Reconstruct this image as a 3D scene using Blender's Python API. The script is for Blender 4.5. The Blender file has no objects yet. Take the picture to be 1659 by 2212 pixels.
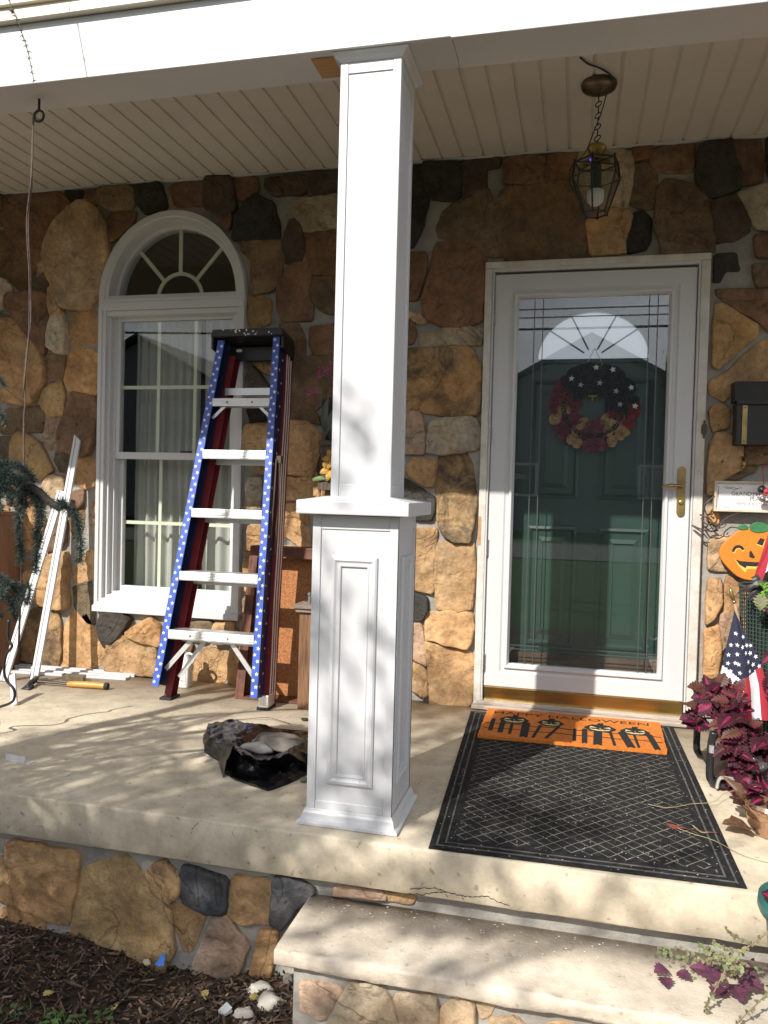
import bpy, bmesh, math, random
from mathutils import Vector, Matrix, noise
from mathutils.geometry import tessellate_polygon

scene = bpy.context.scene
COL = scene.collection
random.seed(11)
R = math.radians

# ---------------------------------------------------------------- camera
cam_d = bpy.data.cameras.new('camera'); cam = bpy.data.objects.new('camera', cam_d); COL.objects.link(cam)
scene.camera = cam
cam_d.sensor_fit = 'VERTICAL'; cam_d.sensor_height = 36.0
cam_d.lens = 36.0 * 1715.4 / 2212.0
cam_d.clip_start = 0.02; cam_d.clip_end = 500
YAW, PITCH, ROLL = 0.2404, -0.0245, 0.0257
fw = Vector((-math.sin(YAW)*math.cos(PITCH), math.cos(YAW)*math.cos(PITCH), math.sin(PITCH)))
r0 = Vector((math.cos(YAW), math.sin(YAW), 0)); u0 = r0.cross(fw)
r1 = r0*math.cos(ROLL) + u0*math.sin(ROLL); u1 = -r0*math.sin(ROLL) + u0*math.cos(ROLL)
cam.matrix_world = Matrix(((r1.x, u1.x, -fw.x, 0.4116), (r1.y, u1.y, -fw.y, -3.7688), (r1.z, u1.z, -fw.z, 1.0053), (0, 0, 0, 1)))

# ---------------------------------------------------------------- sun, sky, exposure
SUN_TRAVEL = Vector((0.449, 1.0, -0.88)).normalized()
sun_d = bpy.data.lights.new('sun', 'SUN'); sun = bpy.data.objects.new('sun', sun_d); COL.objects.link(sun)
sun_d.energy = 5.0; sun_d.angle = R(0.55); sun_d.color = (1.0, 0.95, 0.88)
sun.rotation_euler = SUN_TRAVEL.to_track_quat('-Z', 'Y').to_euler()
sun.location = (-6, -12, 9)
world = bpy.data.worlds.new('World'); scene.world = world; world.use_nodes = True
wn = world.node_tree.nodes; wl = world.node_tree.links
bg = wn['Background']
sky = wn.new('ShaderNodeTexSky'); sky.sky_type = 'NISHITA'; sky.sun_disc = False
sky.sun_elevation = math.asin(0.88/math.sqrt(0.449**2+1+0.88**2)); sky.sun_rotation = math.atan2(-0.449, -1.0)
sky.air_density = 1.0; sky.dust_density = 2.0
tc = wn.new('ShaderNodeTexCoord'); mp = wn.new('ShaderNodeMapping'); mp.inputs['Scale'].default_value = (1.2, 1.2, 3.4)
nz = wn.new('ShaderNodeTexNoise'); nz.inputs['Scale'].default_value = 2.2; nz.inputs['Detail'].default_value = 7
cr = wn.new('ShaderNodeValToRGB'); cr.color_ramp.elements[0].position = 0.38; cr.color_ramp.elements[1].position = 0.62
mx = wn.new('ShaderNodeMix'); mx.data_type = 'RGBA'
wl.new(tc.outputs['Generated'], mp.inputs['Vector']); wl.new(mp.outputs[0], nz.inputs['Vector']); wl.new(nz.outputs['Fac'], cr.inputs[0])
wl.new(cr.outputs[0], mx.inputs['Factor']); wl.new(sky.outputs[0], mx.inputs['A']); mx.inputs['B'].default_value = (16.5, 17.2, 18.4, 1)
wl.new(mx.outputs['Result'], bg.inputs['Color'])
bg.inputs['Strength'].default_value = 0.066
scene.view_settings.view_transform = 'Standard'; scene.view_settings.look = 'None'
scene.view_settings.gamma = 1.0; scene.view_settings.use_curve_mapping = False
scene.view_settings.exposure = 0.36
scene.cycles.use_denoising = True
scene.cycles.max_bounces = 8; scene.cycles.transparent_max_bounces = 16
scene.cycles.sample_clamp_indirect = 6.0

# ---------------------------------------------------------------- helpers
class MB:
    'collects faces of one mesh'
    def __init__(s): s.v = []; s.f = []; s.m = []; s.mi = 0
    def add(s, vs, fs, M=None):
        o = len(s.v)
        s.v += [tuple(M @ Vector(p)) for p in vs] if M else [tuple(p) for p in vs]
        s.f += [tuple(i+o for i in f) for f in fs]; s.m += [s.mi]*len(fs); return s
    def box(s, x0, x1, y0, y1, z0, z1, M=None):
        return s.add([(x0,y0,z0),(x1,y0,z0),(x1,y1,z0),(x0,y1,z0),(x0,y0,z1),(x1,y0,z1),(x1,y1,z1),(x0,y1,z1)],
                     [(3,2,1,0),(4,5,6,7),(0,1,5,4),(1,2,6,5),(2,3,7,6),(3,0,4,7)], M)
    def beam(s, p0, p1, w, d, up=(0,0,1)):
        'rectangular bar from p0 to p1; w across, d along the direction nearest to up'
        p0 = Vector(p0); p1 = Vector(p1); t = (p1-p0).normalized(); up = Vector(up)
        a = t.cross(up).normalized(); b = a.cross(t).normalized()
        vs = []
        for p in (p0, p1):
            for i, j in ((-1,-1),(1,-1),(1,1),(-1,1)): vs.append(p + a*(i*w/2) + b*(j*d/2))
        return s.add(vs, [(0,3,2,1),(4,5,6,7),(0,1,5,4),(1,2,6,5),(2,3,7,6),(3,0,4,7)])
    def tube(s, pts, r, n=8, caps=True):
        pts = [Vector(p) for p in pts]; rs = r if isinstance(r, (list, tuple)) else [r]*len(pts)
        vs = []; fs = []; prev = None
        for i, p in enumerate(pts):
            t = (pts[min(i+1, len(pts)-1)] - pts[max(i-1, 0)]).normalized()
            if prev is None: a = t.orthogonal().normalized()
            else:
                a = prev - t*prev.dot(t)
                a = a.normalized() if a.length > 1e-6 else t.orthogonal().normalized()
            prev = a; b = t.cross(a)
            for k in range(n):
                q = 2*math.pi*k/n; vs.append(p + (a*math.cos(q) + b*math.sin(q))*rs[i])
        for i in range(len(pts)-1):
            for k in range(n): fs.append((i*n+k, i*n+(k+1)%n, (i+1)*n+(k+1)%n, (i+1)*n+k))
        if caps: fs += [tuple(range(n-1, -1, -1)), tuple((len(pts)-1)*n+k for k in range(n))]
        return s.add(vs, fs)
    def ring(s, c, rad, r, axis=(0,1,0), n=24, m=8, a0=0, a1=2*math.pi, sx=1, sz=1):
        'torus or arc around axis'
        ax = Vector(axis).normalized(); e = ax.orthogonal().normalized(); g = ax.cross(e); c = Vector(c)
        full = abs(a1-a0-2*math.pi) < 1e-6; cnt = n if full else n+1; vs = []; fs = []
        for i in range(cnt):
            q = a0+(a1-a0)*i/n; d = e*math.cos(q)*sx + g*math.sin(q)*sz; dn = d.normalized()
            for k in range(m):
                p = 2*math.pi*k/m; vs.append(c + d*rad + dn*(r*math.cos(p)) + ax*(r*math.sin(p)))
        for i in range(n):
            for k in range(m):
                j = (i+1) % cnt; fs.append((i*m+k, j*m+k, j*m+(k+1)%m, i*m+(k+1)%m))
        return s.add(vs, fs)
    def lathe(s, prof, c=(0,0,0), n=24, M=None, caps=True):
        vs = []; fs = []; c = Vector(c)
        for r, z in prof:
            for k in range(n):
                q = 2*math.pi*k/n; p = Vector((r*math.cos(q), r*math.sin(q), z)); vs.append((M @ p if M else p) + c)
        L = len(prof)
        for i in range(L-1):
            for k in range(n): fs.append((i*n+k, i*n+(k+1)%n, (i+1)*n+(k+1)%n, (i+1)*n+k))
        if caps: fs += [tuple(range(n-1, -1, -1)), tuple((L-1)*n+k for k in range(n))]
        return s.add(vs, fs)
    def prism(s, poly, a, b, fn):
        'extruded polygon; fn(u, v, w) gives the point'
        n = len(poly)
        vs = [fn(u, v, a) for u, v in poly] + [fn(u, v, b) for u, v in poly]
        return s.add(vs, [tuple(range(n)), tuple(range(2*n-1, n-1, -1))] + [(i, n+i, n+(i+1)%n, (i+1)%n) for i in range(n)])
    def frame(s, x0, x1, z0, z1, prof, fn=None, close=True):
        'mitred picture frame: prof is a list of (inset, y) going round the section'
        fn = fn or (lambda x, y, z: (x, y, z)); vs = []; fs = []
        for i, y in prof:
            vs += [fn(x0+i, y, z0+i), fn(x1-i, y, z0+i), fn(x1-i, y, z1-i), fn(x0+i, y, z1-i)]
        L = len(prof)
        for a in range(L if close else L-1):
            b = (a+1) % L
            for k in range(4): fs.append((a*4+k, a*4+(k+1)%4, b*4+(k+1)%4, b*4+k))
        return s.add(vs, fs)
    def strip(s, path, prof, closed=False):
        'sweep: path is a list of functions result rows; path[i] = list of section points'
        n = len(path[0]); vs = [p for row in path for p in row]; fs = []
        for i in range(len(path)-1+(1 if closed else 0)):
            j = (i+1) % len(path)
            for k in range(n): fs.append((i*n+k, i*n+(k+1)%n, j*n+(k+1)%n, j*n+k))
        if not closed: fs += [tuple(range(n-1, -1, -1)), tuple((len(path)-1)*n+k for k in range(n))]
        return s.add(vs, fs)
    def build(s, name, mat, parent=None, smooth=False, bevel=0, label=None, fixn=True, seg=2):
        me = bpy.data.meshes.new(name); me.from_pydata(s.v, [], s.f)
        for m in (mat if isinstance(mat, (list, tuple)) else [mat]): me.materials.append(m)
        me.polygons.foreach_set('material_index', s.m)
        if fixn:
            bm = bmesh.new(); bm.from_mesh(me); bmesh.ops.recalc_face_normals(bm, faces=bm.faces[:]); bm.to_mesh(me); bm.free()
        if smooth: me.polygons.foreach_set('use_smooth', [True]*len(me.polygons))
        me.update()
        o = bpy.data.objects.new(name, me); COL.objects.link(o)
        if parent is not None:
            o.parent = parent; o.matrix_parent_inverse = Matrix.Translation(-Vector(parent['origin'])) if 'origin' in parent else Matrix()
        if bevel:
            b = o.modifiers.new('bevel', 'BEVEL'); b.width = bevel; b.segments = seg; b.limit_method = 'ANGLE'; b.angle_limit = R(40)
            b.harden_normals = False
        if label: o['label'] = label
        return o

def tag(o, label=None, cat=None, group=None, kind=None):
    if label: o['label'] = label
    if cat: o['category'] = cat
    if group: o['group'] = group
    if kind: o['kind'] = kind
    return o
def thing(name, label, cat, loc=(0,0,0), group=None):
    'an Empty at the base of the thing; parts are built in world coordinates'
    o = bpy.data.objects.new(name, None); COL.objects.link(o); o.location = loc; o.empty_display_size = 0.05
    o['origin'] = tuple(float(a) for a in loc)
    return tag(o, label, cat, group)
def finish_origins():
    for o in bpy.data.objects:
        if 'origin' in o: del o['origin']

def smoothed(pts, it=2):
    for _ in range(it):
        n = len(pts); q = []
        for i in range(n):
            a = pts[i]; b = pts[(i+1) % n]
            q += [(a[0]*.75+b[0]*.25, a[1]*.75+b[1]*.25), (a[0]*.25+b[0]*.75, a[1]*.25+b[1]*.75)]
        pts = q
    return pts
def spline(pts, n=8):
    'Catmull-Rom through 3D points'
    P = [Vector(p) for p in pts]; P = [P[0]*2-P[1]] + P + [P[-1]*2-P[-2]]; out = []
    for i in range(1, len(P)-2):
        for k in range(n):
            t = k/n; a, b, c, d = P[i-1], P[i], P[i+1], P[i+2]
            out.append(0.5*((2*b) + (c-a)*t + (2*a-5*b+4*c-d)*t*t + (3*b-a-3*c+d)*t**3))
    out.append(P[-2]); return out
def star_pts(cx, cy, r, rot=0):
    return [(cx + (r if k % 2 == 0 else r*.42)*math.sin(rot+k*math.pi/5), cy + (r if k % 2 == 0 else r*.42)*math.cos(rot+k*math.pi/5)) for k in range(10)]

# ---------------------------------------------------------------- materials
def mat(name, col, rough=0.6, metal=0.0, var=0.0, vscale=8.0, bump=0.0, bscale=40.0, col2=None, coat=0.0, spec=0.5, detail=6.0, lo=0.35, hi=0.65, stretch=None, bdist=0.01, trans=0.0, sheen=0.0, specks=0.0):
    m = bpy.data.materials.new(name); m.use_nodes = True; N = m.node_tree.nodes; L = m.node_tree.links
    p = N['Principled BSDF']; p.inputs['Roughness'].default_value = rough; p.inputs['Metallic'].default_value = metal
    p.inputs['Coat Weight'].default_value = coat; p.inputs['Specular IOR Level'].default_value = spec
    p.inputs['Base Color'].default_value = (*col, 1)
    if trans: p.inputs['Subsurface Weight'].default_value = 0.0
    co = N.new('ShaderNodeTexCoord'); src = co.outputs['Object']
    if stretch:
        mpn = N.new('ShaderNodeMapping'); mpn.inputs['Scale'].default_value = stretch; L.new(src, mpn.inputs['Vector']); src = mpn.outputs[0]
    if var or col2:
        n = N.new('ShaderNodeTexNoise'); n.inputs['Scale'].default_value = vscale; n.inputs['Detail'].default_value = detail; n.inputs['Roughness'].default_value = 0.62
        L.new(src, n.inputs['Vector'])
        c = N.new('ShaderNodeValToRGB'); c.color_ramp.elements[0].position = lo; c.color_ramp.elements[1].position = hi
        a = col if col2 else tuple(x*(1-var) for x in col); b = col2 if col2 else tuple(min(1, x*(1+var)) for x in col)
        c.color_ramp.elements[0].color = (*a, 1); c.color_ramp.elements[1].color = (*b, 1)
        L.new(n.outputs['Fac'], c.inputs[0]); L.new(c.outputs[0], p.inputs['Base Color'])
        rr = N.new('ShaderNodeMapRange'); rr.inputs['To Min'].default_value = max(0, rough-.08); rr.inputs['To Max'].default_value = min(1, rough+.08)
        L.new(n.outputs['Fac'], rr.inputs['Value']); L.new(rr.outputs[0], p.inputs['Roughness'])
    if specks:
        n3 = N.new('ShaderNodeTexNoise'); n3.inputs['Scale'].default_value = 48; n3.inputs['Detail'].default_value = 3; L.new(src, n3.inputs['Vector'])
        c3 = N.new('ShaderNodeValToRGB'); c3.color_ramp.elements[0].position = .70; c3.color_ramp.elements[1].position = .76; c3.color_ramp.elements[0].color = (1,1,1,1); c3.color_ramp.elements[1].color = (specks*.9, specks*.88, specks*.85, 1)
        L.new(n3.outputs['Fac'], c3.inputs[0]); x3 = N.new('ShaderNodeMix'); x3.data_type = 'RGBA'; x3.blend_type = 'MULTIPLY'; x3.inputs['Factor'].default_value = 1
        L.new(p.inputs['Base Color'].links[0].from_socket, x3.inputs['A']); L.new(c3.outputs[0], x3.inputs['B']); L.new(x3.outputs['Result'], p.inputs['Base Color'])
    if bump:
        n2 = N.new('ShaderNodeTexNoise'); n2.inputs['Scale'].default_value = bscale; n2.inputs['Detail'].default_value = 8; L.new(src, n2.inputs['Vector'])
        b = N.new('ShaderNodeBump'); b.inputs['Strength'].default_value = bump; b.inputs['Distance'].default_value = bdist
        L.new(n2.outputs['Fac'], b.inputs['Height']); L.new(b.outputs[0], p.inputs['Normal'])
    return m
def glass(name, f0=.05, tint=(1,1,1), rough=0.0):
    'clear pane: see-through with a Schlick mirror part, the same from both sides'
    m = bpy.data.materials.new(name); m.use_nodes = True; N = m.node_tree.nodes; L = m.node_tree.links
    N.remove(N['Principled BSDF']); out = N['Material Output']
    ge = N.new('ShaderNodeNewGeometry'); dt = N.new('ShaderNodeVectorMath'); dt.operation = 'DOT_PRODUCT'; L.new(ge.outputs['Normal'], dt.inputs[0]); L.new(ge.outputs['Incoming'], dt.inputs[1])
    def mth(op, a, b=None):
        n = N.new('ShaderNodeMath'); n.operation = op
        for i, q in enumerate((a, b)):
            if q is None: continue
            if isinstance(q, (int, float)): n.inputs[i].default_value = q
            else: L.new(q, n.inputs[i])
        return n.outputs[0]
    c = mth('ABSOLUTE', dt.outputs['Value']); q = mth('POWER', mth('SUBTRACT', 1.0, c), 5.0); f = mth('ADD', mth('MULTIPLY', q, 1-f0), f0)
    t = N.new('ShaderNodeBsdfTransparent'); t.inputs[0].default_value = (*tint, 1)
    g = N.new('ShaderNodeBsdfGlossy'); g.inputs['Roughness'].default_value = rough
    x = N.new('ShaderNodeMixShader'); L.new(f, x.inputs[0]); L.new(t.outputs[0], x.inputs[1]); L.new(g.outputs[0], x.inputs[2])
    L.new(x.outputs[0], out.inputs[0]); return m

WHITE = mat('white_vinyl', (.57,.572,.575), .38, var=.025, vscale=3, bump=.05, bscale=30)
WHITEP = mat('white_pvc_trim', (.575,.578,.588), .42, var=.03, specks=.8, vscale=4, bump=.04, bscale=25)
OFFWHITE = mat('aged_white_paint', (.50,.46,.39), .6, col2=(.64,.62,.58), vscale=14, bump=.25, bscale=60, bdist=.004)
CREAM = mat('cream_siding', (.68,.63,.53), .5, var=.03)
SOFFIT = mat('soffit_panel', (.56,.535,.48), .55, var=.05, vscale=2.5)
DARK = mat('dark_gap', (.02,.018,.016), .9)
BLACKM = mat('black_metal', (.018,.017,.016), .45, var=.2)
BRASS = mat('aged_brass', (.34,.24,.10), .38, metal=1, var=.25, vscale=20)
BRASSK = mat('brushed_brass', (.42,.29,.10), .32, metal=1, var=.12, vscale=6, stretch=(1,1,30))
GOLD = mat('polished_brass', (.75,.52,.16), .22, metal=1)
ALU = mat('aluminium', (.80,.80,.80), .42, metal=.85, var=.06, vscale=12, stretch=(2,30,30))
STEEL = mat('dull_steel', (.35,.34,.33), .45, metal=.9, var=.15)
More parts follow.
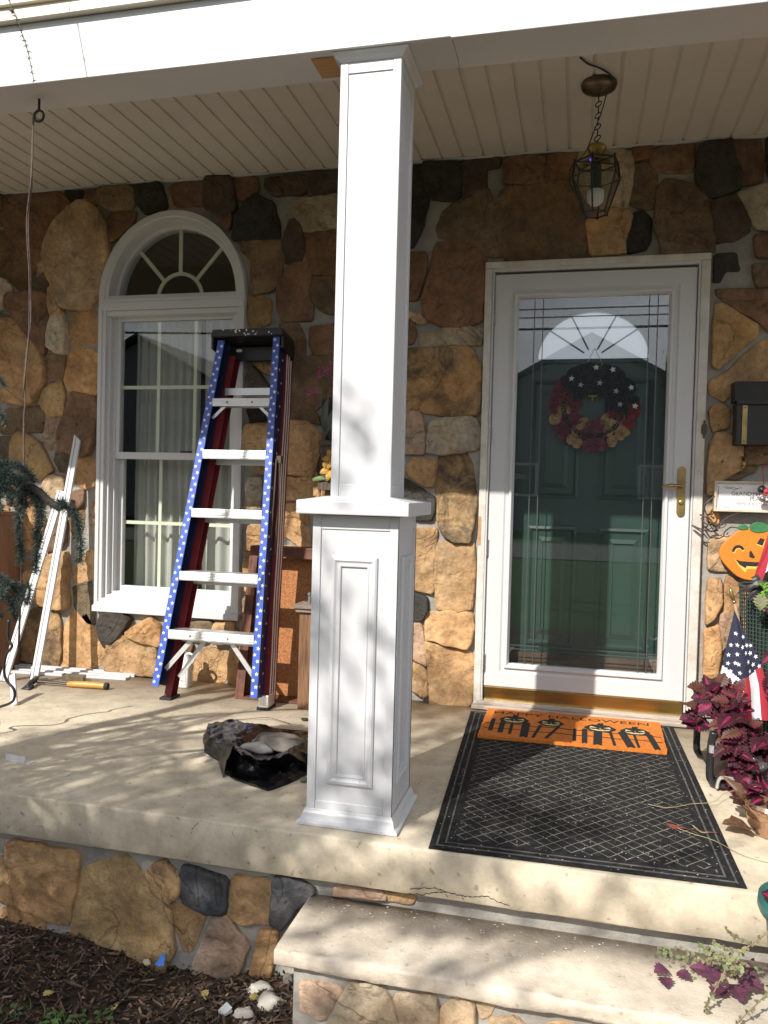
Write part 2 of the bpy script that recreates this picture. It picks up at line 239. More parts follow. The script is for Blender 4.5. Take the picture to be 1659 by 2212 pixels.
STONES_WALL = """r -2693,2576 -2355,2566 -2296,2506 -2301,2434 -2371,2370 -2409,2287 -2434,2226 -2506,2190 -2567,2295 -2655,2362 -2697,2422
b -2835,2585 -2713,2583 -2710,2423 -2833,2418
k -2317,2578 -2214,2574 -2213,2551 -2257,2498 -2296,2523
r -2195,2573 -2119,2573 -2118,2523 -2142,2491 -2187,2522
b -2090,2571 -1913,2571 -1899,2493 -1923,2462 -2028,2457 -2089,2488
k -1876,2568 -1747,2571 -1721,2466 -1733,2440 -1830,2434 -1874,2481
r -2053,2420 -1984,2449 -1898,2438 -1909,2379 -1982,2322 -2025,2297 -2058,2387
t -2219,2496 -2181,2499 -2104,2445 -2071,2387 -2049,2253 -2072,2127 -2092,2016 -2132,1967 -2196,1953 -2299,1961 -2333,2036 -2380,2134 -2408,2225 -2396,2304 -2339,2380 -2276,2460
b -2798,2381 -2689,2376 -2628,2338 -2554,2277 -2506,2190 -2511,2116 -2544,2072 -2590,2056 -2645,2115 -2713,2147 -2794,2156
t -2473,2194 -2434,2215 -2394,2202 -2400,2163 -2459,2148
g -2433,2147 -2400,2151 -2399,2089 -2411,2050 -2503,2047 -2517,2071 -2478,2115
c -2807,2127 -2726,2124 -2685,2111 -2644,2075 -2643,2024 -2669,1984 -2723,1957 -2805,1959
r -2636,2029 -2431,2028 -2404,1999 -2402,1914 -2421,1829 -2425,1727 -2445,1715 -2520,1831 -2601,1913 -2655,1955 -2650,2007
o -2398,2044 -2372,2065 -2332,1996 -2312,1934 -2318,1917 -2376,1924 -2391,1998
c -2376,1913 -2305,1911 -2297,1826 -2295,1719 -2347,1719 -2393,1749 -2388,1839
o -2266,1932 -2132,1928 -2106,1889 -2104,1799 -2129,1761 -2244,1757 -2270,1780
o -2776,1878 -2681,1892 -2614,1896 -2560,1832 -2485,1750 -2438,1670 -2429,1567 -2461,1510 -2493,1453 -2560,1442 -2674,1471 -2757,1512 -2772,1605 -2775,1779
b -2399,1703 -2307,1708 -2306,1640 -2318,1577 -2396,1567 -2411,1658
o -2256,1724 -2153,1722 -2095,1682 -2092,1508 -2123,1491 -2213,1503 -2265,1520 -2292,1577 -2294,1656
y -2429,1513 -2325,1558 -2306,1487 -2302,1411 -2310,1380 -2380,1380 -2421,1405 -2440,1451
b -2660,1405 -2451,1421 -2445,1385 -2449,1288 -2514,1288 -2664,1276 -2700,1291 -2707,1328
p -2415,1365 -2339,1370 -2329,1309 -2330,1202 -2400,1196 -2436,1201 -2437,1308
r -2243,1491 -2185,1481 -2122,1466 -2104,1431 -2107,1270 -2139,1179 -2179,1169 -2260,1188 -2307,1198 -2309,1309 -2276,1400 -2259,1461
y -2603,1256 -2561,1272 -2490,1247 -2454,1227 -2411,1155 -2369,1085 -2433,1043 -2451,1047 -2588,1101 -2613,1111 -2608,1204
g -2760,1244 -2621,1251 -2611,1204 -2619,1116 -2685,1120 -2759,1151
g -2347,1177 -2295,1188 -2237,1178 -2247,1107 -2281,1061 -2328,1080 -2358,1131
o -2213,1153 -2150,1149 -2110,1135 -2108,1009 -2159,993 -2216,1011 -2235,1057
t -2397,1028 -2351,1049 -2286,1040 -2285,979 -2337,922 -2354,891 -2407,920 -2414,981
r -2244,960 -2181,977 -2180,896 -2254,853 -2323,820 -2336,881 -2290,934
o -2594,711 -2490,901 -2408,795 -2432,686 -2521,636
r -2363,751 -2294,845 -2276,784 -2283,692 -2343,644 -2397,657
o -2505,513 -2360,612 -2273,632 -2258,540 -2270,463 -2251,357 -2303,339 -2409,355 -2481,429
o -2582,556 -2484,591 -2501,529 -2545,464 -2581,470
r -2261,907 -2184,970 -2173,849 -2189,749 -2231,725 -2254,770
p -2127,896 -2098,927 -2093,715 -2120,737 -2139,835
o -2203,612 -2118,646 -2107,525 -2158,477 -2227,488
g -2226,443 -2166,469 -2123,471 -2104,358 -2102,267 -2145,272 -2216,344
m -2488,304 -2329,329 -2310,246 -2307,76 -2323,13 -2448,35 -2583,40 -2558,167
o -2233,312 -2163,316 -2092,199 -2035,134 -2038,66 -2123,21 -2297,15 -2290,124 -2266,233
k -2035,317 -1942,330 -1874,296 -1948,201 -2014,144 -2049,194 -2059,254
o -1881,236 -1758,311 -1708,277 -1706,166 -1780,183 -1881,213
o -1931,202 -1822,187 -1730,164 -1727,15 -1835,14 -2004,23 -2021,67 -1989,160
b -2756,595 -2628,577 -2616,406 -2641,271 -2751,249
o -2761,877 -2651,865 -2622,741 -2629,632 -2756,611
g -2750,217 -2613,250 -2593,134 -2628,21 -2747,4
g -1562,301 -1415,317 -1407,247 -1489,218 -1580,241 -1587,282
o -1383,307 -1289,319 -1288,261 -1299,219 -1381,208 -1394,253
b -1282,284 -1232,270 -1244,246 -1281,238
o -1513,116 -1431,175 -1342,164 -1315,107 -1327,48 -1345,17 -1465,7 -1530,14 -1518,68
o -1298,184 -1249,217 -1235,148 -1244,8 -1288,4 -1308,38 -1309,113
b -1611,185 -1514,181 -1532,102 -1536,8 -1627,24
t -1232,952 -1155,954 -1154,902 -1234,900
o -1216,814 -1152,813 -1149,719 -1203,659 -1228,664 -1225,773
o -1045,928 -919,949 -905,836 -971,874 -1037,866 -1056,905
o -1043,849 -965,868 -904,808 -890,729 -932,722 -1023,781
o -1221,635 -1142,673 -1046,712 -901,701 -891,514 -1040,484 -1206,486
b -1223,450 -1052,460 -1036,289 -1126,243 -1219,265
o -1021,450 -890,486 -867,289 -914,229 -1017,290
o -1218,231 -1034,232 -1006,51 -1201,23
g -985,213 -866,255 -861,40 -975,42
r -1388,2579 -1223,2575 -1213,2511 -1257,2461 -1340,2477 -1382,2522
r -1402,2477 -1348,2478 -1345,2341 -1365,2327 -1399,2359
d -1150,2559 -951,2560 -945,2493 -992,2474 -1108,2478 -1149,2506
d -923,2566 -791,2571 -718,2570 -715,2460 -909,2465 -930,2503
k -1213,2473 -1131,2434 -1096,2335 -1095,2271 -1224,2278 -1327,2272 -1313,2377 -1257,2442
b -1306,2263 -1216,2266 -1094,2256 -1076,2177 -1081,2046 -1137,2010 -1222,1995 -1232,2090 -1230,2150 -1280,2205
c -987,2448 -788,2450 -715,2445 -711,2314 -952,2297 -973,2343 -1006,2397
d -1036,2339 -1001,2345 -968,2302 -958,2209 -972,2154 -1007,2133 -1060,2161 -1070,2251 -1047,2299
r -956,2283 -784,2281 -710,2281 -705,2068 -911,2088 -937,2178 -935,2237
r -1043,2101 -999,2125 -936,2130 -919,2096 -925,1984 -907,1928 -906,1861 -1053,1861 -1078,1915 -1080,1990 -1073,2049
b -895,2058 -782,2060 -705,2057 -700,1867 -844,1900 -896,1946
y -1242,1980 -1185,1978 -1127,1954 -1129,1848 -1202,1827 -1243,1851
b -1072,1828 -980,1829 -943,1761 -940,1664 -972,1657 -1020,1657 -1046,1737
r -904,1812 -776,1824 -710,1822 -707,1690 -885,1685 -903,1741
b -1027,1628 -963,1642 -901,1667 -830,1677 -737,1657 -733,1498 -821,1469 -886,1406 -959,1458 -1031,1485 -1050,1575
b -1031,1477 -959,1454 -894,1409 -849,1335 -917,1350 -965,1372 -1012,1353 -1044,1349
o -1004,1345 -916,1335 -848,1275 -842,1216 -887,1095 -950,1090 -1046,1100 -1056,1341
o -1062,1065 -858,1066 -848,965 -1059,959
o -1235,1329 -1129,1334 -1092,1334 -1089,1201 -1236,1199 -1238,1272
g -1232,1577 -1201,1615 -1155,1569 -1121,1519 -1133,1500 -1218,1505
k -1241,1406 -1147,1409 -1145,1352 -1215,1345
o -1205,1645 -1116,1651 -1084,1643 -1098,1576 -1151,1599
o -1209,1116 -1136,1121 -1087,1122 -1086,1080 -1176,1086
c -1216,1058 -1151,1063 -1145,1006 -1148,957 -1226,955 -1228,1012
d -825,1447 -701,1476 -697,1313 -806,1320 -838,1357
d -813,1283 -696,1291 -691,1091 -847,1092
o -827,1059 -691,1069 -688,969 -824,965
k -347,2571 -187,2560 -183,2426 -220,2403 -316,2420 -340,2474 -349,2527
k -443,2582 -366,2580 -352,2482 -331,2421 -354,2295 -394,2203 -433,2205
d -168,2577 -1,2583 -4,2532 -59,2525 -57,2455 -115,2429 -156,2410 -163,2506
b -245,2348 -189,2382 -130,2401 -74,2427 -45,2425 -28,2350 4,2257 28,2200 34,2138 -10,2132 -55,2142 -86,2184 -169,2214 -261,2226 -277,2268
r -286,2190 -214,2201 -127,2190 -78,2165 -51,2123 -56,2039 -63,1909 -61,1843 -106,1818 -173,1812 -257,1822 -311,1849 -336,1910 -333,1956 -302,2067
r -428,2148 -335,2147 -337,2068 -368,1949 -422,1947
t -420,1879 -362,1866 -326,1831 -345,1816 -420,1845
b 26,2574 199,2569 198,2457 146,2453 33,2464
r 223,2568 332,2583 372,2572 334,2516 320,2461 246,2458 218,2456 217,2504
b 14,2396 42,2435 147,2432 226,2443 301,2442 330,2408 348,2336 400,2281 424,2252 443,2151 433,2100 197,2103 47,2110 20,2213 4,2336
c 376,2593 509,2579 592,2550 594,2474 585,2376 577,2332 556,2316 447,2318 359,2445
r 599,2594 676,2588 674,2535 610,2526
r 677,2557 740,2579 845,2575 852,2500 845,2461 727,2469 688,2503
b 606,2500 662,2505 698,2453 708,2395 698,2316 647,2315 599,2340 601,2411
o 417,2270 517,2309 579,2292 601,2268 589,2224 574,2171 580,2122 436,2115
k 613,2281 647,2292 687,2250 685,2179 665,2131 593,2121 587,2171 598,2228
b 713,2377 745,2424 796,2411 864,2385 903,2339 939,2253 946,2170 948,2109 739,2110 732,2177 710,2222 716,2297
k 883,2554 904,2561 1010,2575 1017,2496 1043,2447 1045,2382 973,2352 902,2361 879,2423 877,2498
r 1022,2578 1119,2575 1142,2496 1137,2410 1109,2395 1057,2398 1046,2468 1025,2500
k 1151,2577 1215,2576 1220,2422 1160,2426
c 1050,2342 1126,2368 1222,2370 1228,2194 1172,2189 1124,2200 1090,2249 1064,2311
d 941,2314 1034,2335 1060,2286 1091,2232 1088,2184 1032,2157 967,2147 956,2231
r 1117,2157 1229,2173 1232,2070 1136,2074
k 961,2082 1041,2082 1055,2012 1006,2018 989,1976 961,1977
b 1122,2032 1177,2037 1224,2038 1227,1947 1137,1947 1120,1997
r 981,1930 1076,1927 1228,1918 1233,1759 1173,1761 1136,1797 1048,1855 985,1903
y 971,1858 1011,1857 1062,1819 1130,1771 1135,1729 1085,1687 1043,1645 995,1600 970,1613 970,1719
o 1045,1586 1104,1651 1151,1693 1235,1697 1241,1532 1072,1520 1058,1487 1025,1454 968,1488 967,1534
o 973,1420 1005,1430 1039,1406 1040,1368 1031,1333 977,1319 966,1354 961,1395
c 1053,1378 1069,1378 1071,1302 1052,1305
o 987,1291 1023,1295 1076,1257 1098,1171 1080,1146 1017,1100 986,1047 963,1046 963,1151 969,1238
b 1111,1160 1163,1158 1144,1133 1081,1104 1036,1104 1080,1143
b 1115,1247 1204,1248 1267,1249 1269,1191 1162,1172 1118,1171
o 969,959 995,977 1012,942 1010,907 970,920
t 979,826 1029,845 1064,841 1069,706 1003,702 977,712
o 980,647 1030,655 1033,557 1010,496 975,467 977,570
o 1060,667 1141,628 1175,522 1096,501 1055,515 1051,623
p 1036,492 1060,515 1086,495 1083,441 1069,386 1045,351 1033,410
o 972,417 1027,448 1040,351 1033,274 1026,181 980,166 975,324
o 1096,485 1225,488 1232,290 1092,306
b 1063,266 1233,263 1240,75 1060,69
r -408,1837 -391,1836 -372,1778 -384,1733 -409,1729
c -355,1782 -258,1779 -242,1796 -192,1803 -64,1787 -63,1751 -74,1714 -190,1721 -282,1714 -345,1715
m -434,1688 -349,1695 -248,1693 -148,1699 -102,1686 -76,1625 -66,1551 -65,1392 -197,1388 -290,1400 -345,1413 -426,1421
p -426,1396 -336,1383 -321,1300 -318,1205 -421,1204
c -280,1346 -238,1359 -93,1368 -63,1323 -61,1233 -89,1220 -226,1202 -293,1209 -295,1267
o -401,1120 -364,1171 -304,1164 -271,1164 -272,1048 -306,1047 -375,1083
k -417,1074 -335,1025 -270,990 -268,927 -276,885 -412,889
m -246,1177 -175,1190 -113,1187 -91,1138 -70,978 -72,900 -85,793 -160,790 -211,817 -238,887 -249,969 -244,1094
o -344,820 -291,827 -248,824 -259,691 -255,536 -356,554 -363,791
o -237,758 -176,770 -72,770 -65,663 -70,523 -73,471 -139,462 -233,457 -242,607
k -360,516 -287,501 -285,439 -308,395 -357,392
o -276,426 -185,436 -72,438 -66,369 -78,302 -91,278 -195,289 -229,306 -282,302 -279,378
p -361,368 -312,371 -291,297 -278,184 -357,216
o -276,283 -238,272 -180,257 -76,246 -57,219 -59,149 -60,22 -83,1 -249,-4 -253,133
o -370,181 -307,172 -277,131 -270,42 -294,30 -367,76
r -1695,2566 -1530,2588 -1497,2565 -1501,2458 -1659,2462
d -1478,2581 -1349,2580 -1326,2424 -1396,2387 -1488,2446
g -2709,1934 -2668,1921 -2681,1892 -2763,1883 -2791,1930
r -2617,1014 -2410,949 -2498,900 -2606,882
t -2412,1041 -2290,1059 -2272,1021 -2349,950 -2402,964"""
STONES_FOUNDATION = """o -1531,-256 -1412,-236 -1402,-285 -1406,-325 -1529,-358
o -1368,-179 -1123,-189 -1138,-286 -1162,-412 -1205,-411 -1401,-371 -1385,-275
o -1400,-410 -1293,-386 -1249,-418 -1257,-481 -1399,-504
y -1105,-243 -954,-177 -904,-215 -870,-270 -804,-320 -786,-436 -824,-531 -981,-528 -1143,-517 -1129,-338
o -871,-211 -815,-166 -766,-211 -765,-262 -797,-289 -854,-260
s -743,-178 -609,-196 -614,-298 -685,-302 -749,-282 -758,-232
o -578,-191 -471,-183 -457,-303 -544,-317 -591,-302
s -441,-168 -397,-158 -322,-190 -380,-255 -416,-311 -450,-295
o -796,-304 -677,-308 -691,-361 -722,-432 -746,-429 -779,-360
p -645,-325 -598,-318 -535,-387 -564,-479 -712,-497
o -490,-344 -430,-327 -436,-379 -457,-482 -518,-479
p -249,-164 -111,-159 -110,-182 -253,-194
o -106,-161 -17,-159 -29,-185 -110,-186"""
STONES_RISER = """p -260,-299 -164,-298 -155,-308 -187,-370 -211,-381 -258,-371
c -127,-284 -79,-271 -47,-273 -21,-316 1,-391 -177,-425 -174,-372
c -6,-290 92,-272 102,-376 5,-394
t 116,-299 157,-268 192,-278 198,-357 106,-375
t 203,-272 244,-268 230,-297 215,-304
t 241,-303 296,-289 331,-320 246,-348"""
# ---------------------------------------------------------------- fieldstone
STONE_COL = dict(o=(.56,.365,.190), y=(.47,.325,.16), b=(.24,.168,.102), r=(.255,.155,.098), t=(.49,.375,.245), c=(.51,.44,.33), p=(.46,.335,.245),
                 g=(.20,.165,.115), k=(.055,.052,.048), d=(.115,.09,.068), m=(.40,.265,.135), s=(.125,.14,.165))  # darker types such as b and r also carry the upper wall's shade
STAIN = dict(k=.5, m=.95, g=.6, d=.5, b=.25, s=.4, o=.12, y=.18, r=.2)
def stone_material():
    m = bpy.data.materials.new('fieldstone'); m.use_nodes = True; N = m.node_tree.nodes; L = m.node_tree.links; p = N['Principled BSDF']
    p.inputs['Roughness'].default_value = .82; p.inputs['Specular IOR Level'].default_value = .3
    at = N.new('ShaderNodeAttribute'); at.attribute_name = 'stone'; co = N.new('ShaderNodeTexCoord')
    def ns(scale, det=7, rough=.6, dist=0.0):
        n = N.new('ShaderNodeTexNoise'); n.inputs['Scale'].default_value = scale; n.inputs['Detail'].default_value = det
        n.inputs['Roughness'].default_value = rough; n.inputs['Distortion'].default_value = dist; L.new(co.outputs['Object'], n.inputs['Vector']); return n
    def ramp(src, a, b, ca, cb):
        c = N.new('ShaderNodeValToRGB'); c.color_ramp.elements[0].position = a; c.color_ramp.elements[1].position = b
        c.color_ramp.elements[0].color = ca; c.color_ramp.elements[1].color = cb; L.new(src, c.inputs[0]); return c
    def mul(a, b):
        x = N.new('ShaderNodeMix'); x.data_type = 'RGBA'; x.blend_type = 'MULTIPLY'; x.inputs['Factor'].default_value = 1
        L.new(a, x.inputs['A']); L.new(b, x.inputs['B']); return x.outputs['Result']
    n1 = ns(7, 9, .65, .4); n2 = ns(2.6, 4, .5, .8); n3 = ns(45, 5, .7); n4 = ns(5.5, 8, .68, .6)
    c = mul(at.outputs['Color'], ramp(n1.outputs['Fac'], .3, .72, (.50,.48,.46,1), (1.30,1.27,1.23,1)).outputs[0])
    c = mul(c, ramp(n2.outputs['Fac'], .35, .65, (1.06,.96,.87,1), (.95,1.0,1.06,1)).outputs[0])
    c = mul(c, ramp(n3.outputs['Fac'], .38, .55, (.80,.78,.76,1), (1.04,1.04,1.04,1)).outputs[0])
    nc = ns(1.7, 5, .55, 1.0); cs_ = N.new('ShaderNodeMath'); cs_.operation = 'SUBTRACT'; L.new(nc.outputs['Fac'], cs_.inputs[0]); cs_.inputs[1].default_value = .5
    ca = N.new('ShaderNodeMath'); ca.operation = 'ABSOLUTE'; L.new(cs_.outputs[0], ca.inputs[0]); crk = ramp(ca.outputs[0], .0, .006, (.62,.58,.54,1), (1,1,1,1)); c = mul(c, crk.outputs[0])
    st = ramp(n4.outputs['Fac'], .44, .60, (0,0,0,1), (1,1,1,1))
    f = N.new('ShaderNodeMath'); f.operation = 'MULTIPLY'; L.new(st.outputs[0], f.inputs[0]); L.new(at.outputs['Alpha'], f.inputs[1])
    x = N.new('ShaderNodeMix'); x.data_type = 'RGBA'; L.new(f.outputs[0], x.inputs['Factor']); L.new(c, x.inputs['A']); x.inputs['B'].default_value = (.045,.042,.035,1)
    L.new(x.outputs['Result'], p.inputs['Base Color'])
    nb = ns(16, 10, .66, .5); nb2 = ns(70, 6, .7)
    ad = N.new('ShaderNodeMath'); ad.operation = 'MULTIPLY_ADD'; L.new(nb2.outputs['Fac'], ad.inputs[0]); ad.inputs[1].default_value = .22; L.new(nb.outputs['Fac'], ad.inputs[2])
    bp = N.new('ShaderNodeBump'); bp.inputs['Strength'].default_value = 1.0; bp.inputs['Distance'].default_value = .017
    a2 = N.new('ShaderNodeMath'); a2.operation = 'MULTIPLY_ADD'; L.new(crk.outputs[0], a2.inputs[0]); a2.inputs[1].default_value = .35; L.new(ad.outputs[0], a2.inputs[2]); L.new(a2.outputs[0], bp.inputs['Height']); L.new(bp.outputs[0], p.inputs['Normal'])
    return m
STONE = stone_material()
MORTAR = mat('mortar', (.235,.22,.195), .9, col2=(.37,.35,.315), vscale=9, bump=.7, bscale=55, bdist=.006)

def build_stonework(name, text, yp, base, parent, extra=(), h0=.022, **kw):
    'stones of one wall: rounded, cleft faces standing proud of the mortar base mesh'
    me = bpy.data.meshes.new(name); V = list(base.v); F = list(base.f); MI = [0]*len(F); CO = [(1,1,1,0)]*len(F); SM = [False]*len(F)
    stones = []
    for ln in text.strip().split('\n'):
        k, rest = ln.split(' ', 1); stones.append((k, [tuple(int(a)/1000 for a in q.split(',')) for q in rest.split()]))
    stones += list(extra)
    for si, (k, poly) in enumerate(stones):
        rnd = random.Random(si*7+3)
        g0 = Vector((sum(p[0] for p in poly)/len(poly), sum(p[1] for p in poly)/len(poly))); cut = []
        for i in range(len(poly)):                              # knock the corners off
            a_, b_ = Vector(poly[i]), Vector(poly[(i+1) % len(poly)]); cut += [a_ + (b_-a_)*.10, b_ + (a_-b_)*.10]
        poly = [p + (p-g0).normalized()*min(.0185, .13*(p-g0).length+.004) for p in cut]
        pts = []                                                # resample
        for i in range(len(poly)):
            a = Vector(poly[i]); b = Vector(poly[(i+1) % len(poly)]); n = max(1, int((b-a).length/.016))
            pts += [a + (b-a)*(j/n) for j in range(n)]
        n = len(pts)
        if n < 8: continue
        c = sum(pts, Vector((0,0)))/n; size = sum((p-c).length for p in pts)/n
        q = []
        for p in pts:
            w = noise.noise(Vector((p.x*22, p.y*22, si*1.7)))*.006 + noise.noise(Vector((p.x*60, p.y*60, si*2.3)))*.0025
            q.append(p + (p-c).normalized()*w)
        h = h0*rnd.uniform(.5, 1.1); tilt = Vector((rnd.uniform(-.06,.06), rnd.uniform(-.07,.05)))
        nrm = []
        for i in range(n):
            t = q[(i+2) % n]-q[i-2]; nv = Vector((t.y, -t.x)).normalized()
            nrm.append(nv if nv.dot(q[i]-c) > 0 else -nv)
        ins = min(.0075, size*.16)
        q1 = [q[i]-nrm[i]*ins*.35 for i in range(n)]; q2 = [q[i]-nrm[i]*ins for i in range(n)]
        q2 = [(q2[i-1]+q2[i]*2+q2[(i+1) % n])/4 for i in range(n)]
        nr_ = max(3, min(16, int(size/.0085)))
        rows = [(q, -.25), (q, .62), (q1, .93), (q2, 1.0)] + [([c+(p-c)*(1-(k_+1)/(nr_+1)) for p in q2], 1.02) for k_ in range(nr_)]
        o = len(V); amp0 = min(1, size/.07)
        for rr, hh in rows:
            for pp in rr:
                y = h*hh
                if hh > .3:
                    nn = noise.noise(Vector((pp.x*9, pp.y*9, si*3.1))) + .5*noise.noise(Vector((pp.x*21, pp.y*21, si*1.3)))
                    u_ = (noise.noise(Vector((pp.x*5, pp.y*5, si*5.7))) + pp.x*tilt.x*15)*3; led = math.floor(u_) + min(1, (u_-math.floor(u_))*7)
                    y += (nn*.0060 + led*.0058 + (.3-abs(noise.noise(Vector((pp.x*11, pp.y*11, si*2.9)))))*.013 + noise.noise(Vector((pp.x*55, pp.y*55, si)))*.0022)*amp0*min(1, hh) + (pp-c).dot(tilt)*min(1, hh)
                V.append((pp.x, yp - max(y, -.01 if hh < 0 else .002), pp.y))
        V.append((c.x, yp - h*1.02, c.y)); L = len(rows)
        bc = STONE_COL[k]; br = rnd.uniform(.85, 1.15); hs = rnd.uniform(-.05, .05)
        col = (bc[0]*br*(1+hs), bc[1]*br, bc[2]*br*(1-hs), min(1, STAIN.get(k, 0)*rnd.uniform(.6, 1.2)))
        m0 = len(F)
        for r_ in range(L-1):
            for i in range(n): F.append((o+r_*n+i, o+(r_+1)*n+i, o+(r_+1)*n+(i+1)%n, o+r_*n+(i+1)%n))
        for i in range(n): F.append((o+(L-1)*n+i, o+L*n, o+(L-1)*n+(i+1)%n))
        cnt = len(F)-m0; MI += [1]*cnt; CO += [col]*cnt; SM += [True]*cnt
    me.from_pydata(V, [], F); me.materials.append(MORTAR); me.materials.append(STONE)
    me.polygons.foreach_set('material_index', MI); me.polygons.foreach_set('use_smooth', SM)
    bm = bmesh.new(); bm.from_mesh(me); bmesh.ops.recalc_face_normals(bm, faces=bm.faces[:]); bm.to_mesh(me); bm.free()
    at = me.color_attributes.new('stone', 'FLOAT_COLOR', 'CORNER'); flat = []
    for i, p in enumerate(me.polygons): flat += list(CO[i])*p.loop_total
    at.data.foreach_set('color', flat); me.update()
    o = bpy.data.objects.new(name, me); COL.objects.link(o); o.parent = parent
    return o
def rough_stones(x0, x1, z0, z1, seed, kinds='obbrrtocygp'):
    'more of the same masonry where the wall runs on past the photograph'
    rnd = random.Random(seed); out = []; nx = max(1, round((x1-x0)/.27)); nzz = max(1, round((z1-z0)/.24)); P = {}
    for i in range(nx+1):
        for j in range(nzz+1): P[i, j] = (x0+(x1-x0)*i/nx + (rnd.uniform(-.07,.07) if 0 < i < nx else 0), z0+(z1-z0)*j/nzz + (rnd.uniform(-.06,.06) if 0 < j < nzz else 0))
    for i in range(nx):
        for j in range(nzz):
            q = [P[i,j], P[i+1,j], P[i+1,j+1], P[i,j+1]]; cx = sum(a for a, _ in q)/4; cz = sum(b for _, b in q)/4
            poly = []
            for k in range(4):
                a = q[k]; b = q[(k+1) % 4]
                for t in (.12, .5, .88):
                    poly.append((a[0]+(b[0]-a[0])*t + rnd.uniform(-.012,.012), a[1]+(b[1]-a[1])*t + rnd.uniform(-.012,.012)))
            out.append((rnd.choice(kinds), [(cx+(a-cx)*.88, cz+(b-cz)*.86) for a, b in poly]))
    return out

HOUSE = thing('house', 'stone faced house front with white storm door, arched window and covered porch', 'house', (0, 0, 0))

WX0, WX1, WZ0, WZ1 = -2.083, -1.254, .345, 1.965
WCX = (WX0+WX1)/2; WRX = (WX1-WX0)/2
def wall_base():
    hole = [(WX0+.012, WZ0), (WX1-.012, WZ0)] + [(WCX+(WRX-.012)*math.cos(a), 1.985+.433*math.sin(a)) for a in [math.pi*i/24 for i in range(25)]]
    outer = [(-5.2, -.12), (-.03, -.12), (-.03, 2.078), (.92, 2.078), (.92, -.12), (3.0, -.12), (3.0, 2.66), (-5.2, 2.66)]
    b = MB()
    loops = [[Vector((x, z, 0)) for x, z in outer], [Vector((x, z, 0)) for x, z in reversed(hole)]]
    tris = tessellate_polygon(loops); P = outer + list(reversed(hole)); n = len(P)
    vs = [(x, 0, z) for x, z in P] + [(x, .16, z) for x, z in P]
    fs = [tuple(t) for t in tris] + [tuple(i+n for i in reversed(t)) for t in tris]
    for s0, cnt in ((0, len(outer)), (len(outer), len(hole))):
        fs += [(s0+i, s0+(i+1) % cnt, n+s0+(i+1) % cnt, n+s0+i) for i in range(cnt)]
    return b.add(vs, fs)
extra = rough_stones(-5.15, -2.86, 0.02, 2.56, 5) + rough_stones(1.27, 2.95, .02, 2.56, 8) + rough_stones(-.69, -.448, 1.0, 2.55, 31) + rough_stones(-.86, -.385, .03, .98, 32)
build_stonework('stone_wall', STONES_WALL, 0.0, wall_base(), HOUSE, extra)
b = MB().box(-5.2, 3.0, -1.53, -1.30, -1.1, -.137)
build_stonework('foundation_wall', STONES_FOUNDATION, -1.53, b, HOUSE, rough_stones(-5.1, -1.6, -.6, -.17, 3) + rough_stones(.9, 2.9, -.6, -.25, 4), h0=.016)

# beam, fascia, ceiling, roof
MB().box(-5.2, 3.0, -1.486, -1.322, 2.321, 2.62).build('porch_beam', SOFFIT, HOUSE)
fb = MB(); fb.box(-5.2, .0155, -1.4975, -1.4865, 2.3125, 2.508); fb.box(-5.2, .0155, -1.486, -1.320, 2.3155, 2.3205)
fb.build('fascia_board', WHITE, HOUSE, bevel=.002)
fb = MB(); fb.box(.0155, 3.0, -1.501, -1.487, 2.3070, 2.508); fb.box(.0165, 3.0, -1.486, -1.318, 2.3150, 2.320)
fb.build('fascia_board', WHITE, HOUSE, bevel=.002)
WOODRAW = mat('bare_pine', (.50,.29,.13), .7, col2=(.36,.19,.08), vscale=6, stretch=(1,12,12), bump=.1)
MB().box(-.420, -.322, -1.458, -1.344, 2.3125, 2.3152).build('bare_wood_patch', WOODRAW, HOUSE)
sf = MB(); xs = []
x = .512 - .0975*60
prof = []
while x < 3.0:
    prof += [(x-.003, 0), (x-.0015, .008), (x+.002, .008), (x+.009, .003), (x+.013, 0)] if round((x-.512)/.0975) % 1 == 0 else []
    x += .0975
vs = []; fs = []
for px, dz in prof: vs += [(px, -1.322, 2.59+dz), (px, -.006, 2.59+dz)]
for i in range(len(prof)-1): fs.append((2*i, 2*i+1, 2*i+3, 2*i+2))
sf.add(vs, fs); sf.build('porch_ceiling', SOFFIT, HOUSE, fixn=False)
MB().box(-5.2, 3.0, -.030, -.006, 2.5835, 2.5895).build('ceiling_trim', WHITE, HOUSE)
rf = MB()
rf.add([(-5.2,-1.55,2.72),(3,-1.55,2.72),(3,.4,2.72),(-5.2,.4,2.72),(-5.2,-1.70,2.86),(3,-1.70,2.86),(3,.4,3.5),(-5.2,.4,3.5)], [(3,2,1,0),(4,5,6,7),(0,1,5,4),(1,2,6,5),(2,3,7,6),(3,0,4,7)])
rf.build('roof', mat('asphalt_shingle', (.09,.085,.08), .9, var=.3, vscale=20), HOUSE)
sd = MB()
for i in range(4):
    z = 2.510 + i*.052
    sd.add([(-5.2,-1.512-.012,z),(3,-1.512-.012,z),(3,-1.506,z+.052),(-5.2,-1.506,z+.052),(-5.2,-1.49,z),(3,-1.49,z),(3,-1.49,z+.0515),(-5.2,-1.49,z+.0515)],
           [(0,1,2,3),(4,7,6,5),(0,4,5,1),(3,2,6,7),(0,3,7,4),(1,5,6,2)])
sd.build('siding', CREAM, HOUSE)
MB().box(-5.2, 3.0, .161, 6.0, 3.0, 6.2).build('upper_wall', CREAM, HOUSE)

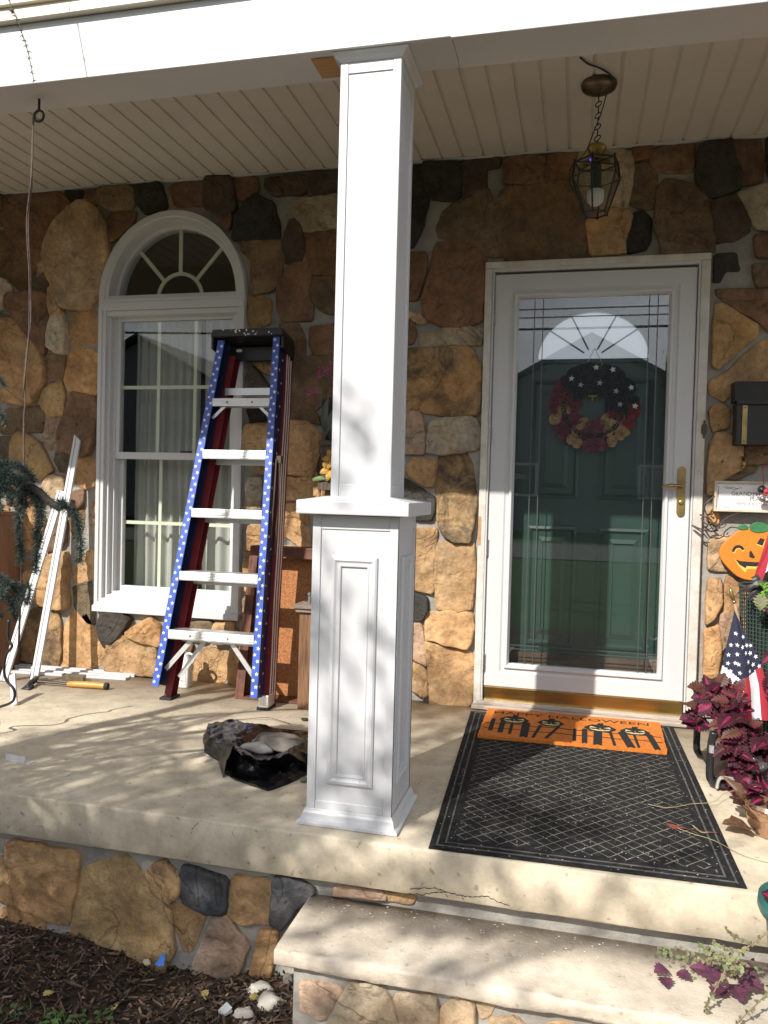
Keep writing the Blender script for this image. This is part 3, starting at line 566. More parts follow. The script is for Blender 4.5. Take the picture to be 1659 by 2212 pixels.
# rooms behind the glass
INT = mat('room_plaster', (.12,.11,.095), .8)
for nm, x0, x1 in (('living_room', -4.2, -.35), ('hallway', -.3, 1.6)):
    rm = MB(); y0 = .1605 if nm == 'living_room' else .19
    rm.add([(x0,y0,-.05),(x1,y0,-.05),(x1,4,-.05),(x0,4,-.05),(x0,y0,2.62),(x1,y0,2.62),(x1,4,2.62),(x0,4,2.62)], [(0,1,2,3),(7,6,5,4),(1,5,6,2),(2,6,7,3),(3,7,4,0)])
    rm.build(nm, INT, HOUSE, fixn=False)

# ---------------------------------------------------------------- arched window
GLASS = glass('window_glass', .062, (.96,.98,.97))
win = MB().frame(WX0, WX1, WZ0+.02, WZ1+.02, [(0,.10),(0,-.038),(.020,-.038),(.023,-.030),(.040,-.030),(.043,-.008),(.058,-.008),(.061,.02),(.075,.02),(.075,.10)]).build('arched_window', WHITE, HOUSE, bevel=.0015)
ar = MB(); rows = []
for i in range(49):
    a = math.pi*i/48
    rows.append([(WCX+(WRX-ins)*math.cos(a), y, 1.986+(.443-ins)*math.sin(a)) for ins, y in [(0,.10),(0,-.038),(.030,-.038),(.034,-.031),(.052,-.031),(.058,.030),(.072,.036),(.072,.10)]])
ar.strip(rows, None).build('arch_frame', WHITE, win, bevel=.0015)
tr = MB(); tr.box(WX0+.003, WX1-.003, -.041, .09, 1.926, 1.966); tr.box(WX0+.03, WX1-.03, -.028, .09, 1.968, 2.004); tr.box(WX0+.04, WX1-.04, -.024, .09, 1.900, 1.925)
tr.build('transom_bar', WHITE, win, bevel=.002)
GRILLE = mat('window_grille', (.74,.74,.60), .5)
def sash(x0, x1, z0, z1, y, w=.032, wb=None, wt=None):
    wb = wb or w; wt = wt or w; m = MB()
    m.box(x0, x0+w, y-.016, y+.016, z0, z1); m.box(x1-w, x1, y-.016, y+.016, z0, z1)
    m.box(x0+w, x1-w, y-.018, y+.014, z0, z0+wb); m.box(x0+w, x1-w, y-.017, y+.015, z1-wt, z1)
    s = m.build('sash', WHITE, win, bevel=.0025)
    MB().box(x0+w-.004, x1-w+.004, y-.0015, y+.0015, z0+wb-.004, z1-wt+.004).build('pane', GLASS, win)
    g = MB(); xa, xb, za, zb = x0+w, x1-w, z0+wb, z1-wt; yy = y+.012
    for t in (1/3, 2/3): g.box(xa+(xb-xa)*t-.009, xa+(xb-xa)*t+.009, yy-.004, yy+.004, za, zb)
    zm = (za+zb)/2; xg = [xa] + [xa+(xb-xa)*t for t in (1/3, 2/3)] + [xb]
    for i in range(3): g.box(xg[i]+(.009 if i else 0), xg[i+1]-(.009 if i < 2 else 0), yy-.0035, yy+.0035, zm-.009, zm+.009)
    g.build('muntin', GRILLE, win)
sash(-2.012, -1.322, 1.150, 1.905, .040, w=.026, wb=.036)
sash(-2.012, -1.322, .405, 1.186, .078, w=.030, wb=.062, wt=.034)
m = MB(); c0 = (WCX, 2.004)
m.ring((WCX, .075, 2.004), .125, .010, axis=(0,1,0), n=24, m=6, a0=0, a1=2*math.pi)
m.v = [v for v in m.v]; 
m = MB(); rows = []
for i in range(25):
    a = math.pi*i/24; rows.append([(WCX+r*math.cos(a), y, 2.004+r*math.sin(a)) for r, y in ((.118,.066),(.137,.066),(.137,.074),(.118,.074))])
m.strip(rows, None)
for a in (45, 90, 135):
    d = Vector((math.cos(R(a)), 0, math.sin(R(a)))); p = Vector((WCX, .0705, 2.004)); m.beam(p+d*.135, p+Vector((d.x*.352, 0, d.z*.376)), .019, .008, up=(0,1,0))
m.build('muntin', GRILLE, win)
gp = [(WCX+.348*math.cos(math.pi*i/32), 2.003+.375*math.sin(math.pi*i/32)) for i in range(33)]
MB().prism(gp, .062, .064, lambda u, v, w: (u, w, v)).build('pane', GLASS, win)
sl = MB()
sl.add([(WX0-.006,-.048,.335),(WX1+.006,-.048,.335),(WX1+.006,.05,.335),(WX0-.006,.05,.335),(WX0-.006,-.048,.366),(WX1+.006,-.048,.366),(WX1+.006,.05,.402),(WX0-.006,.05,.402)],
       [(3,2,1,0),(4,5,6,7),(0,1,5,4),(1,2,6,5),(2,3,7,6),(3,0,4,7)])
sl.build('sill', WHITE, win, bevel=.003)
MB().box(-1.63, -1.575, .028, .055, 1.187, 1.196).build('sash_lock', BLACKM, win)
# curtains hang inside from their own rod
CURT = mat('sheer_curtain', (.44,.43,.40), .85, var=.06, vscale=3)
def curtain(x0, x1, z0, z1, y, folds, amp, seed, hem):
    rnd = random.Random(seed); nx = folds*10; nz = 26; vs = []; fs = []; ph = [rnd.uniform(.7, 1.3) for _ in range(folds+2)]
    for j in range(nz+1):
        t = j/nz
        for i in range(nx+1):
            s = i/nx; k = s*folds; a = amp*(.5+.5*t)*ph[int(k)]
            vs.append((x0+(x1-x0)*s + .012*t*math.sin(k*2.1+seed), y + a*math.sin(k*2*math.pi) + .008*noise.noise(Vector((s*9, t*3, seed))), z1+(z0-z1)*t + hem*math.sin(k*2.0)*t))
    for j in range(nz):
        for i in range(nx): fs.append((j*(nx+1)+i, j*(nx+1)+i+1, (j+1)*(nx+1)+i+1, (j+1)*(nx+1)+i))
    o = MB().add(vs, fs).build('curtain', CURT, None, smooth=True, fixn=False); return o
cu = curtain(-1.985, -1.60, .44, 1.97, .165+.02, 8, .018, 3, .006)
tag(cu, 'grey sheer curtain behind the left part of the arched window', 'curtain', 'curtains behind the arched window')
cu = curtain(-1.575, -1.20, .44, 1.97, .19, 6, .02, 9, .006)
tag(cu, 'grey sheer curtain behind the arched window, right one by the ladder', 'curtain', 'curtains behind the arched window')

# ---------------------------------------------------------------- doors
cs = MB()
for x0, x1, z0, z1 in ((-.046, -.012, .0, 2.062), (.902, .941, .0, 2.062), (-.046, .941, 2.0625, 2.093)): cs.box(x0, x1, -.034, .05, z0, z1)
door_casing = cs.build('door_casing', OFFWHITE, HOUSE, bevel=.004)
cs = MB()
for x0, x1, z0, z1, y in ((-.0118, -.002, .035, 2.046, -.030), (.892, .9018, .035, 2.046, -.030), (-.0118, .9018, 2.0462, 2.0622, -.030), (-.0085,-.0045,.04,2.04,-.036), (.8945,.8985,.04,2.04,-.036)): cs.box(x0, x1, y, .04, z0, z1)
cs.build('storm_frame', WHITE, door_casing, bevel=.0015)
MB().box(-.0445, -.032, -.0352, -.0342, .768, .905).build('bare_wood_chip', WOODRAW, door_casing)
th = MB(); th.box(-.05, .945, -.075, .04, .004, .022); th.box(-.03, .925, -.05, .05, .0222, .036)
thr = th.build('threshold', mat('weathered_sill', (.42,.36,.30), .7, var=.25, vscale=10, stretch=(1,8,8)), HOUSE, bevel=.003)
MB().box(-.01, .90, -.045, -.018, .0362, .0415).build('sill_plate', ALU, thr)
MB().box(-.01, .90, -.012, .04, .0362, .039).build('door_gap', DARK, thr)
sdm = MB()
sdm.frame(.0, .889, .104, 2.036, [(0,.016),(0,-.020),(.004,-.024),(.070,-.024),(.078,-.018),(.090,-.018),(.094,-.030),(.104,-.030),(.113,-.012),(.113,.016)])
STORM = sdm.build('storm_door', WHITE, HOUSE, bevel=.001, label='white full view storm door with brass handle')
MB().box(.105, .786, -.005, .0, .21, 1.93).build('pane', glass('storm_glass', .095, (.97,.985,.98)), STORM)
CAME = mat('glass_came', (.10,.105,.11), .4, metal=.5)
cm = MB()
for x in (.185, .224, .692, .729): cm.box(x-.002, x+.002, -.0075, -.0052, .216, 1.924)
for z in (1.873, 1.835, .305, .287): cm.box(.113, .776, -.0088, -.0078, z-.002, z+.002)
cm.build('came_bars', CAME, STORM)
MB().box(.004, .886, -.027, .012, .042, .1035).build('kick_plate', BRASSK, STORM, bevel=.001)
for z in (1.842, 1.286, .756, .214):
    h = MB(); h.lathe([(.0045,0),(.0045,.08)], (-.004, -.031, z-.04), 10)
    for k in range(4): h.lathe([(.0055,0),(.0055,.004)], (-.004, -.031, z-.034+k*.022), 10)
    h.box(-.0015, .006, -.0275, -.0245, z-.04, z+.04); h.build('hinge', STEEL, STORM)
hd = MB()
pl = [(.8345+.0175*math.cos(a)+0, 1.135+.020*math.sin(a)) for a in [math.pi*i/10 for i in range(11)]] + [(.8345+.0175*math.cos(a), .952+.020*math.sin(a)) for a in [math.pi+math.pi*i/10 for i in range(11)]]
hd.prism([(u+.016, v) for u, v in pl], -.0245, -.031, lambda u, v, w: (u, w, v))
hd.tube([(.8505,-.031,1.068),(.8505,-.062,1.068)], .008, 10)
hd.tube(spline([(.8505,-.062,1.068),(.82,-.066,1.069),(.79,-.064,1.066),(.765,-.060,1.062)], 5), [.0075]*6+[.009]*5+[.006]*4+[.004], 10)
hd.lathe([(.010,0),(.010,.006),(.006,.008)], (.8505,-.031,.995), 14, Matrix.Rotation(R(90), 3, 'X'))
hd.build('handle', BRASS, STORM, bevel=.0008)
# front door behind it
GREEN = mat('dark_green_paint', (.030,.062,.051), .35, var=.08, vscale=3, bump=.03, bscale=80)
GREEND = GREEN
ed = MB(); EY = .085
fanp = [(.453+.257*math.cos(math.pi*i/32), 1.655+.225*math.sin(math.pi*i/32)) for i in range(33)]
outer = [(-.02, .036), (.91, .036), (.91, 2.06), (-.02, 2.06)]
loops = [[Vector((x, z, 0)) for x, z in outer], [Vector((x, z, 0)) for x, z in reversed(fanp)]]
tris = tessellate_polygon(loops); P = outer + list(reversed(fanp))
ed.add([(x, EY, z) for x, z in P] + [(x, EY+.045, z) for x, z in P], [tuple(t) for t in tris] + [tuple(i+len(P) for i in reversed(t)) for t in tris] + [(4+i, 4+(i+1) % 33, len(P)+4+(i+1) % 33, len(P)+4+i) for i in range(33)])
ENTRY = ed.build('entry_door', GREEN, HOUSE, label='dark green panelled front door with fanlight')
for x0, x1, z0, z1 in ((.178, .405, .30, .865), (.502, .730, .30, .865), (.178, .405, 1.0, 1.56), (.502, .730, 1.0, 1.56)):
    MB().frame(x0, x1, z0, z1, [(0,EY+.001),(0,EY-.008),(.012,EY-.012),(.022,EY-.003),(.024,EY+.001)]).frame(x0+.05, x1-.05, z0+.05, z1-.05, [(0,EY+.001),(0,EY-.002),(.02,EY-.007)], close=False).build('panel', GREEN, ENTRY)
fr = MB(); rows = []
for i in range(33):
    a = math.pi*i/32; rows.append([(.453+(.257+i_)*math.cos(a), y, 1.655+(.225+i_)*math.sin(a)) for i_, y in ((-.006,EY-.008),(.018,EY-.010),(.022,EY-.001),(-.006,EY+.02))])
fr.strip(rows, None); fr.box(.175, .731, EY-.009, EY-.001, 1.636, 1.655)
fr.build('fanlight_frame', GREEN, ENTRY)
fl = bpy.data.materials.new('glowing_fanlight'); fl.use_nodes = True; pb = fl.node_tree.nodes['Principled BSDF']
pb.inputs['Base Color'].default_value = (.55,.58,.60,1); pb.inputs['Roughness'].default_value = .15; pb.inputs['Emission Color'].default_value = (.80,.88,1,1); pb.inputs['Emission Strength'].default_value = .27  # glow added to the pane itself; no light stands behind it
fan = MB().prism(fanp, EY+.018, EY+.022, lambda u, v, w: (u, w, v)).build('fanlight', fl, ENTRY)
sp = MB()
for a in (38, 66, 114, 142):
    d = Vector((math.cos(R(a)), 0, math.sin(R(a)))); sp.beam(Vector((.453+.05*d.x, EY+.012, 1.655+.05*d.z)), Vector((.453+.25*d.x, EY+.012, 1.655+.222*d.z)), .007, .006, up=(0,1,0))
sp.build('fanlight_bars', mat('lead_bar', (.16,.17,.18), .5), ENTRY)
kn = MB(); kn.box(.446, .468, EY-.02, EY, 1.49, 1.56)
kn.ring((.457, EY-.022, 1.512), .036, .0045, axis=(0,1,0), n=20, m=6, a0=R(0), a1=R(360), sz=1.0)
kn.lathe([(.001,0),(.007,.018),(.010,.03),(.006,.045),(.002,.05)], (.457, EY-.024, 1.452), 12)
kn.build('door_knocker', GOLD, ENTRY, smooth=False)
sw = MB(); sw.box(.0, .89, EY-.012, EY-.001, .045, .26); sw.build('door_sweep', mat('brown_kick_board', (.10,.065,.045), .5, var=.15), ENTRY)
db = MB(); pts = [(0,.042),(.006,.034),(.004,.026),(.013,.018),(.013,-.018),(.004,-.026),(.006,-.034),(0,-.042),(-.006,-.034),(-.004,-.026),(-.013,-.018),(-.013,.018),(-.004,.026),(-.006,.034)]
db.prism(pts, -.0345, -.040, lambda u, v, w: (.936+u*.9, w, 1.319+v)); db.lathe([(.006,0),(.005,.004)], (.936,-.040,1.319), 12, Matrix.Rotation(R(90), 3, 'X'))
db.build('doorbell', mat('antique_bronze', (.10,.075,.045), .5, metal=.7), HOUSE, bevel=.001)
# ---------------------------------------------------------------- porch floor, step, ground
CONC = bpy.data.materials.new('porch_concrete')
def concrete(name, a, b, cspots, bump=.25):
    m = mat(name, a, .85, col2=b, vscale=2.2, bump=bump, bscale=120, bdist=.003, detail=9, lo=.3, hi=.7)
    N = m.node_tree.nodes; L = m.node_tree.links; p = N['Principled BSDF']; src = p.inputs['Base Color'].links[0].from_socket
    co = N.new('ShaderNodeTexCoord'); n = N.new('ShaderNodeTexNoise'); n.inputs['Scale'].default_value = 38; n.inputs['Detail'].default_value = 4; L.new(co.outputs['Object'], n.inputs['Vector'])
    c = N.new('ShaderNodeValToRGB'); c.color_ramp.elements[0].position = .31; c.color_ramp.elements[1].position = .365; c.color_ramp.elements[0].color = (*cspots, 1); c.color_ramp.elements[1].color = (1,1,1,1)
    L.new(n.outputs['Fac'], c.inputs[0]); x = N.new('ShaderNodeMix'); x.data_type = 'RGBA'; x.blend_type = 'MULTIPLY'; x.inputs['Factor'].default_value = 1
    L.new(src, x.inputs['A']); L.new(c.outputs[0], x.inputs['B'])
    n2 = N.new('ShaderNodeTexNoise'); n2.inputs['Scale'].default_value = 9; n2.inputs['Detail'].default_value = 8; n2.inputs['Roughness'].default_value = .7; L.new(co.outputs['Object'], n2.inputs['Vector'])
    c2 = N.new('ShaderNodeValToRGB'); c2.color_ramp.elements[0].position = .32; c2.color_ramp.elements[1].position = .6; c2.color_ramp.elements[0].color = (.70,.685,.66,1); c2.color_ramp.elements[1].color = (1.04,1.04,1.04,1)
    L.new(n2.outputs['Fac'], c2.inputs[0]); y = N.new('ShaderNodeMix'); y.data_type = 'RGBA'; y.blend_type = 'MULTIPLY'; y.inputs['Factor'].default_value = 1
    L.new(x.outputs['Result'], y.inputs['A']); L.new(c2.outputs[0], y.inputs['B']); L.new(y.outputs['Result'], p.inputs['Base Color'])
    return m
CONC = concrete('porch_concrete', (.56,.485,.362), (.655,.572,.436), (.66,.62,.55))
STEPM = concrete('step_stone', (.52,.45,.365), (.63,.555,.455), (.75,.73,.7), bump=.5)
def slab(name, mt, x0, x1, y0, y1, z0, z1, nx, nose, amp, kind=None, parent=None, cracks=()):
    'slab with a worn rounded front edge'
    sec = [(y1, z1), ((y0+y1)/2, z1), (y0+nose*3, z1), (y0+nose, z1-.001), (y0+nose*.35, z1-nose*.25), (y0, z1-nose*.9), (y0+.001, z1-(z1-z0)*.5), (y0, z0+.004), (y0+.004, z0), (y1, z0)]
    rows = []
    for i in range(nx+1):
        x = x0+(x1-x0)*i/nx; row = []
        for j, (y, z) in enumerate(sec):
            w = noise.noise(Vector((x*5, j*.6, z*4)))*amp if 2 < j < 9 else 0
            e = noise.noise(Vector((x*26, j*1.1, 3)))*amp*.5 if 2 < j < 9 else 0
            row.append((x, y+w+e, z+(w*.6+e if 2 < j < 9 else 0)))
        rows.append(row)
    mb = MB().strip(rows, None)
    for ci, cr in enumerate(cracks):                              # cracks and chips that follow the worn face
        mb.mi = 1; top = []; bot = []; P_ = []
        for i in range(len(cr)-1):
            for k in range(5): P_.append((cr[i][0]+(cr[i+1][0]-cr[i][0])*k/5 + .0012*math.sin(i*3.3+k*2.1), cr[i][1]+(cr[i+1][1]-cr[i][1])*k/5 + .0018*math.sin(i*5.1+k*2.7)))
        P_.append(cr[-1]); vs = []
        for i, (x, z) in enumerate(P_):
            yy = min(rows[min(nx, max(0, int((x-x0)/(x1-x0)*nx)+d))][j][1] for d in (0, 1) for j in (6, 7))-.0008; w = .0010*(.4+abs(math.sin(i*1.7+ci)))
            vs += [(x, yy, z-w), (x, yy, z+w)]
        mb.add(vs, [(2*i, 2*i+2, 2*i+3, 2*i+1) for i in range(len(P_)-1)])
    o = mb.build(name, [mt, DARK] if cracks else mt, parent, smooth=False)
    for p in o.data.polygons: p.use_smooth = abs(p.normal.x) < .9
    return tag(o, kind=kind)
CRACKS = [[(-.03,-.133),(.02,-.128),(.055,-.116),(.09,-.112),(.13,-.117),(.165,-.114),(.195,-.106),(.23,-.118),(.26,-.124)],[(-.02,-.118),(.045,-.105),(.08,-.110),(.088,-.130)],[(.128,-.117),(.134,-.131)],[(-.68,-.010),(-.70,-.030),(-.705,-.055)]]
slab('porch_floor', CONC, -5.2, 3.0, -1.579, .06, -.136, 0, 420, .008, .0035, 'structure', cracks=CRACKS)
STEP = thing('front_step', 'worn grey concrete step with a stone riser below the door mat', 'step', (.7, -1.7, -.5))
slab('tread', STEPM, -.33, 2.2, -1.835, -1.531, -.243, -.2, 260, .011, .006, None, STEP)
rb = MB().box(-.287, 2.2, -1.795, -1.532, -1.0, -.244)
o = build_stonework('riser', STONES_RISER, -1.795, rb, STEP, rough_stones(.36, 2.1, -.56, -.27, 21, 'tcotp'), h0=.010)
o.matrix_parent_inverse = Matrix.Translation(-Vector((.7, -1.7, -.5)))
LS = MB().box(-.355, 2.2, -2.2, -1.80, -.60, -.425)
tag(LS.build('lower_step', STEPM, None, bevel=.012), 'lowest pale concrete step, corner showing under the stone riser', 'step')
# ground
def gz(x, y):
    base = -.445 - .045*math.exp(-((x+.75)**2)/.10)*math.exp(-((y+1.55)**2)/.15)
    return base + .022*noise.noise(Vector((x*2.1, y*2.1, 0))) + .010*noise.noise(Vector((x*8, y*8, 2))) + (.02 if x < -1.3 else 0)*min(1, (-1.3-x)*2 if x < -1.3 else 0)
MULCHG = mat('mulch_soil', (.030,.020,.014), .95, col2=(.075,.048,.032), vscale=30, bump=.9, bscale=60, bdist=.02)
vs = []; fs = []; xs = [-40, -20, -10] + [-6+.06*i for i in range(150)] + [4, 10, 20, 40]; ys = [-60, -30, -14, -8, -6] + [-5+.06*i for i in range(60)] + [-1.35, 2, 20]
for y in ys:
    for x in xs: vs.append((x, y, gz(x, y) if -6 <= x <= 3 and -5 <= y <= -1.3 else -.45))
nx = len(xs)
for j in range(len(ys)-1):
    for i in range(nx-1): fs.append((j*nx+i, j*nx+i+1, (j+1)*nx+i+1, (j+1)*nx+i))
GM = bpy.data.materials.new('garden_ground'); GM.use_nodes = True
def ground_mat(m):
    N = m.node_tree.nodes; L = m.node_tree.links; p = N['Principled BSDF']; p.inputs['Roughness'].default_value = .95; p.inputs['Specular IOR Level'].default_value = .15
    co = N.new('ShaderNodeTexCoord'); sx = N.new('ShaderNodeSeparateXYZ'); L.new(co.outputs['Object'], sx.inputs[0])
    n = N.new('ShaderNodeTexNoise'); n.inputs['Scale'].default_value = 34; n.inputs['Detail'].default_value = 8; L.new(co.outputs['Object'], n.inputs['Vector'])
    a = N.new('ShaderNodeValToRGB'); a.color_ramp.elements[0].position = .35; a.color_ramp.elements[1].position = .7; a.color_ramp.elements[0].color = (.018,.012,.009,1); a.color_ramp.elements[1].color = (.085,.055,.036,1); L.new(n.outputs['Fac'], a.inputs[0])
    g = N.new('ShaderNodeValToRGB'); g.color_ramp.elements[0].position = .3; g.color_ramp.elements[1].position = .7; g.color_ramp.elements[0].color = (.022,.040,.012,1); g.color_ramp.elements[1].color = (.055,.085,.028,1); L.new(n.outputs['Fac'], g.inputs[0])
    lt = N.new('ShaderNodeMath'); lt.operation = 'LESS_THAN'; lt.inputs[1].default_value = -5.2; L.new(sx.outputs['Y'], lt.inputs[0])
    x = N.new('ShaderNodeMix'); x.data_type = 'RGBA'; L.new(lt.outputs[0], x.inputs['Factor']); L.new(a.outputs[0], x.inputs['A']); L.new(g.outputs[0], x.inputs['B']); L.new(x.outputs['Result'], p.inputs['Base Color'])
    b = N.new('ShaderNodeBump'); b.inputs['Strength'].default_value = .9; b.inputs['Distance'].default_value = .02; L.new(n.outputs['Fac'], b.inputs['Height']); L.new(b.outputs[0], p.inputs['Normal'])
ground_mat(GM)
tag(MB().add(vs, fs).build('ground', GM, None, smooth=True, fixn=False), kind='structure')
# bark mulch: thousands of chips
CHIP = [mat('bark_dark', (.038,.025,.018), .9, var=.4, vscale=60), mat('bark_brown', (.125,.075,.046), .9, var=.4, vscale=60), mat('bark_pale', (.30,.21,.14), .9, var=.3, vscale=60), mat('bark_grey', (.11,.095,.08), .9, var=.3, vscale=60)]
mc = MB(); rnd = random.Random(4)
for i in range(15000):
    x = rnd.uniform(-2.3, -.26); y = rnd.uniform(-2.75, -1.50) if rnd.random() < .9 else rnd.uniform(-3.4, -2.6)
    z = gz(x, y); l = rnd.choice((.008,.014,.02,.03,.045))*rnd.uniform(.6,1.3); w = rnd.uniform(.003,.009); t = rnd.uniform(.0015,.004)
    M = Matrix.Translation((x, y, z+rnd.uniform(-.002,.012))) @ Matrix.Rotation(rnd.uniform(0, 6.28), 4, 'Z') @ Matrix.Rotation(rnd.gauss(0,.35), 4, 'Y') @ Matrix.Rotation(rnd.gauss(0,.5), 4, 'X')
    u = rnd.random(); mc.mi = 0 if u < .46 else 1 if u < .87 else 3 if u < .975 else 2
    mc.add([(-l/2,-w/2,0),(l/2,-w*.3,0),(l*.45,w*.4,0),(-l*.4,w/2,0),(-l/2,-w*.4,t),(l*.42,-w*.3,t),(l*.4,w*.3,t),(-l*.35,w*.45,t)], [(4,5,6,7),(0,1,5,4),(1,2,6,5),(2,3,7,6),(3,0,4,7)], M)
tag(mc.build('mulch_chips', CHIP, None, fixn=False), kind='stuff')

# ---------------------------------------------------------------- porch column
CX0, CX1, CY0, CY1 = -.363, -.099, -1.502, -1.238
COLUMN = thing('porch_column', 'square white porch column on a panelled pedestal, new unpainted wrap', 'column', (-.231, -1.37, 0))
ped = MB(); ped.box(CX0+.005, CX1-.005, CY0+.005, CY1-.005, .002, .934)
ped = ped.build('pedestal', WHITEP, COLUMN)
def side(fn, a0, a1, z0, z1, st, rt, rb_, name='corner_board'):
    'stiles and rails of one face; fn(u, out, z)'
    m = MB()
    def bx(u0, u1, za, zb, d):
        m.add([fn(u0,-.006,za),fn(u1,-.006,za),fn(u1,d,za),fn(u0,d,za),fn(u0,-.006,zb),fn(u1,-.006,zb),fn(u1,d,zb),fn(u0,d,zb)], [(3,2,1,0),(4,5,6,7),(0,1,5,4),(1,2,6,5),(2,3,7,6),(3,0,4,7)])
    bx(a0, a0+st, z0, z1, .005); bx(a1-st, a1, z0, z1, .005); bx(a0+st+.0006, a1-st-.0006, z1-rt, z1, .004); bx(a0+st+.0006, a1-st-.0006, z0, z0+rb_, .004)
    return m
faces = [(lambda u, o, z: (u, CY0+.005-o, z), CX0, CX1), (lambda u, o, z: (CX1-.005+o, u, z), CY0+.0004, CY1-.0004), (lambda u, o, z: (u, CY1-.005+o, z), CX0, CX1), (lambda u, o, z: (CX0+.005-o, u, z), CY0+.0004, CY1-.0004)]
for fn, a0, a1 in faces:
    side(fn, a0, a1, .020, .934, .026, .042, .050).build('pedestal_trim', WHITEP, ped, bevel=.0012)
    MB().frame(a0+.061, a1-.061, .125, .812, [(0,-.002),(0,.006),(.005,.010),(.012,.011),(.018,.006),(.023,.005),(.026,.0075),(.030,.0065),(.032,-.002)], fn=lambda x, y, z: fn(x, y, z)).build('panel_moulding', WHITEP, ped)
cp = MB(); cp.add([(-.402,-1.548,.937),(-.060,-1.548,.937),(-.060,-1.192,.937),(-.402,-1.192,.937),(-.402,-1.548,.977),(-.060,-1.548,.977),(-.060,-1.192,.977),(-.402,-1.192,.977),(-.330,-1.470,.991),(-.132,-1.470,.991),(-.132,-1.270,.991),(-.330,-1.270,.991)],
   [(3,2,1,0),(0,1,5,4),(1,2,6,5),(2,3,7,6),(3,0,4,7),(4,5,9,8),(5,6,10,9),(6,7,11,10),(7,4,8,11),(8,9,10,11)])
cp.build('pedestal_cap', WHITEP, COLUMN, bevel=.003)
SX0, SX1, SY0, SY1 = -.322, -.136, -1.462, -1.278
sh = MB().box(SX0+.004, SX1-.004, SY0+.004, SY1-.004, .986, 2.3125).build('shaft', WHITEP, COLUMN)
sfaces = [(lambda u, o, z: (u, SY0+.004-o, z), SX0, SX1), (lambda u, o, z: (SX1-.004+o, u, z), SY0+.0004, SY1-.0004), (lambda u, o, z: (u, SY1-.004+o, z), SX0, SX1), (lambda u, o, z: (SX0+.004-o, u, z), SY0+.0004, SY1-.0004)]
for fn, a0, a1 in sfaces: side(fn, a0, a1, .990, 2.292, .024, .036, .038).build('shaft_trim', WHITEP, sh, bevel=.0012)
def collar(name, x0, x1, y0, y1, sec):
    m = MB(); vs = []; fs = []
    for o_, z in sec: vs += [(x0-o_,y0-o_,z),(x1+o_,y0-o_,z),(x1+o_,y1+o_,z),(x0-o_,y1+o_,z)]
    n = len(sec)
    for a in range(n):
        b_ = (a+1) % n
        for k in range(4): fs.append((a*4+k, a*4+(k+1)%4, b_*4+(k+1)%4, b_*4+k))
    return m.add(vs, fs).build(name, WHITEP, COLUMN, bevel=.0008)
collar('base_moulding', CX0, CX1, CY0, CY1, [(.0005,.0015),(.024,.0015),(.024,.010),(.020,.013),(.014,.016),(.011,.024),(.009,.034),(.005,.040),(.003,.046),(.0005,.046)])
collar('crown_moulding', SX0, SX1, SY0, SY1, [(.0005,2.288),(.004,2.288),(.006,2.293),(.013,2.297),(.017,2.304),(.024,2.309),(.024,2.3145),(.0005,2.3145)])
# ---------------------------------------------------------------- step ladder leaning on the wall
BLUE = mat('ladder_blue', (.045,.10,.42), .42, var=.12, vscale=12); NAVY = mat('ladder_navy', (.012,.016,.06), .5, var=.2)
REDL = mat('ladder_red', (.17,.012,.016), .48, var=.15, vscale=10); STARW = mat('star_white', (.80,.80,.78), .5, var=.08, vscale=40)
BLKP = mat('black_plastic', (.014,.014,.015), .38, var=.3, vscale=20, bump=.1); RUB = mat('black_rubber', (.02,.02,.02), .8, bump=.3)
LAD = thing('step_ladder', 'folded step ladder with blue star rails and red striped legs leaning by the arched window', 'ladder', (-1.2, -.4, 0))
V3 = Vector
FL0, FL1 = V3((-1.476,-.452,.078)), V3((-1.297,-.200,1.722)); FR0, FR1 = V3((-.983,-.452,.066)), V3((-1.012,-.200,1.735))
def rail(name, p0, p1, out, w, depth, mf, mw, stars=True, back=True):
    t = (p1-p0).normalized(); ax = V3((1,0,0)); ax = (ax - t*ax.dot(t)).normalized(); nf = t.cross(ax).normalized()
    if nf.y > 0: nf = -nf                                       # towards the viewer
    m = MB(); m.mi = 0
    def bar(cx, cd, ww, dd):
        a = p0+ax*cx-nf*cd; b = p1+ax*cx-nf*cd; vs = []
        for p in (a, b):
            for i, j in ((-1,-1),(1,-1),(1,1),(-1,1)): vs.append(p+ax*(i*ww/2)+nf*(j*dd/2))
        m.add(vs, [(0,3,2,1),(4,5,6,7),(0,1,5,4),(1,2,6,5),(2,3,7,6),(3,0,4,7)])
    bar(0, 0, w, .004)
    m.mi = 1; bar(out*(w/2-.002), depth/2, .004, depth-.0042)
    if back: bar(0, depth, w, .004)
    if stars:
        m.mi = 2; L = (p1-p0).length; n = int(L/.0285); rnd = random.Random(3)
        for k in range(n):
            s = .02+k*.0285; off = (.0075 if k % 2 else -.0075); ctr = p0+t*s+ax*off+nf*.0026
            pts = star_pts(0, 0, .0102 if k % 2 else .0094, rnd.uniform(-.3,.3))
            m.add([ctr+ax*u+t*v for u, v in pts], [tuple(range(10))])
            if out > 0 and k % 2:                              # outer web carries stars too
                ctr = p0+t*s+ax*(w/2+.0004)-nf*(.018 if k % 4 == 1 else .05)
                m.add([ctr-nf*u+t*v for u, v in star_pts(0, 0, .0085, .2)], [tuple(range(10))])
    return m, t, ax, nf
m, t, ax, nf = rail('rail', FL0, FL1, -1, .035, .070, BLUE, NAVY); m.build('front_rail', [BLUE, NAVY, STARW], LAD, fixn=False)
m, t, ax, nf = rail('rail', FR0, FR1, 1, .034, .070, BLUE, NAVY); m.build('front_rail', [BLUE, NAVY, STARW], LAD, fixn=False)
RL0, RL1 = V3((-1.455,-.372,.012)), V3((-1.272,-.125,1.66)); RR0, RR1 = V3((-.958,-.385,.012)), V3((-1.005,-.125,1.68))
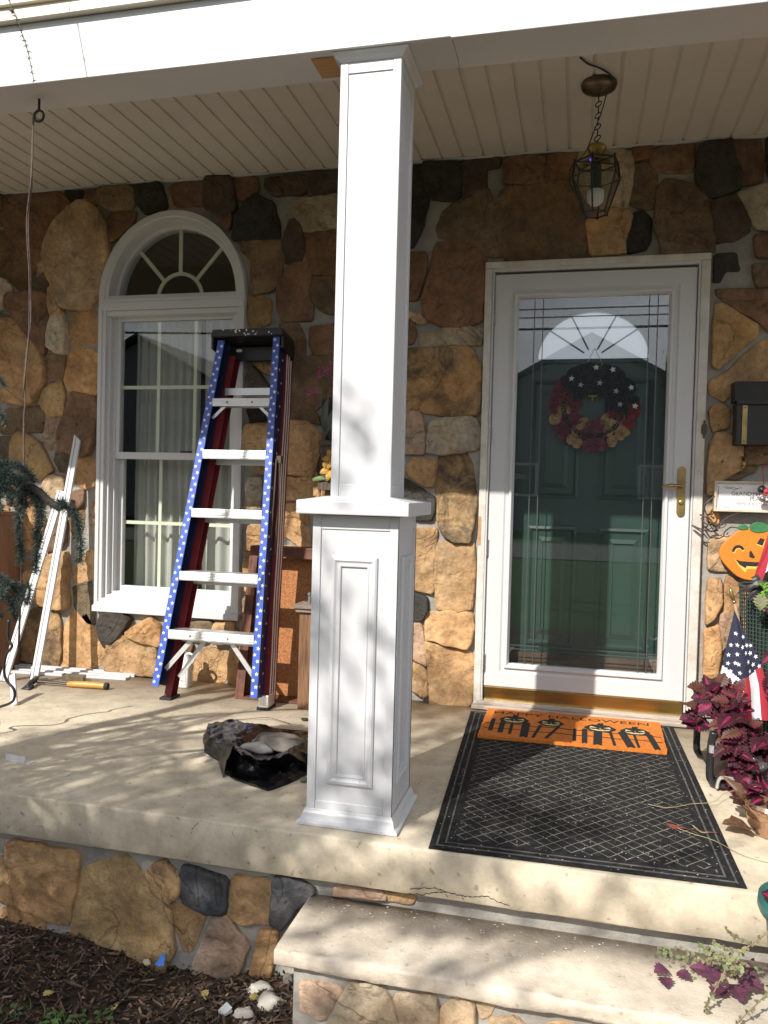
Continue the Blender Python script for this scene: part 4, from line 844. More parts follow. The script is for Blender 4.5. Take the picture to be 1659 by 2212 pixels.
for p0, p1, out in ((RL0, RL1, -1), (RR0, RR1, 1)):
    m, t, ax, nf = rail('rear', p0, p1, out, .036, .055 if out < 0 else .088, REDL, REDL, stars=False)
    if out > 0:                                                # wavy white stripes down the leg
        m.mi = 1
        for k, d0 in enumerate((.004, .032, .060)):
            L = (p1-p0).length; vs = []; fs = []
            for i in range(41):
                s = L*i/40; wv = .004*math.sin(i*.42+k*.3)
                for d in (d0+wv, d0+.013+wv): vs.append(p0+t*s+ax*(.036/2+.0005)-nf*d)
            for i in range(40): fs.append((2*i, 2*i+1, 2*i+3, 2*i+2))
            m.add(vs, fs)
        m.v = m.v
    m.mi = 1
    m.m = [0 if (q == 0 or (q == 1 and i < 18)) else 1 for i, q in enumerate(m.m)]
    leg = m.build('rear_leg', [REDL, STARW], LAD, fixn=False)
    b0 = p0 - nf*.026
    ft = MB(); ft.add([b0+V3((sx*.024, sy*.040, z)) for z in (-.010, .058) for sx, sy in ((-1,-1),(1,-1),(1,1),(-1,1))], [(3,2,1,0),(4,5,6,7),(0,1,5,4),(1,2,6,5),(2,3,7,6),(3,0,4,7)])
    if out > 0: ft.build('foot_bracket', ALU, leg, bevel=.003)
    pd = MB(); pd.add([b0+V3((sx*.030, sy*.046-.004, z)) for z in (-.0115, .004) for sx, sy in ((-1,-1),(1,-1),(1,1),(-1,1))], [(3,2,1,0),(4,5,6,7),(0,1,5,4),(1,2,6,5),(2,3,7,6),(3,0,4,7)])
    pd.build('rubber_foot', RUB, leg, bevel=.003)
STEPZ = [.318, .590, .886, 1.166, 1.418]
def at_z(a, b, z): return a + (b-a)*((z-a.z)/(b.z-a.z))
for si, z in enumerate(STEPZ):
    pl = at_z(FL0, FL1, z) + V3((.017,0,0)); pr = at_z(FR0, FR1, z) - V3((.015,0,0)); y = (pl.y+pr.y)/2
    sp = MB(); hh = .021 if si < 4 else .019
    sp.box(pl.x, pr.x, y-.004, y-.0005, z-hh, z+hh)             # front lip
    sp.box(pl.x, pr.x, y, y+.075, z+hh-.004, z+hh)              # tread
    sp.box(pl.x, pr.x, y+.072, y+.075, z-hh, z+hh-.0045)
    for k in range(5): sp.box(pl.x+.002, pr.x-.002, y-.0055, y-.0041, z-hh+.006+k*.0072, z-hh+.0085+k*.0072)
    st = sp.build('step', ALU, LAD, bevel=.0008)
    rv = MB()
    if si in (0, 4):
        for f in (.26, .70): rv = MB(); rv.lathe([(.006,0),(.005,.002),(.001,.003)], (pl.x+(pr.x-pl.x)*f, y-.0055, z), 12, Matrix.Rotation(R(90), 3, 'X')); rv.build('rivet', STEEL, st)
    if si == 2: MB().add([(pl.x+.11,y-.0058,z-.006),(pl.x+.19,y-.0058,z-.006),(pl.x+.19,y-.0058,z+.008),(pl.x+.11,y-.0058,z+.008)], [(0,1,2,3)]).build('sticker', mat('worn_sticker', (.62,.61,.58), .6, var=.3, vscale=60), st)
    ql = at_z(RL0, RL1, z-.03) + V3((.01,.01,0)); qr = at_z(RR0, RR1, z-.03) - V3((.01,-.01,0)); yb = (ql.y+qr.y)/2
    if si == 4: ql.z = qr.z = z+.062
    MB().beam((ql.x, yb, ql.z), (qr.x, yb, ql.z), .003, .034, up=(0,0,1)).build('rear_bar', ALU, LAD)
br = MB()
z = STEPZ[0]; pl = at_z(FL0, FL1, z); pr = at_z(FR0, FR1, z); y = pl.y+.03
for x0, x1, zb, dy in ((pl.x+.125, pl.x+.002, .150, 0), (pl.x+.175, pl.x+.045, .105, .05), (pr.x-.145, pr.x-.006, .135, 0)):
    br = MB(); br.beam((x0, y+dy, z-.02), (x1, y+dy-.02, zb), .022, .003, up=(0,-1,0)); br.beam((x0+.006, y+dy+.008, z-.02), (x1+.006, y+dy-.012, zb), .003, .016, up=(0,-1,0)); br.build('brace', ALU, LAD)
z = STEPZ[4]; pl = at_z(FL0, FL1, z); pr = at_z(FR0, FR1, z); y = pl.y+.01
for x0, x1 in ((pl.x+.075, pl.x+.012), (pr.x-.07, pr.x-.008)): MB().beam((x0, y, z-.018), (x1, y, z-.075), .014, .003, up=(0,-1,0)).build('brace', ALU, LAD)
cap = MB(); cx0, cx1 = -1.345, -.972
cap.add([(cx0,-.222,1.735),(cx1,-.222,1.738),(cx1,-.058,1.715),(cx0,-.058,1.712),(cx0+.008,-.222,1.772),(cx1-.008,-.222,1.775),(cx1-.012,-.058,1.752),(cx0+.012,-.058,1.749)], [(3,2,1,0),(4,5,6,7),(0,1,5,4),(1,2,6,5),(2,3,7,6),(3,0,4,7)])
for x0, x1 in ((cx0, cx0+.012), (cx1-.012, cx1)): cap.add([(x0,-.215,1.68),(x1,-.215,1.68),(x1,-.06,1.648),(x0,-.06,1.648),(x0,-.215,1.736),(x1,-.215,1.736),(x1,-.06,1.714),(x0,-.06,1.714)], [(3,2,1,0),(4,5,6,7),(0,1,5,4),(1,2,6,5),(2,3,7,6),(3,0,4,7)])
cap.box(cx0+.012, cx1-.012, -.085, -.06, 1.640, 1.713)
sp = cap; sp.mi = 1; rnd = random.Random(8)
for k in range(26):
    x = rnd.gauss(-1.17, .05); z = rnd.uniform(1.742, 1.770); r = rnd.uniform(.0012, .004)
    sp.add([(x+r*math.cos(q)*rnd.uniform(.6,1.4), -.2226, z+r*math.sin(q)*rnd.uniform(.6,1.6)) for q in [k_*6.283/7 for k_ in range(7)]], [tuple(range(7))])
sp.add([(-1.255+.017*math.cos(q), -.0853, 1.693+.008*math.sin(q)) for q in [k*6.283/14 for k in range(14)]], [tuple(range(14))])  # pale oval on the cap stands in for light through a hole
cp_ = cap.build('ladder_top', [BLKP, STARW], LAD, bevel=.004)
tie = MB()
tie.tube(spline([(-.962,-.255,1.14),(-.955,-.27,.98),(-.957,-.285,.85),(-.962,-.29,.70)], 6), .004, 6); tie.tube(spline([(-.972,-.27,1.15),(-.968,-.30,.96),(-.975,-.31,.78)], 6), .0035, 6)
tie.box(-.975, -.953, -.262, -.235, 1.13, 1.165)
tie.build('tie_cord', mat('brown_cord', (.10,.07,.05), .8), LAD)
# ---------------------------------------------------------------- loose trim boards
def board(p0, p1, w, t, up, name, label, mitre=0.0, group=None, prof=True):
    p0 = V3(p0); p1 = V3(p1); d = (p1-p0).normalized(); up = V3(up); a = d.cross(up).normalized(); b = a.cross(d).normalized(); m = MB()
    def seg(u0, u1, h0, h1, mt):
        vs = []
        for p, e in ((p0, 0), (p1, mt)):
            for u, h in ((u0,h0),(u1,h0),(u1,h1),(u0,h1)): vs.append(p + a*u + b*h + d*(e*(u+w/2)/w))
        m.add(vs, [(0,3,2,1),(4,5,6,7),(0,1,5,4),(1,2,6,5),(2,3,7,6),(3,0,4,7)])
    if prof:
        seg(-w/2, -w*.18, -t/2, t/2, mitre); seg(-w*.18, w*.16, -t/2, t*.18, mitre); seg(w*.16, w/2, -t/2, t*.42, mitre)
    else: seg(-w/2, w/2, -t/2, t/2, mitre)
    o = m.build(name, WHITEP, None, bevel=.0012); return tag(o, label, 'trim board', group)
G = 'white trim boards left about the porch'
board((-2.225,-.322,.004), (-2.172,-.068,1.268), .040, .014, (0,-1,0), 'trim_board', 'long white moulding leaning on the stone wall, the one with the pointed mitred top', -.03, G)
board((-2.385,-.345,.004), (-2.262,-.075,.970), .042, .014, (0,-1,0), 'trim_board', 'white moulding leaning further left, its top crossing behind the pointed moulding', 0, G)
board((-2.56,-.062,.010), (-1.83,-.024,.010), .045, .018, (0,0,1), 'trim_board', 'white moulding lying on the porch floor right against the stone wall', 0, G)
board((-2.48,-.152,.008), (-1.835,-.092,.008), .062, .014, (0,0,1), 'trim_board', 'wider white board lying on the floor in front of the leaning mouldings', 0, G)
board((-2.035,-.70,.001), (-2.128,-.60,.112), .030, .010, (0,-1,.3), 'trim_offcut', 'short white offcut standing up at the left edge by the black cord', 0, G, False)
sc = MB(); M = Matrix.Translation((-1.522,-1.322,.0)) @ Matrix.Rotation(R(-8), 4, 'Z')
sc.box(-.055,.055,-.001,.028,.0006,.004, M); sc.box(-.055,.035,-.0035,-.0012,.0006,.026, M)
tag(sc.build('plastic_angle', WHITEP, None), 'small white angled scrap of trim on the shaded porch floor', 'trim scrap')

# hammer and clamp
HM = thing('hammer', 'claw hammer with black head and amber wooden grip lying on the porch floor', 'hammer', (-2.0, -.33, 0))
h = MB(); h.tube([(-2.19,-.355,.022),(-2.0,-.335,.017)], [.007,.006], 8)
h.build('shaft', BLACKM, HM)
h = MB(); h.tube([(-2.02,-.337,.017),(-1.99,-.333,.018),(-1.93,-.327,.019),(-1.87,-.321,.019),(-1.825,-.317,.018),(-1.812,-.316,.018)], [.011,.015,.0165,.0155,.0165,.014], 14)
gr = h.build('grip', mat('amber_wood', (.50,.26,.055), .4, var=.2, vscale=30, stretch=(1,14,14)), HM, smooth=True)
h = MB(); h.tube([(-1.826,-.3173,.018),(-1.809,-.3157,.018)], [.0172,.0165], 14); h.build('grip_cap', RUB, HM)
h = MB(); h.tube(spline([(-2.262,-.268,.030),(-2.232,-.292,.030),(-2.200,-.345,.026),(-2.188,-.395,.020),(-2.178,-.428,.008)], 5), [.017]*3+[.016]*3+[.013]*4+[.015]*4+[.013]*4+[.009]*3, 10)
h.tube([(-2.268,-.262,.030),(-2.255,-.275,.030)], .021, 14); h.add([(-2.20,-.40,.004),(-2.155,-.41,.004),(-2.150,-.450,.002),(-2.205,-.445,.002),(-2.20,-.40,.02),(-2.16,-.41,.02),(-2.158,-.45,.006),(-2.20,-.445,.006)], [(3,2,1,0),(4,5,6,7),(0,1,5,4),(1,2,6,5),(2,3,7,6),(3,0,4,7)])
h.build('head', BLACKM, HM, smooth=True)
cl = MB(); M = Matrix.Translation((-2.075,-.205,.0)) @ Matrix.Rotation(R(9), 4, 'Z')
cl.box(-.055,.055,-.016,.016,.001,.030, M); cl.box(-.062,-.054,-.014,.014,.002,.034, M); cl.tube([M @ V3((.055,-.012,.03)), M @ V3((.066,-.014,.022)), M @ V3((.066,-.014,.002))], .0025, 6)
tag(cl.build('block_plane', mat('old_olive_tool', (.13,.105,.06), .6, var=.3, vscale=40), None, bevel=.006), 'small brown metal hand tool lying behind the hammer grip', 'tool')

# black cord at the left
cd = MB(); cd.tube(spline([(-1.78,-1.06,.46),(-1.789,-1.05,.385),(-1.772,-1.05,.353),(-1.798,-1.05,.317),(-1.807,-1.05,.259),(-1.796,-1.05,.215),(-1.759,-1.05,.178),(-1.765,-1.05,.132),(-1.824,-1.05,.104),(-1.87,-1.06,.088),(-1.86,-1.07,.072),(-1.822,-1.07,.062),(-1.813,-1.07,.040),(-1.835,-1.08,.012),(-1.95,-1.10,.006),(-2.3,-1.0,.006)], 7), .0055, 7)

# white plastic jug
JUG = thing('plastic_jug', 'white plastic jug with a paper label on the floor behind the ladder legs', 'jug', (-1.50, -.14, 0))
WPL = mat('white_hdpe', (.78,.78,.75), .45, var=.05)
j = MB(); rows = []
def rr_(sx, sy, z, r=.35): return [(-1.50+sx*(abs(math.cos(q))**.5)*(1 if math.cos(q) > 0 else -1), -.135+sy*(abs(math.sin(q))**.5)*(1 if math.sin(q) > 0 else -1), z) for q in [k*2*math.pi/20 for k in range(20)]]
for sx, sy, z in ((.040,.030,.001),(.043,.032,.006),(.043,.032,.115),(.040,.030,.135),(.026,.022,.160),(.014,.014,.172),(.013,.013,.190)): rows.append(rr_(sx, sy, z))
j.strip(rows, None); j.build('bottle', WPL, JUG, smooth=True)
j = MB(); j.lathe([(.016,.188),(.016,.205),(.013,.207)], (-1.50,-.135,0), 16); j.build('cap', WPL, JUG)
j = MB(); j.ring((-1.468,-.135,.145), .026, .006, axis=(0,1,0), n=16, m=8); j.build('handle', WPL, JUG, smooth=True)
j = MB(); j.add([(-1.538,-.1685,.02),(-1.474,-.1685,.02),(-1.474,-.1685,.10),(-1.538,-.1685,.10)], [(0,1,2,3)])
lb = j.build('paper_label', mat('paper_label', (.80,.78,.76), .7), JUG)
j = MB()
for k in range(6): j.box(-1.497+k*.0032, -1.4955+k*.0032, -.1690, -.1688, .03, .046)
for k in range(5): j.box(-1.533, -1.50-(k%2)*.008, -.1690, -.1688, .054+k*.008, .056+k*.008)
j.build('print', mat('print_grey', (.25,.22,.22), .7), lb)

# rusty metal tray standing on its edge, weathered post
RUST = mat('rusted_sheet', (.20,.070,.022), .85, col2=(.39,.165,.058), vscale=110, bump=.5, bscale=90, bdist=.003, lo=.36, hi=.62)
RUSTD = mat('rusted_rim', (.075,.025,.014), .7, col2=(.16,.06,.03), vscale=20, bump=.2)
RT = thing('rusty_tray', 'rusty orange metal tray with dark raised rim standing against the wall beside the ladder', 'tray', (-.98, -.16, 0))
def tl(u, y, z): return (u, -.225 + .15*z/.72 + y, z)
r_ = MB(); r_.add([tl(-1.16,.055,.004),tl(-.64,.055,.004),tl(-.64,.055,.722),tl(-1.16,.055,.722)], [(0,1,2,3)]); r_.add([tl(-1.16,.060,.004),tl(-.64,.060,.004),tl(-.64,.060,.722),tl(-1.16,.060,.722)], [(3,2,1,0)])
for z in (.20, .44): pass
r_.build('panel', RUST, RT, fixn=False)
r_ = MB()
def tbox(u0, u1, z0, z1, y0, y1): r_.add([tl(u0,y0,z0),tl(u1,y0,z0),tl(u1,y1,z0),tl(u0,y1,z0),tl(u0,y0,z1),tl(u1,y0,z1),tl(u1,y1,z1),tl(u0,y1,z1)], [(3,2,1,0),(4,5,6,7),(0,1,5,4),(1,2,6,5),(2,3,7,6),(3,0,4,7)])
tbox(-1.162,-1.150,.002,.725,-.035,.054); tbox(-.652,-.640,.002,.725,-.035,.054); tbox(-1.1495,-.6525,.713,.725,-.035,.054); tbox(-1.1495,-.6525,.002,.012,-.035,.054)
for a, b_ in ((-1.1495,-1.118),): tbox(a, b_, .0125, .7125, -.035, -.032)
tbox(-1.1175,-.6525,.672,.7125,-.035,-.032)
r_.build('rim', RUSTD, RT, bevel=.001)
PW = mat('weathered_post', (.09,.045,.022), .8, col2=(.24,.125,.06), vscale=9, stretch=(9,9,.7), bump=.6, bscale=14, bdist=.008)
PT = thing('weathered_post', 'weathered brown wooden post stand with a small metal fitting beside the column', 'post', (-.77, -.30, 0))
p_ = MB(); p_.box(-.818,-.722,-.335,-.245,.001,.448); p_.build('post', PW, PT, bevel=.004)
p_ = MB(); p_.box(-.832,-.708,-.35,-.23,.4485,.466); p_.box(-.842,-.70,-.36,-.22,.4662,.484); p_.build('top_board', mat('grey_wood', (.22,.17,.13), .8, var=.25, vscale=10, stretch=(1,9,9), bump=.3), PT, bevel=.003)
p_ = MB(); p_.lathe([(.014,.4845),(.014,.492),(.008,.496),(.007,.520),(.011,.524),(.011,.531),(.004,.537)], (-.782,-.30,0), 12); p_.box(-.806,-.790,-.312,-.296,.4845,.493); p_.build('fitting', STEEL, PT)
# tall wooden box at far left
WB = thing('wooden_box', 'tall reddish brown wooden box standing against the wall at the far left', 'box', (-2.7, -.16, 0))
REDW = mat('red_brown_wood', (.17,.085,.048), .65, col2=(.25,.13,.075), vscale=8, stretch=(10,10,1), bump=.2)
w_ = MB(); w_.box(-2.95,-2.530,-.300,-.045,.001,.835); w_.build('case', REDW, WB, bevel=.003)
w_ = MB(); w_.frame(-2.94,-2.54,.02,.82, [(0,-.2995),(0,-.312),(.05,-.312),(.055,-.2995)]); w_.build('front_frame', REDW, WB)
w_ = MB(); w_.box(-2.97,-2.518,-.315,-.035,.8352,.853); w_.build('lid', REDW, WB, bevel=.003)

# ---------------------------------------------------------------- rubbish bag with broken stones
BAG = bpy.data.materials.new('bin_bag'); BAG.use_nodes = True
BAG = mat('bin_bag', (.004,.004,.005), .27, var=.3, vscale=6, bump=.35, bscale=30, bdist=.006, spec=.3)
def bag():
    'crumpled film lofted over the rubble, its mouth gaping under a stiff folded edge'
    ctl = [[(-1.05,-.74,.003),(-.95,-.665,.003),(-.85,-.645,.003),(-.74,-.64,.003),(-.63,-.64,.003),(-.53,-.67,.003),(-.44,-.74,.003)],
           [(-1.04,-.79,.055),(-.94,-.73,.062),(-.85,-.74,.060),(-.74,-.73,.030),(-.63,-.73,.026),(-.53,-.75,.030),(-.44,-.82,.030)],
           [(-.995,-.89,.050),(-.915,-.89,.090),(-.84,-.93,.085),(-.74,-.95,.045),(-.64,-.95,.045),(-.54,-.93,.085),(-.44,-.95,.040)],
           [(-.94,-.99,.065),(-.86,-1.03,.085),(-.79,-1.06,.085),(-.71,-1.08,.052),(-.63,-1.09,.056),(-.55,-1.05,.100),(-.45,-1.05,.050)],
           [(-.870,-1.07,.045),(-.762,-1.155,.118),(-.695,-1.225,.112),(-.612,-1.280,.110),(-.580,-1.228,.114),(-.545,-1.165,.112),(-.46,-1.12,.045)],
           [(-.815,-1.10,.040),(-.750,-1.125,.060),(-.690,-1.155,.052),(-.625,-1.165,.048),(-.585,-1.155,.046),(-.545,-1.13,.046),(-.47,-1.12,.030)],
           [(-.790,-1.14,.012),(-.745,-1.165,.007),(-.690,-1.195,.006),(-.630,-1.215,.006),(-.585,-1.205,.006),(-.550,-1.16,.012),(-.48,-1.10,.020)],
           [(-.772,-1.185,.024),(-.705,-1.238,.020),(-.640,-1.268,.022),(-.574,-1.298,.024),(-.548,-1.225,.040),(-.520,-1.12,.050),(-.46,-1.02,.050)],
           [(-.775,-1.197,.022),(-.710,-1.252,.018),(-.640,-1.283,.020),(-.566,-1.314,.018),(-.530,-1.235,.030),(-.500,-1.12,.032),(-.43,-1.02,.03)],
           [(-.778,-1.195,.002),(-.710,-1.250,.002),(-.640,-1.280,.002),(-.564,-1.310,.002),(-.522,-1.232,.002),(-.488,-1.12,.002),(-.41,-1.02,.002)]]
    m = MB(); SU, SV = 11, 8
    def grid(c, fold=1.0):
        nr, nc = len(c), len(c[0]); H = (nr-1)*SV+1; W = (nc-1)*SU+1; pts = []
        for j in range(H):
            a = min(j//SV, nr-2); v = j/SV-a
            for i in range(W):
                b_ = min(i//SU, nc-2); u = i/SU-b_
                p = (V3(c[a][b_])*(1-u)+V3(c[a][b_+1])*u)*(1-v)+(V3(c[a+1][b_])*(1-u)+V3(c[a+1][b_+1])*u)*v
                q = V3((p.x*10, p.y*10, p.z*14)); r_ = .5-abs(noise.noise(q)); r2 = .5-abs(noise.noise(q*2.3+V3((5,1,2)))); r3 = noise.noise(q*5.5)
                k = fold*min(1, p.z/.03+.15); p = p + V3((noise.noise(q*1.4+V3((3,3,3)))*.012, noise.noise(q*1.4+V3((8,0,1)))*.012, (r_*.030 + r2*.016 + r3*.004 - .018)))*k
                p.z = max(p.z*.80, .0012); pts.append(p)
        m.add(pts, [(j*W+i, j*W+i+1, (j+1)*W+i+1, (j+1)*W+i) for j in range(H-1) for i in range(W-1)])
    grid(ctl)
    grid([[(-.995,-.89,.075),(-.93,-1.0,.06),(-.862,-1.075,.05),(-.76,-1.158,.116)],[(-1.01,-.90,.03),(-.945,-1.01,.03),(-.855,-1.085,.03),(-.762,-1.205,.07)],[(-1.0,-.91,.0015),(-.94,-1.02,.0015),(-.850,-1.09,.0015),(-.757,-1.245,.0015)]], .5)
    o = m.build('rubbish_bag', BAG, None, smooth=True, fixn=False)
    e = o.modifiers.new('edge', 'EDGE_SPLIT'); e.split_angle = R(24)
    return tag(o, 'crumpled shiny black rubbish bag lying on the porch beside the column', 'rubbish bag')
bag()
def rock(name, label, c, s, seed, m, group=None, cat='stone', flat=.5, rot=0):
    bm = bmesh.new(); bmesh.ops.create_icosphere(bm, subdivisions=3, radius=1)
    for v in bm.verts:
        p = v.co.copy(); k = 1 + .32*noise.noise(p*1.1+V3((seed*3.1,0,0))) + .14*noise.noise(p*2.7+V3((0,seed,0))) + .05*noise.noise(p*7)
        for ax_ in (V3((.8,.3,.5)), V3((-.5,.7,.4)), V3((.1,-.9,.35)), V3((0,.1,1))):
            a = ax_.normalized(); d = p.normalized().dot(a)
            if d > .75: k *= .75/d
        v.co = p*k; v.co.x *= s[0]; v.co.y *= s[1]; v.co.z *= s[2]
    bmesh.ops.rotate(bm, verts=bm.verts[:], cent=(0,0,0), matrix=Matrix.Rotation(rot, 3, 'Z'))
    zmin = min(v.co.z for v in bm.verts)
    for v in bm.verts: v.co += V3((c[0], c[1], c[2]-zmin))
    me = bpy.data.meshes.new(name); bm.to_mesh(me); bm.free(); me.materials.append(m)
    me.polygons.foreach_set('use_smooth', [True]*len(me.polygons))
    o = bpy.data.objects.new(name, me); COL.objects.link(o); return tag(o, label, cat, group)
GREYR = mat('grey_rubble', (.10,.09,.077), .9, col2=(.18,.16,.138), vscale=14, bump=.6, bscale=40, bdist=.006)
QUARTZ = mat('white_quartz', (.34,.31,.26), .8, col2=(.62,.585,.51), vscale=16, bump=.7, bscale=30, bdist=.008, lo=.3)
rock('rubble_stone', 'big flat grey rubble slab lying in the black rubbish bag', (-.640,-.985,.034), (.112,.074,.030), 3, GREYR, 'rubble in the rubbish bag', rot=-.25)
rock('rubble_stone', 'smaller pale grey rubble piece in front of the big slab in the bag', (-.700,-1.085,.046), (.060,.034,.020), 5, mat('pale_rubble', (.22,.215,.205), .9, var=.15, vscale=20, bump=.5), 'rubble in the rubbish bag', rot=.05)
rock('bark_bit', 'small dark lump on the floor behind the rubbish bag', (-.72,-.50,0), (.018,.010,.007), 2, CHIP[0], 'crumbs on the porch floor', 'debris')
rock('bark_bit', 'tiny dark crumb on the floor nearest the column behind the bag', (-.60,-.47,0), (.014,.006,.005), 7, CHIP[0], 'crumbs on the porch floor', 'debris')
rock('bark_bit', 'tan broken chip on the floor in front of the bag', (-.475,-1.19,0), (.022,.014,.010), 9, GREYR, 'crumbs on the porch floor', 'debris', rot=.8)
tw = MB(); tw.tube(spline([(-1.02,-.60,.004),(-.96,-.575,.006),(-.88,-.545,.012),(-.80,-.56,.006),(-.765,-.57,.003)], 6), .0016, 6); tw.tube([(-1.025,-.603,.004),(-1.015,-.596,.005)], .0035, 6)
tag(tw.build('twig', mat('dry_twig', (.10,.07,.045), .85), None), 'thin dry brown twig on the sunlit floor in front of the ladder', 'twig')
# plaster dust and scraps on the floor (countless)
du = MB(); rnd = random.Random(12); DUST = mat('white_dust', (.78,.77,.74), .9)
for k in range(520):
    u = rnd.random()
    if u < .35: x, y, z = rnd.gauss(-.0,.05), rnd.uniform(-1.5,-.95), .0005
    elif u < .55: x, y, z = rnd.uniform(-2.2,-.3), rnd.uniform(-1.45,-.35), .0005
    elif u < .70: x, y, z = rnd.gauss(-.44,.08), rnd.gauss(-1.33,.10), .0005
    else: x, y, z = rnd.uniform(-.30,.55), -1.54-abs(rnd.gauss(0,.10)), -.1985
    r = rnd.choice((.0008,.0012,.002,.0026 if u > .7 else .002)); a = rnd.uniform(0,3)
    if -.39 < x < -.07 and -1.535 < y < -1.2 and z > -.1: continue
    if y > -1.81: du.add([(x+r*math.cos(a+q)*(1.8 if q in (0, 3.1) else .7), y+r*math.sin(a+q), z+.0012) for q in (0,1.4,3.1,4.5)], [(0,1,2,3)])
tag(du.build('plaster_crumbs', DUST, None, fixn=False), kind='stuff')

# ---------------------------------------------------------------- mats
MATB = mat('black_rubber_mat', (.021,.021,.022), .9, spec=.12, var=.4, vscale=50, bump=.8, bscale=260, bdist=.003)
MATG = mat('mat_ribs', (.10,.095,.08), .85, col2=(.30,.275,.215), vscale=18, lo=.38, hi=.62)
Q = [V3((-.045,-.115)), V3((.845,-.065)), V3((.866,-1.560)), V3((.028,-1.572))]
def mq(u, v): return (Q[0]*(1-u)+Q[1]*u)*(1-v) + (Q[3]*(1-u)+Q[2]*u)*v
DM = thing('door_mat', 'large black rubber door mat with a diamond rib pattern in front of the door', 'door mat', (.42, -.82, 0))
def mbox(m, u0, u1, v0, v1, z0, z1):
    c = [mq(u0,v0), mq(u1,v0), mq(u1,v1), mq(u0,v1)]; m.add([(p.x,p.y,z) for z in (z0, z1) for p in c], [(0,1,2,3),(7,6,5,4),(0,4,5,1),(1,5,6,2),(2,6,7,3),(3,7,4,0)])
m = MB(); mbox(m, 0, 1, 0, 1, .0008, .0045); m.build('base', MATB, DM)
m = MB()
for a in (.022, .050): 
    for u0,u1,v0,v1 in ((a,a+.006,a*.6,1-a*.6),(1-a-.006,1-a,a*.6,1-a*.6),(a+.007,1-a-.007,a*.6,a*.6+.0035),(a+.007,1-a-.007,1-a*.6-.0035,1-a*.6)): mbox(m, u0,u1,v0,v1,.0042,.0058)
m.build('border_ribs', mat('mat_border', (.05,.05,.048), .85, col2=(.13,.125,.11), vscale=30), DM)
m = MB(); ua, ub, va, vb = .085, .915, .052, .948; step = .0440; W_ = .87; H_ = 1.48; rnd = random.Random(2)
for s in (1, -1):
    k = -60
    while k < 120:
        pts = []
        c0 = k*step*1.18
        t0 = None
        for i in range(0, 260):
            x = i*W_*(ub-ua)/259; y = s*x*1.0 + c0
            if 0 <= y <= H_*(vb-va): pts.append((ua + x/W_, va + y/H_))
        if len(pts) > 4:
            vs = []; fs = []; w = .0041
            pts = pts[::6] + [pts[-1]]
            for (u, v) in pts:
                p = mq(u, v); j = rnd.uniform(-.0010,.0010); vs += [(p.x-w+j, p.y+w*s*.6, .0050), (p.x+w+j, p.y-w*s*.6, .0050)]
            for i in range(len(pts)-1):
                if rnd.random() > .05: fs.append((2*i, 2*i+1, 2*i+3, 2*i+2))
            m.add(vs, fs)
        k += 1
m.build('diamond_ribs', MATG, DM, fixn=False)
du = MB()
for k in range(700):
    u = rnd.random(); v = rnd.random()**.6; p = mq(u, v); r = rnd.choice((.0006,.0009,.0014))
    du.add([(p.x-r*2, p.y, .0064), (p.x, p.y-r, .0064), (p.x+r*2, p.y+r*.5, .0064), (p.x, p.y+r, .0064)], [(0,1,2,3)])
du.build('mat_lint', DUST, DM, fixn=False)['kind'] = 'stuff'
# Halloween mat
ORM = mat('orange_coir', (.62,.185,.022), .9, var=.18, vscale=60, bump=.9, bscale=420, bdist=.004)
BKC = mat('black_coir', (.010,.009,.008), .95, bump=.9, bscale=420, bdist=.004); YEL = mat('cream_coir', (.62,.55,.30), .95, bump=.7, bscale=420, bdist=.004)
H0, H1, H2, H3 = V3((.030,-.092)), V3((.790,-.068)), V3((.778,-.500)), V3((.036,-.520))
def hq(u, v): p = (H0*(1-u)+H1*u)*(1-v) + (H3*(1-u)+H2*u)*v; return p
HMAT = thing('halloween_mat', 'orange coir mat with black jack-o-lanterns on a fence, reading HAPPY HALLOWEEN', 'door mat', (.41, -.3, .006))
m = MB(); n_ = 60
edge = [(i/n_, 0) for i in range(n_)] + [(1, i/30) for i in range(30)] + [(1-i/n_, 1) for i in range(n_)] + [(0, 1-i/30) for i in range(30)]
rnd = random.Random(5); pe = []
for u, v in edge:
    p = hq(u, v); pe.append((p.x+rnd.uniform(-.0022,.0022), p.y+rnd.uniform(-.0022,.0022)))
m.prism(pe, .0062, .0185, lambda u, v, w: (u, v, w)); m.build('coir_base', ORM, HMAT)
def flatpoly(m, pts, z=.0192, jit=.0):
    q = []
    for u, v in pts:
        p = hq(u, v); q.append((p.x+rnd.uniform(-jit,jit), p.y+rnd.uniform(-jit,jit), z))
    m.add(q, [tuple(range(len(q)))])
m = MB()
for u0, u1, v0, v1, sh in ((.045,.070,.40,.80,0),(.100,.130,.42,.84,0),(.160,.178,.45,.86,0),(.225,.270,.45,.92,0),(.320,.338,.50,.92,-.03),(.420,.440,.50,.90,-.06),(.512,.530,.52,.90,0),(.560,.590,.50,.94,0),(.625,.672,.48,.96,-.005),(.705,.722,.52,.94,.02),(.755,.800,.50,.95,.04),(.835,.850,.54,.94,.015),(.905,.940,.50,.95,.03)):
    top = [(u0, v0), ((u0+u1)/2, v0-.03), (u1, v0)]
    bot = [(u1+sh, v1), (u1+sh-.004, v1+.03), ((u0+u1)/2+sh, v1+.005), (u0+sh+.003, v1+.035), (u0+sh, v1)]
    flatpoly(m, top+bot, .0190)
for v in (.545, .72):
    pts = [(i/30, v-.008+.012*math.sin(i*.9)) for i in range(31)]; flatpoly(m, [(max(.012,min(.988,a)), b) for a, b in pts] + [(max(.012,min(.988,a)), b+.022) for a, b in reversed(pts)], .0189)
m.build('fence_print', BKC, HMAT, fixn=False)
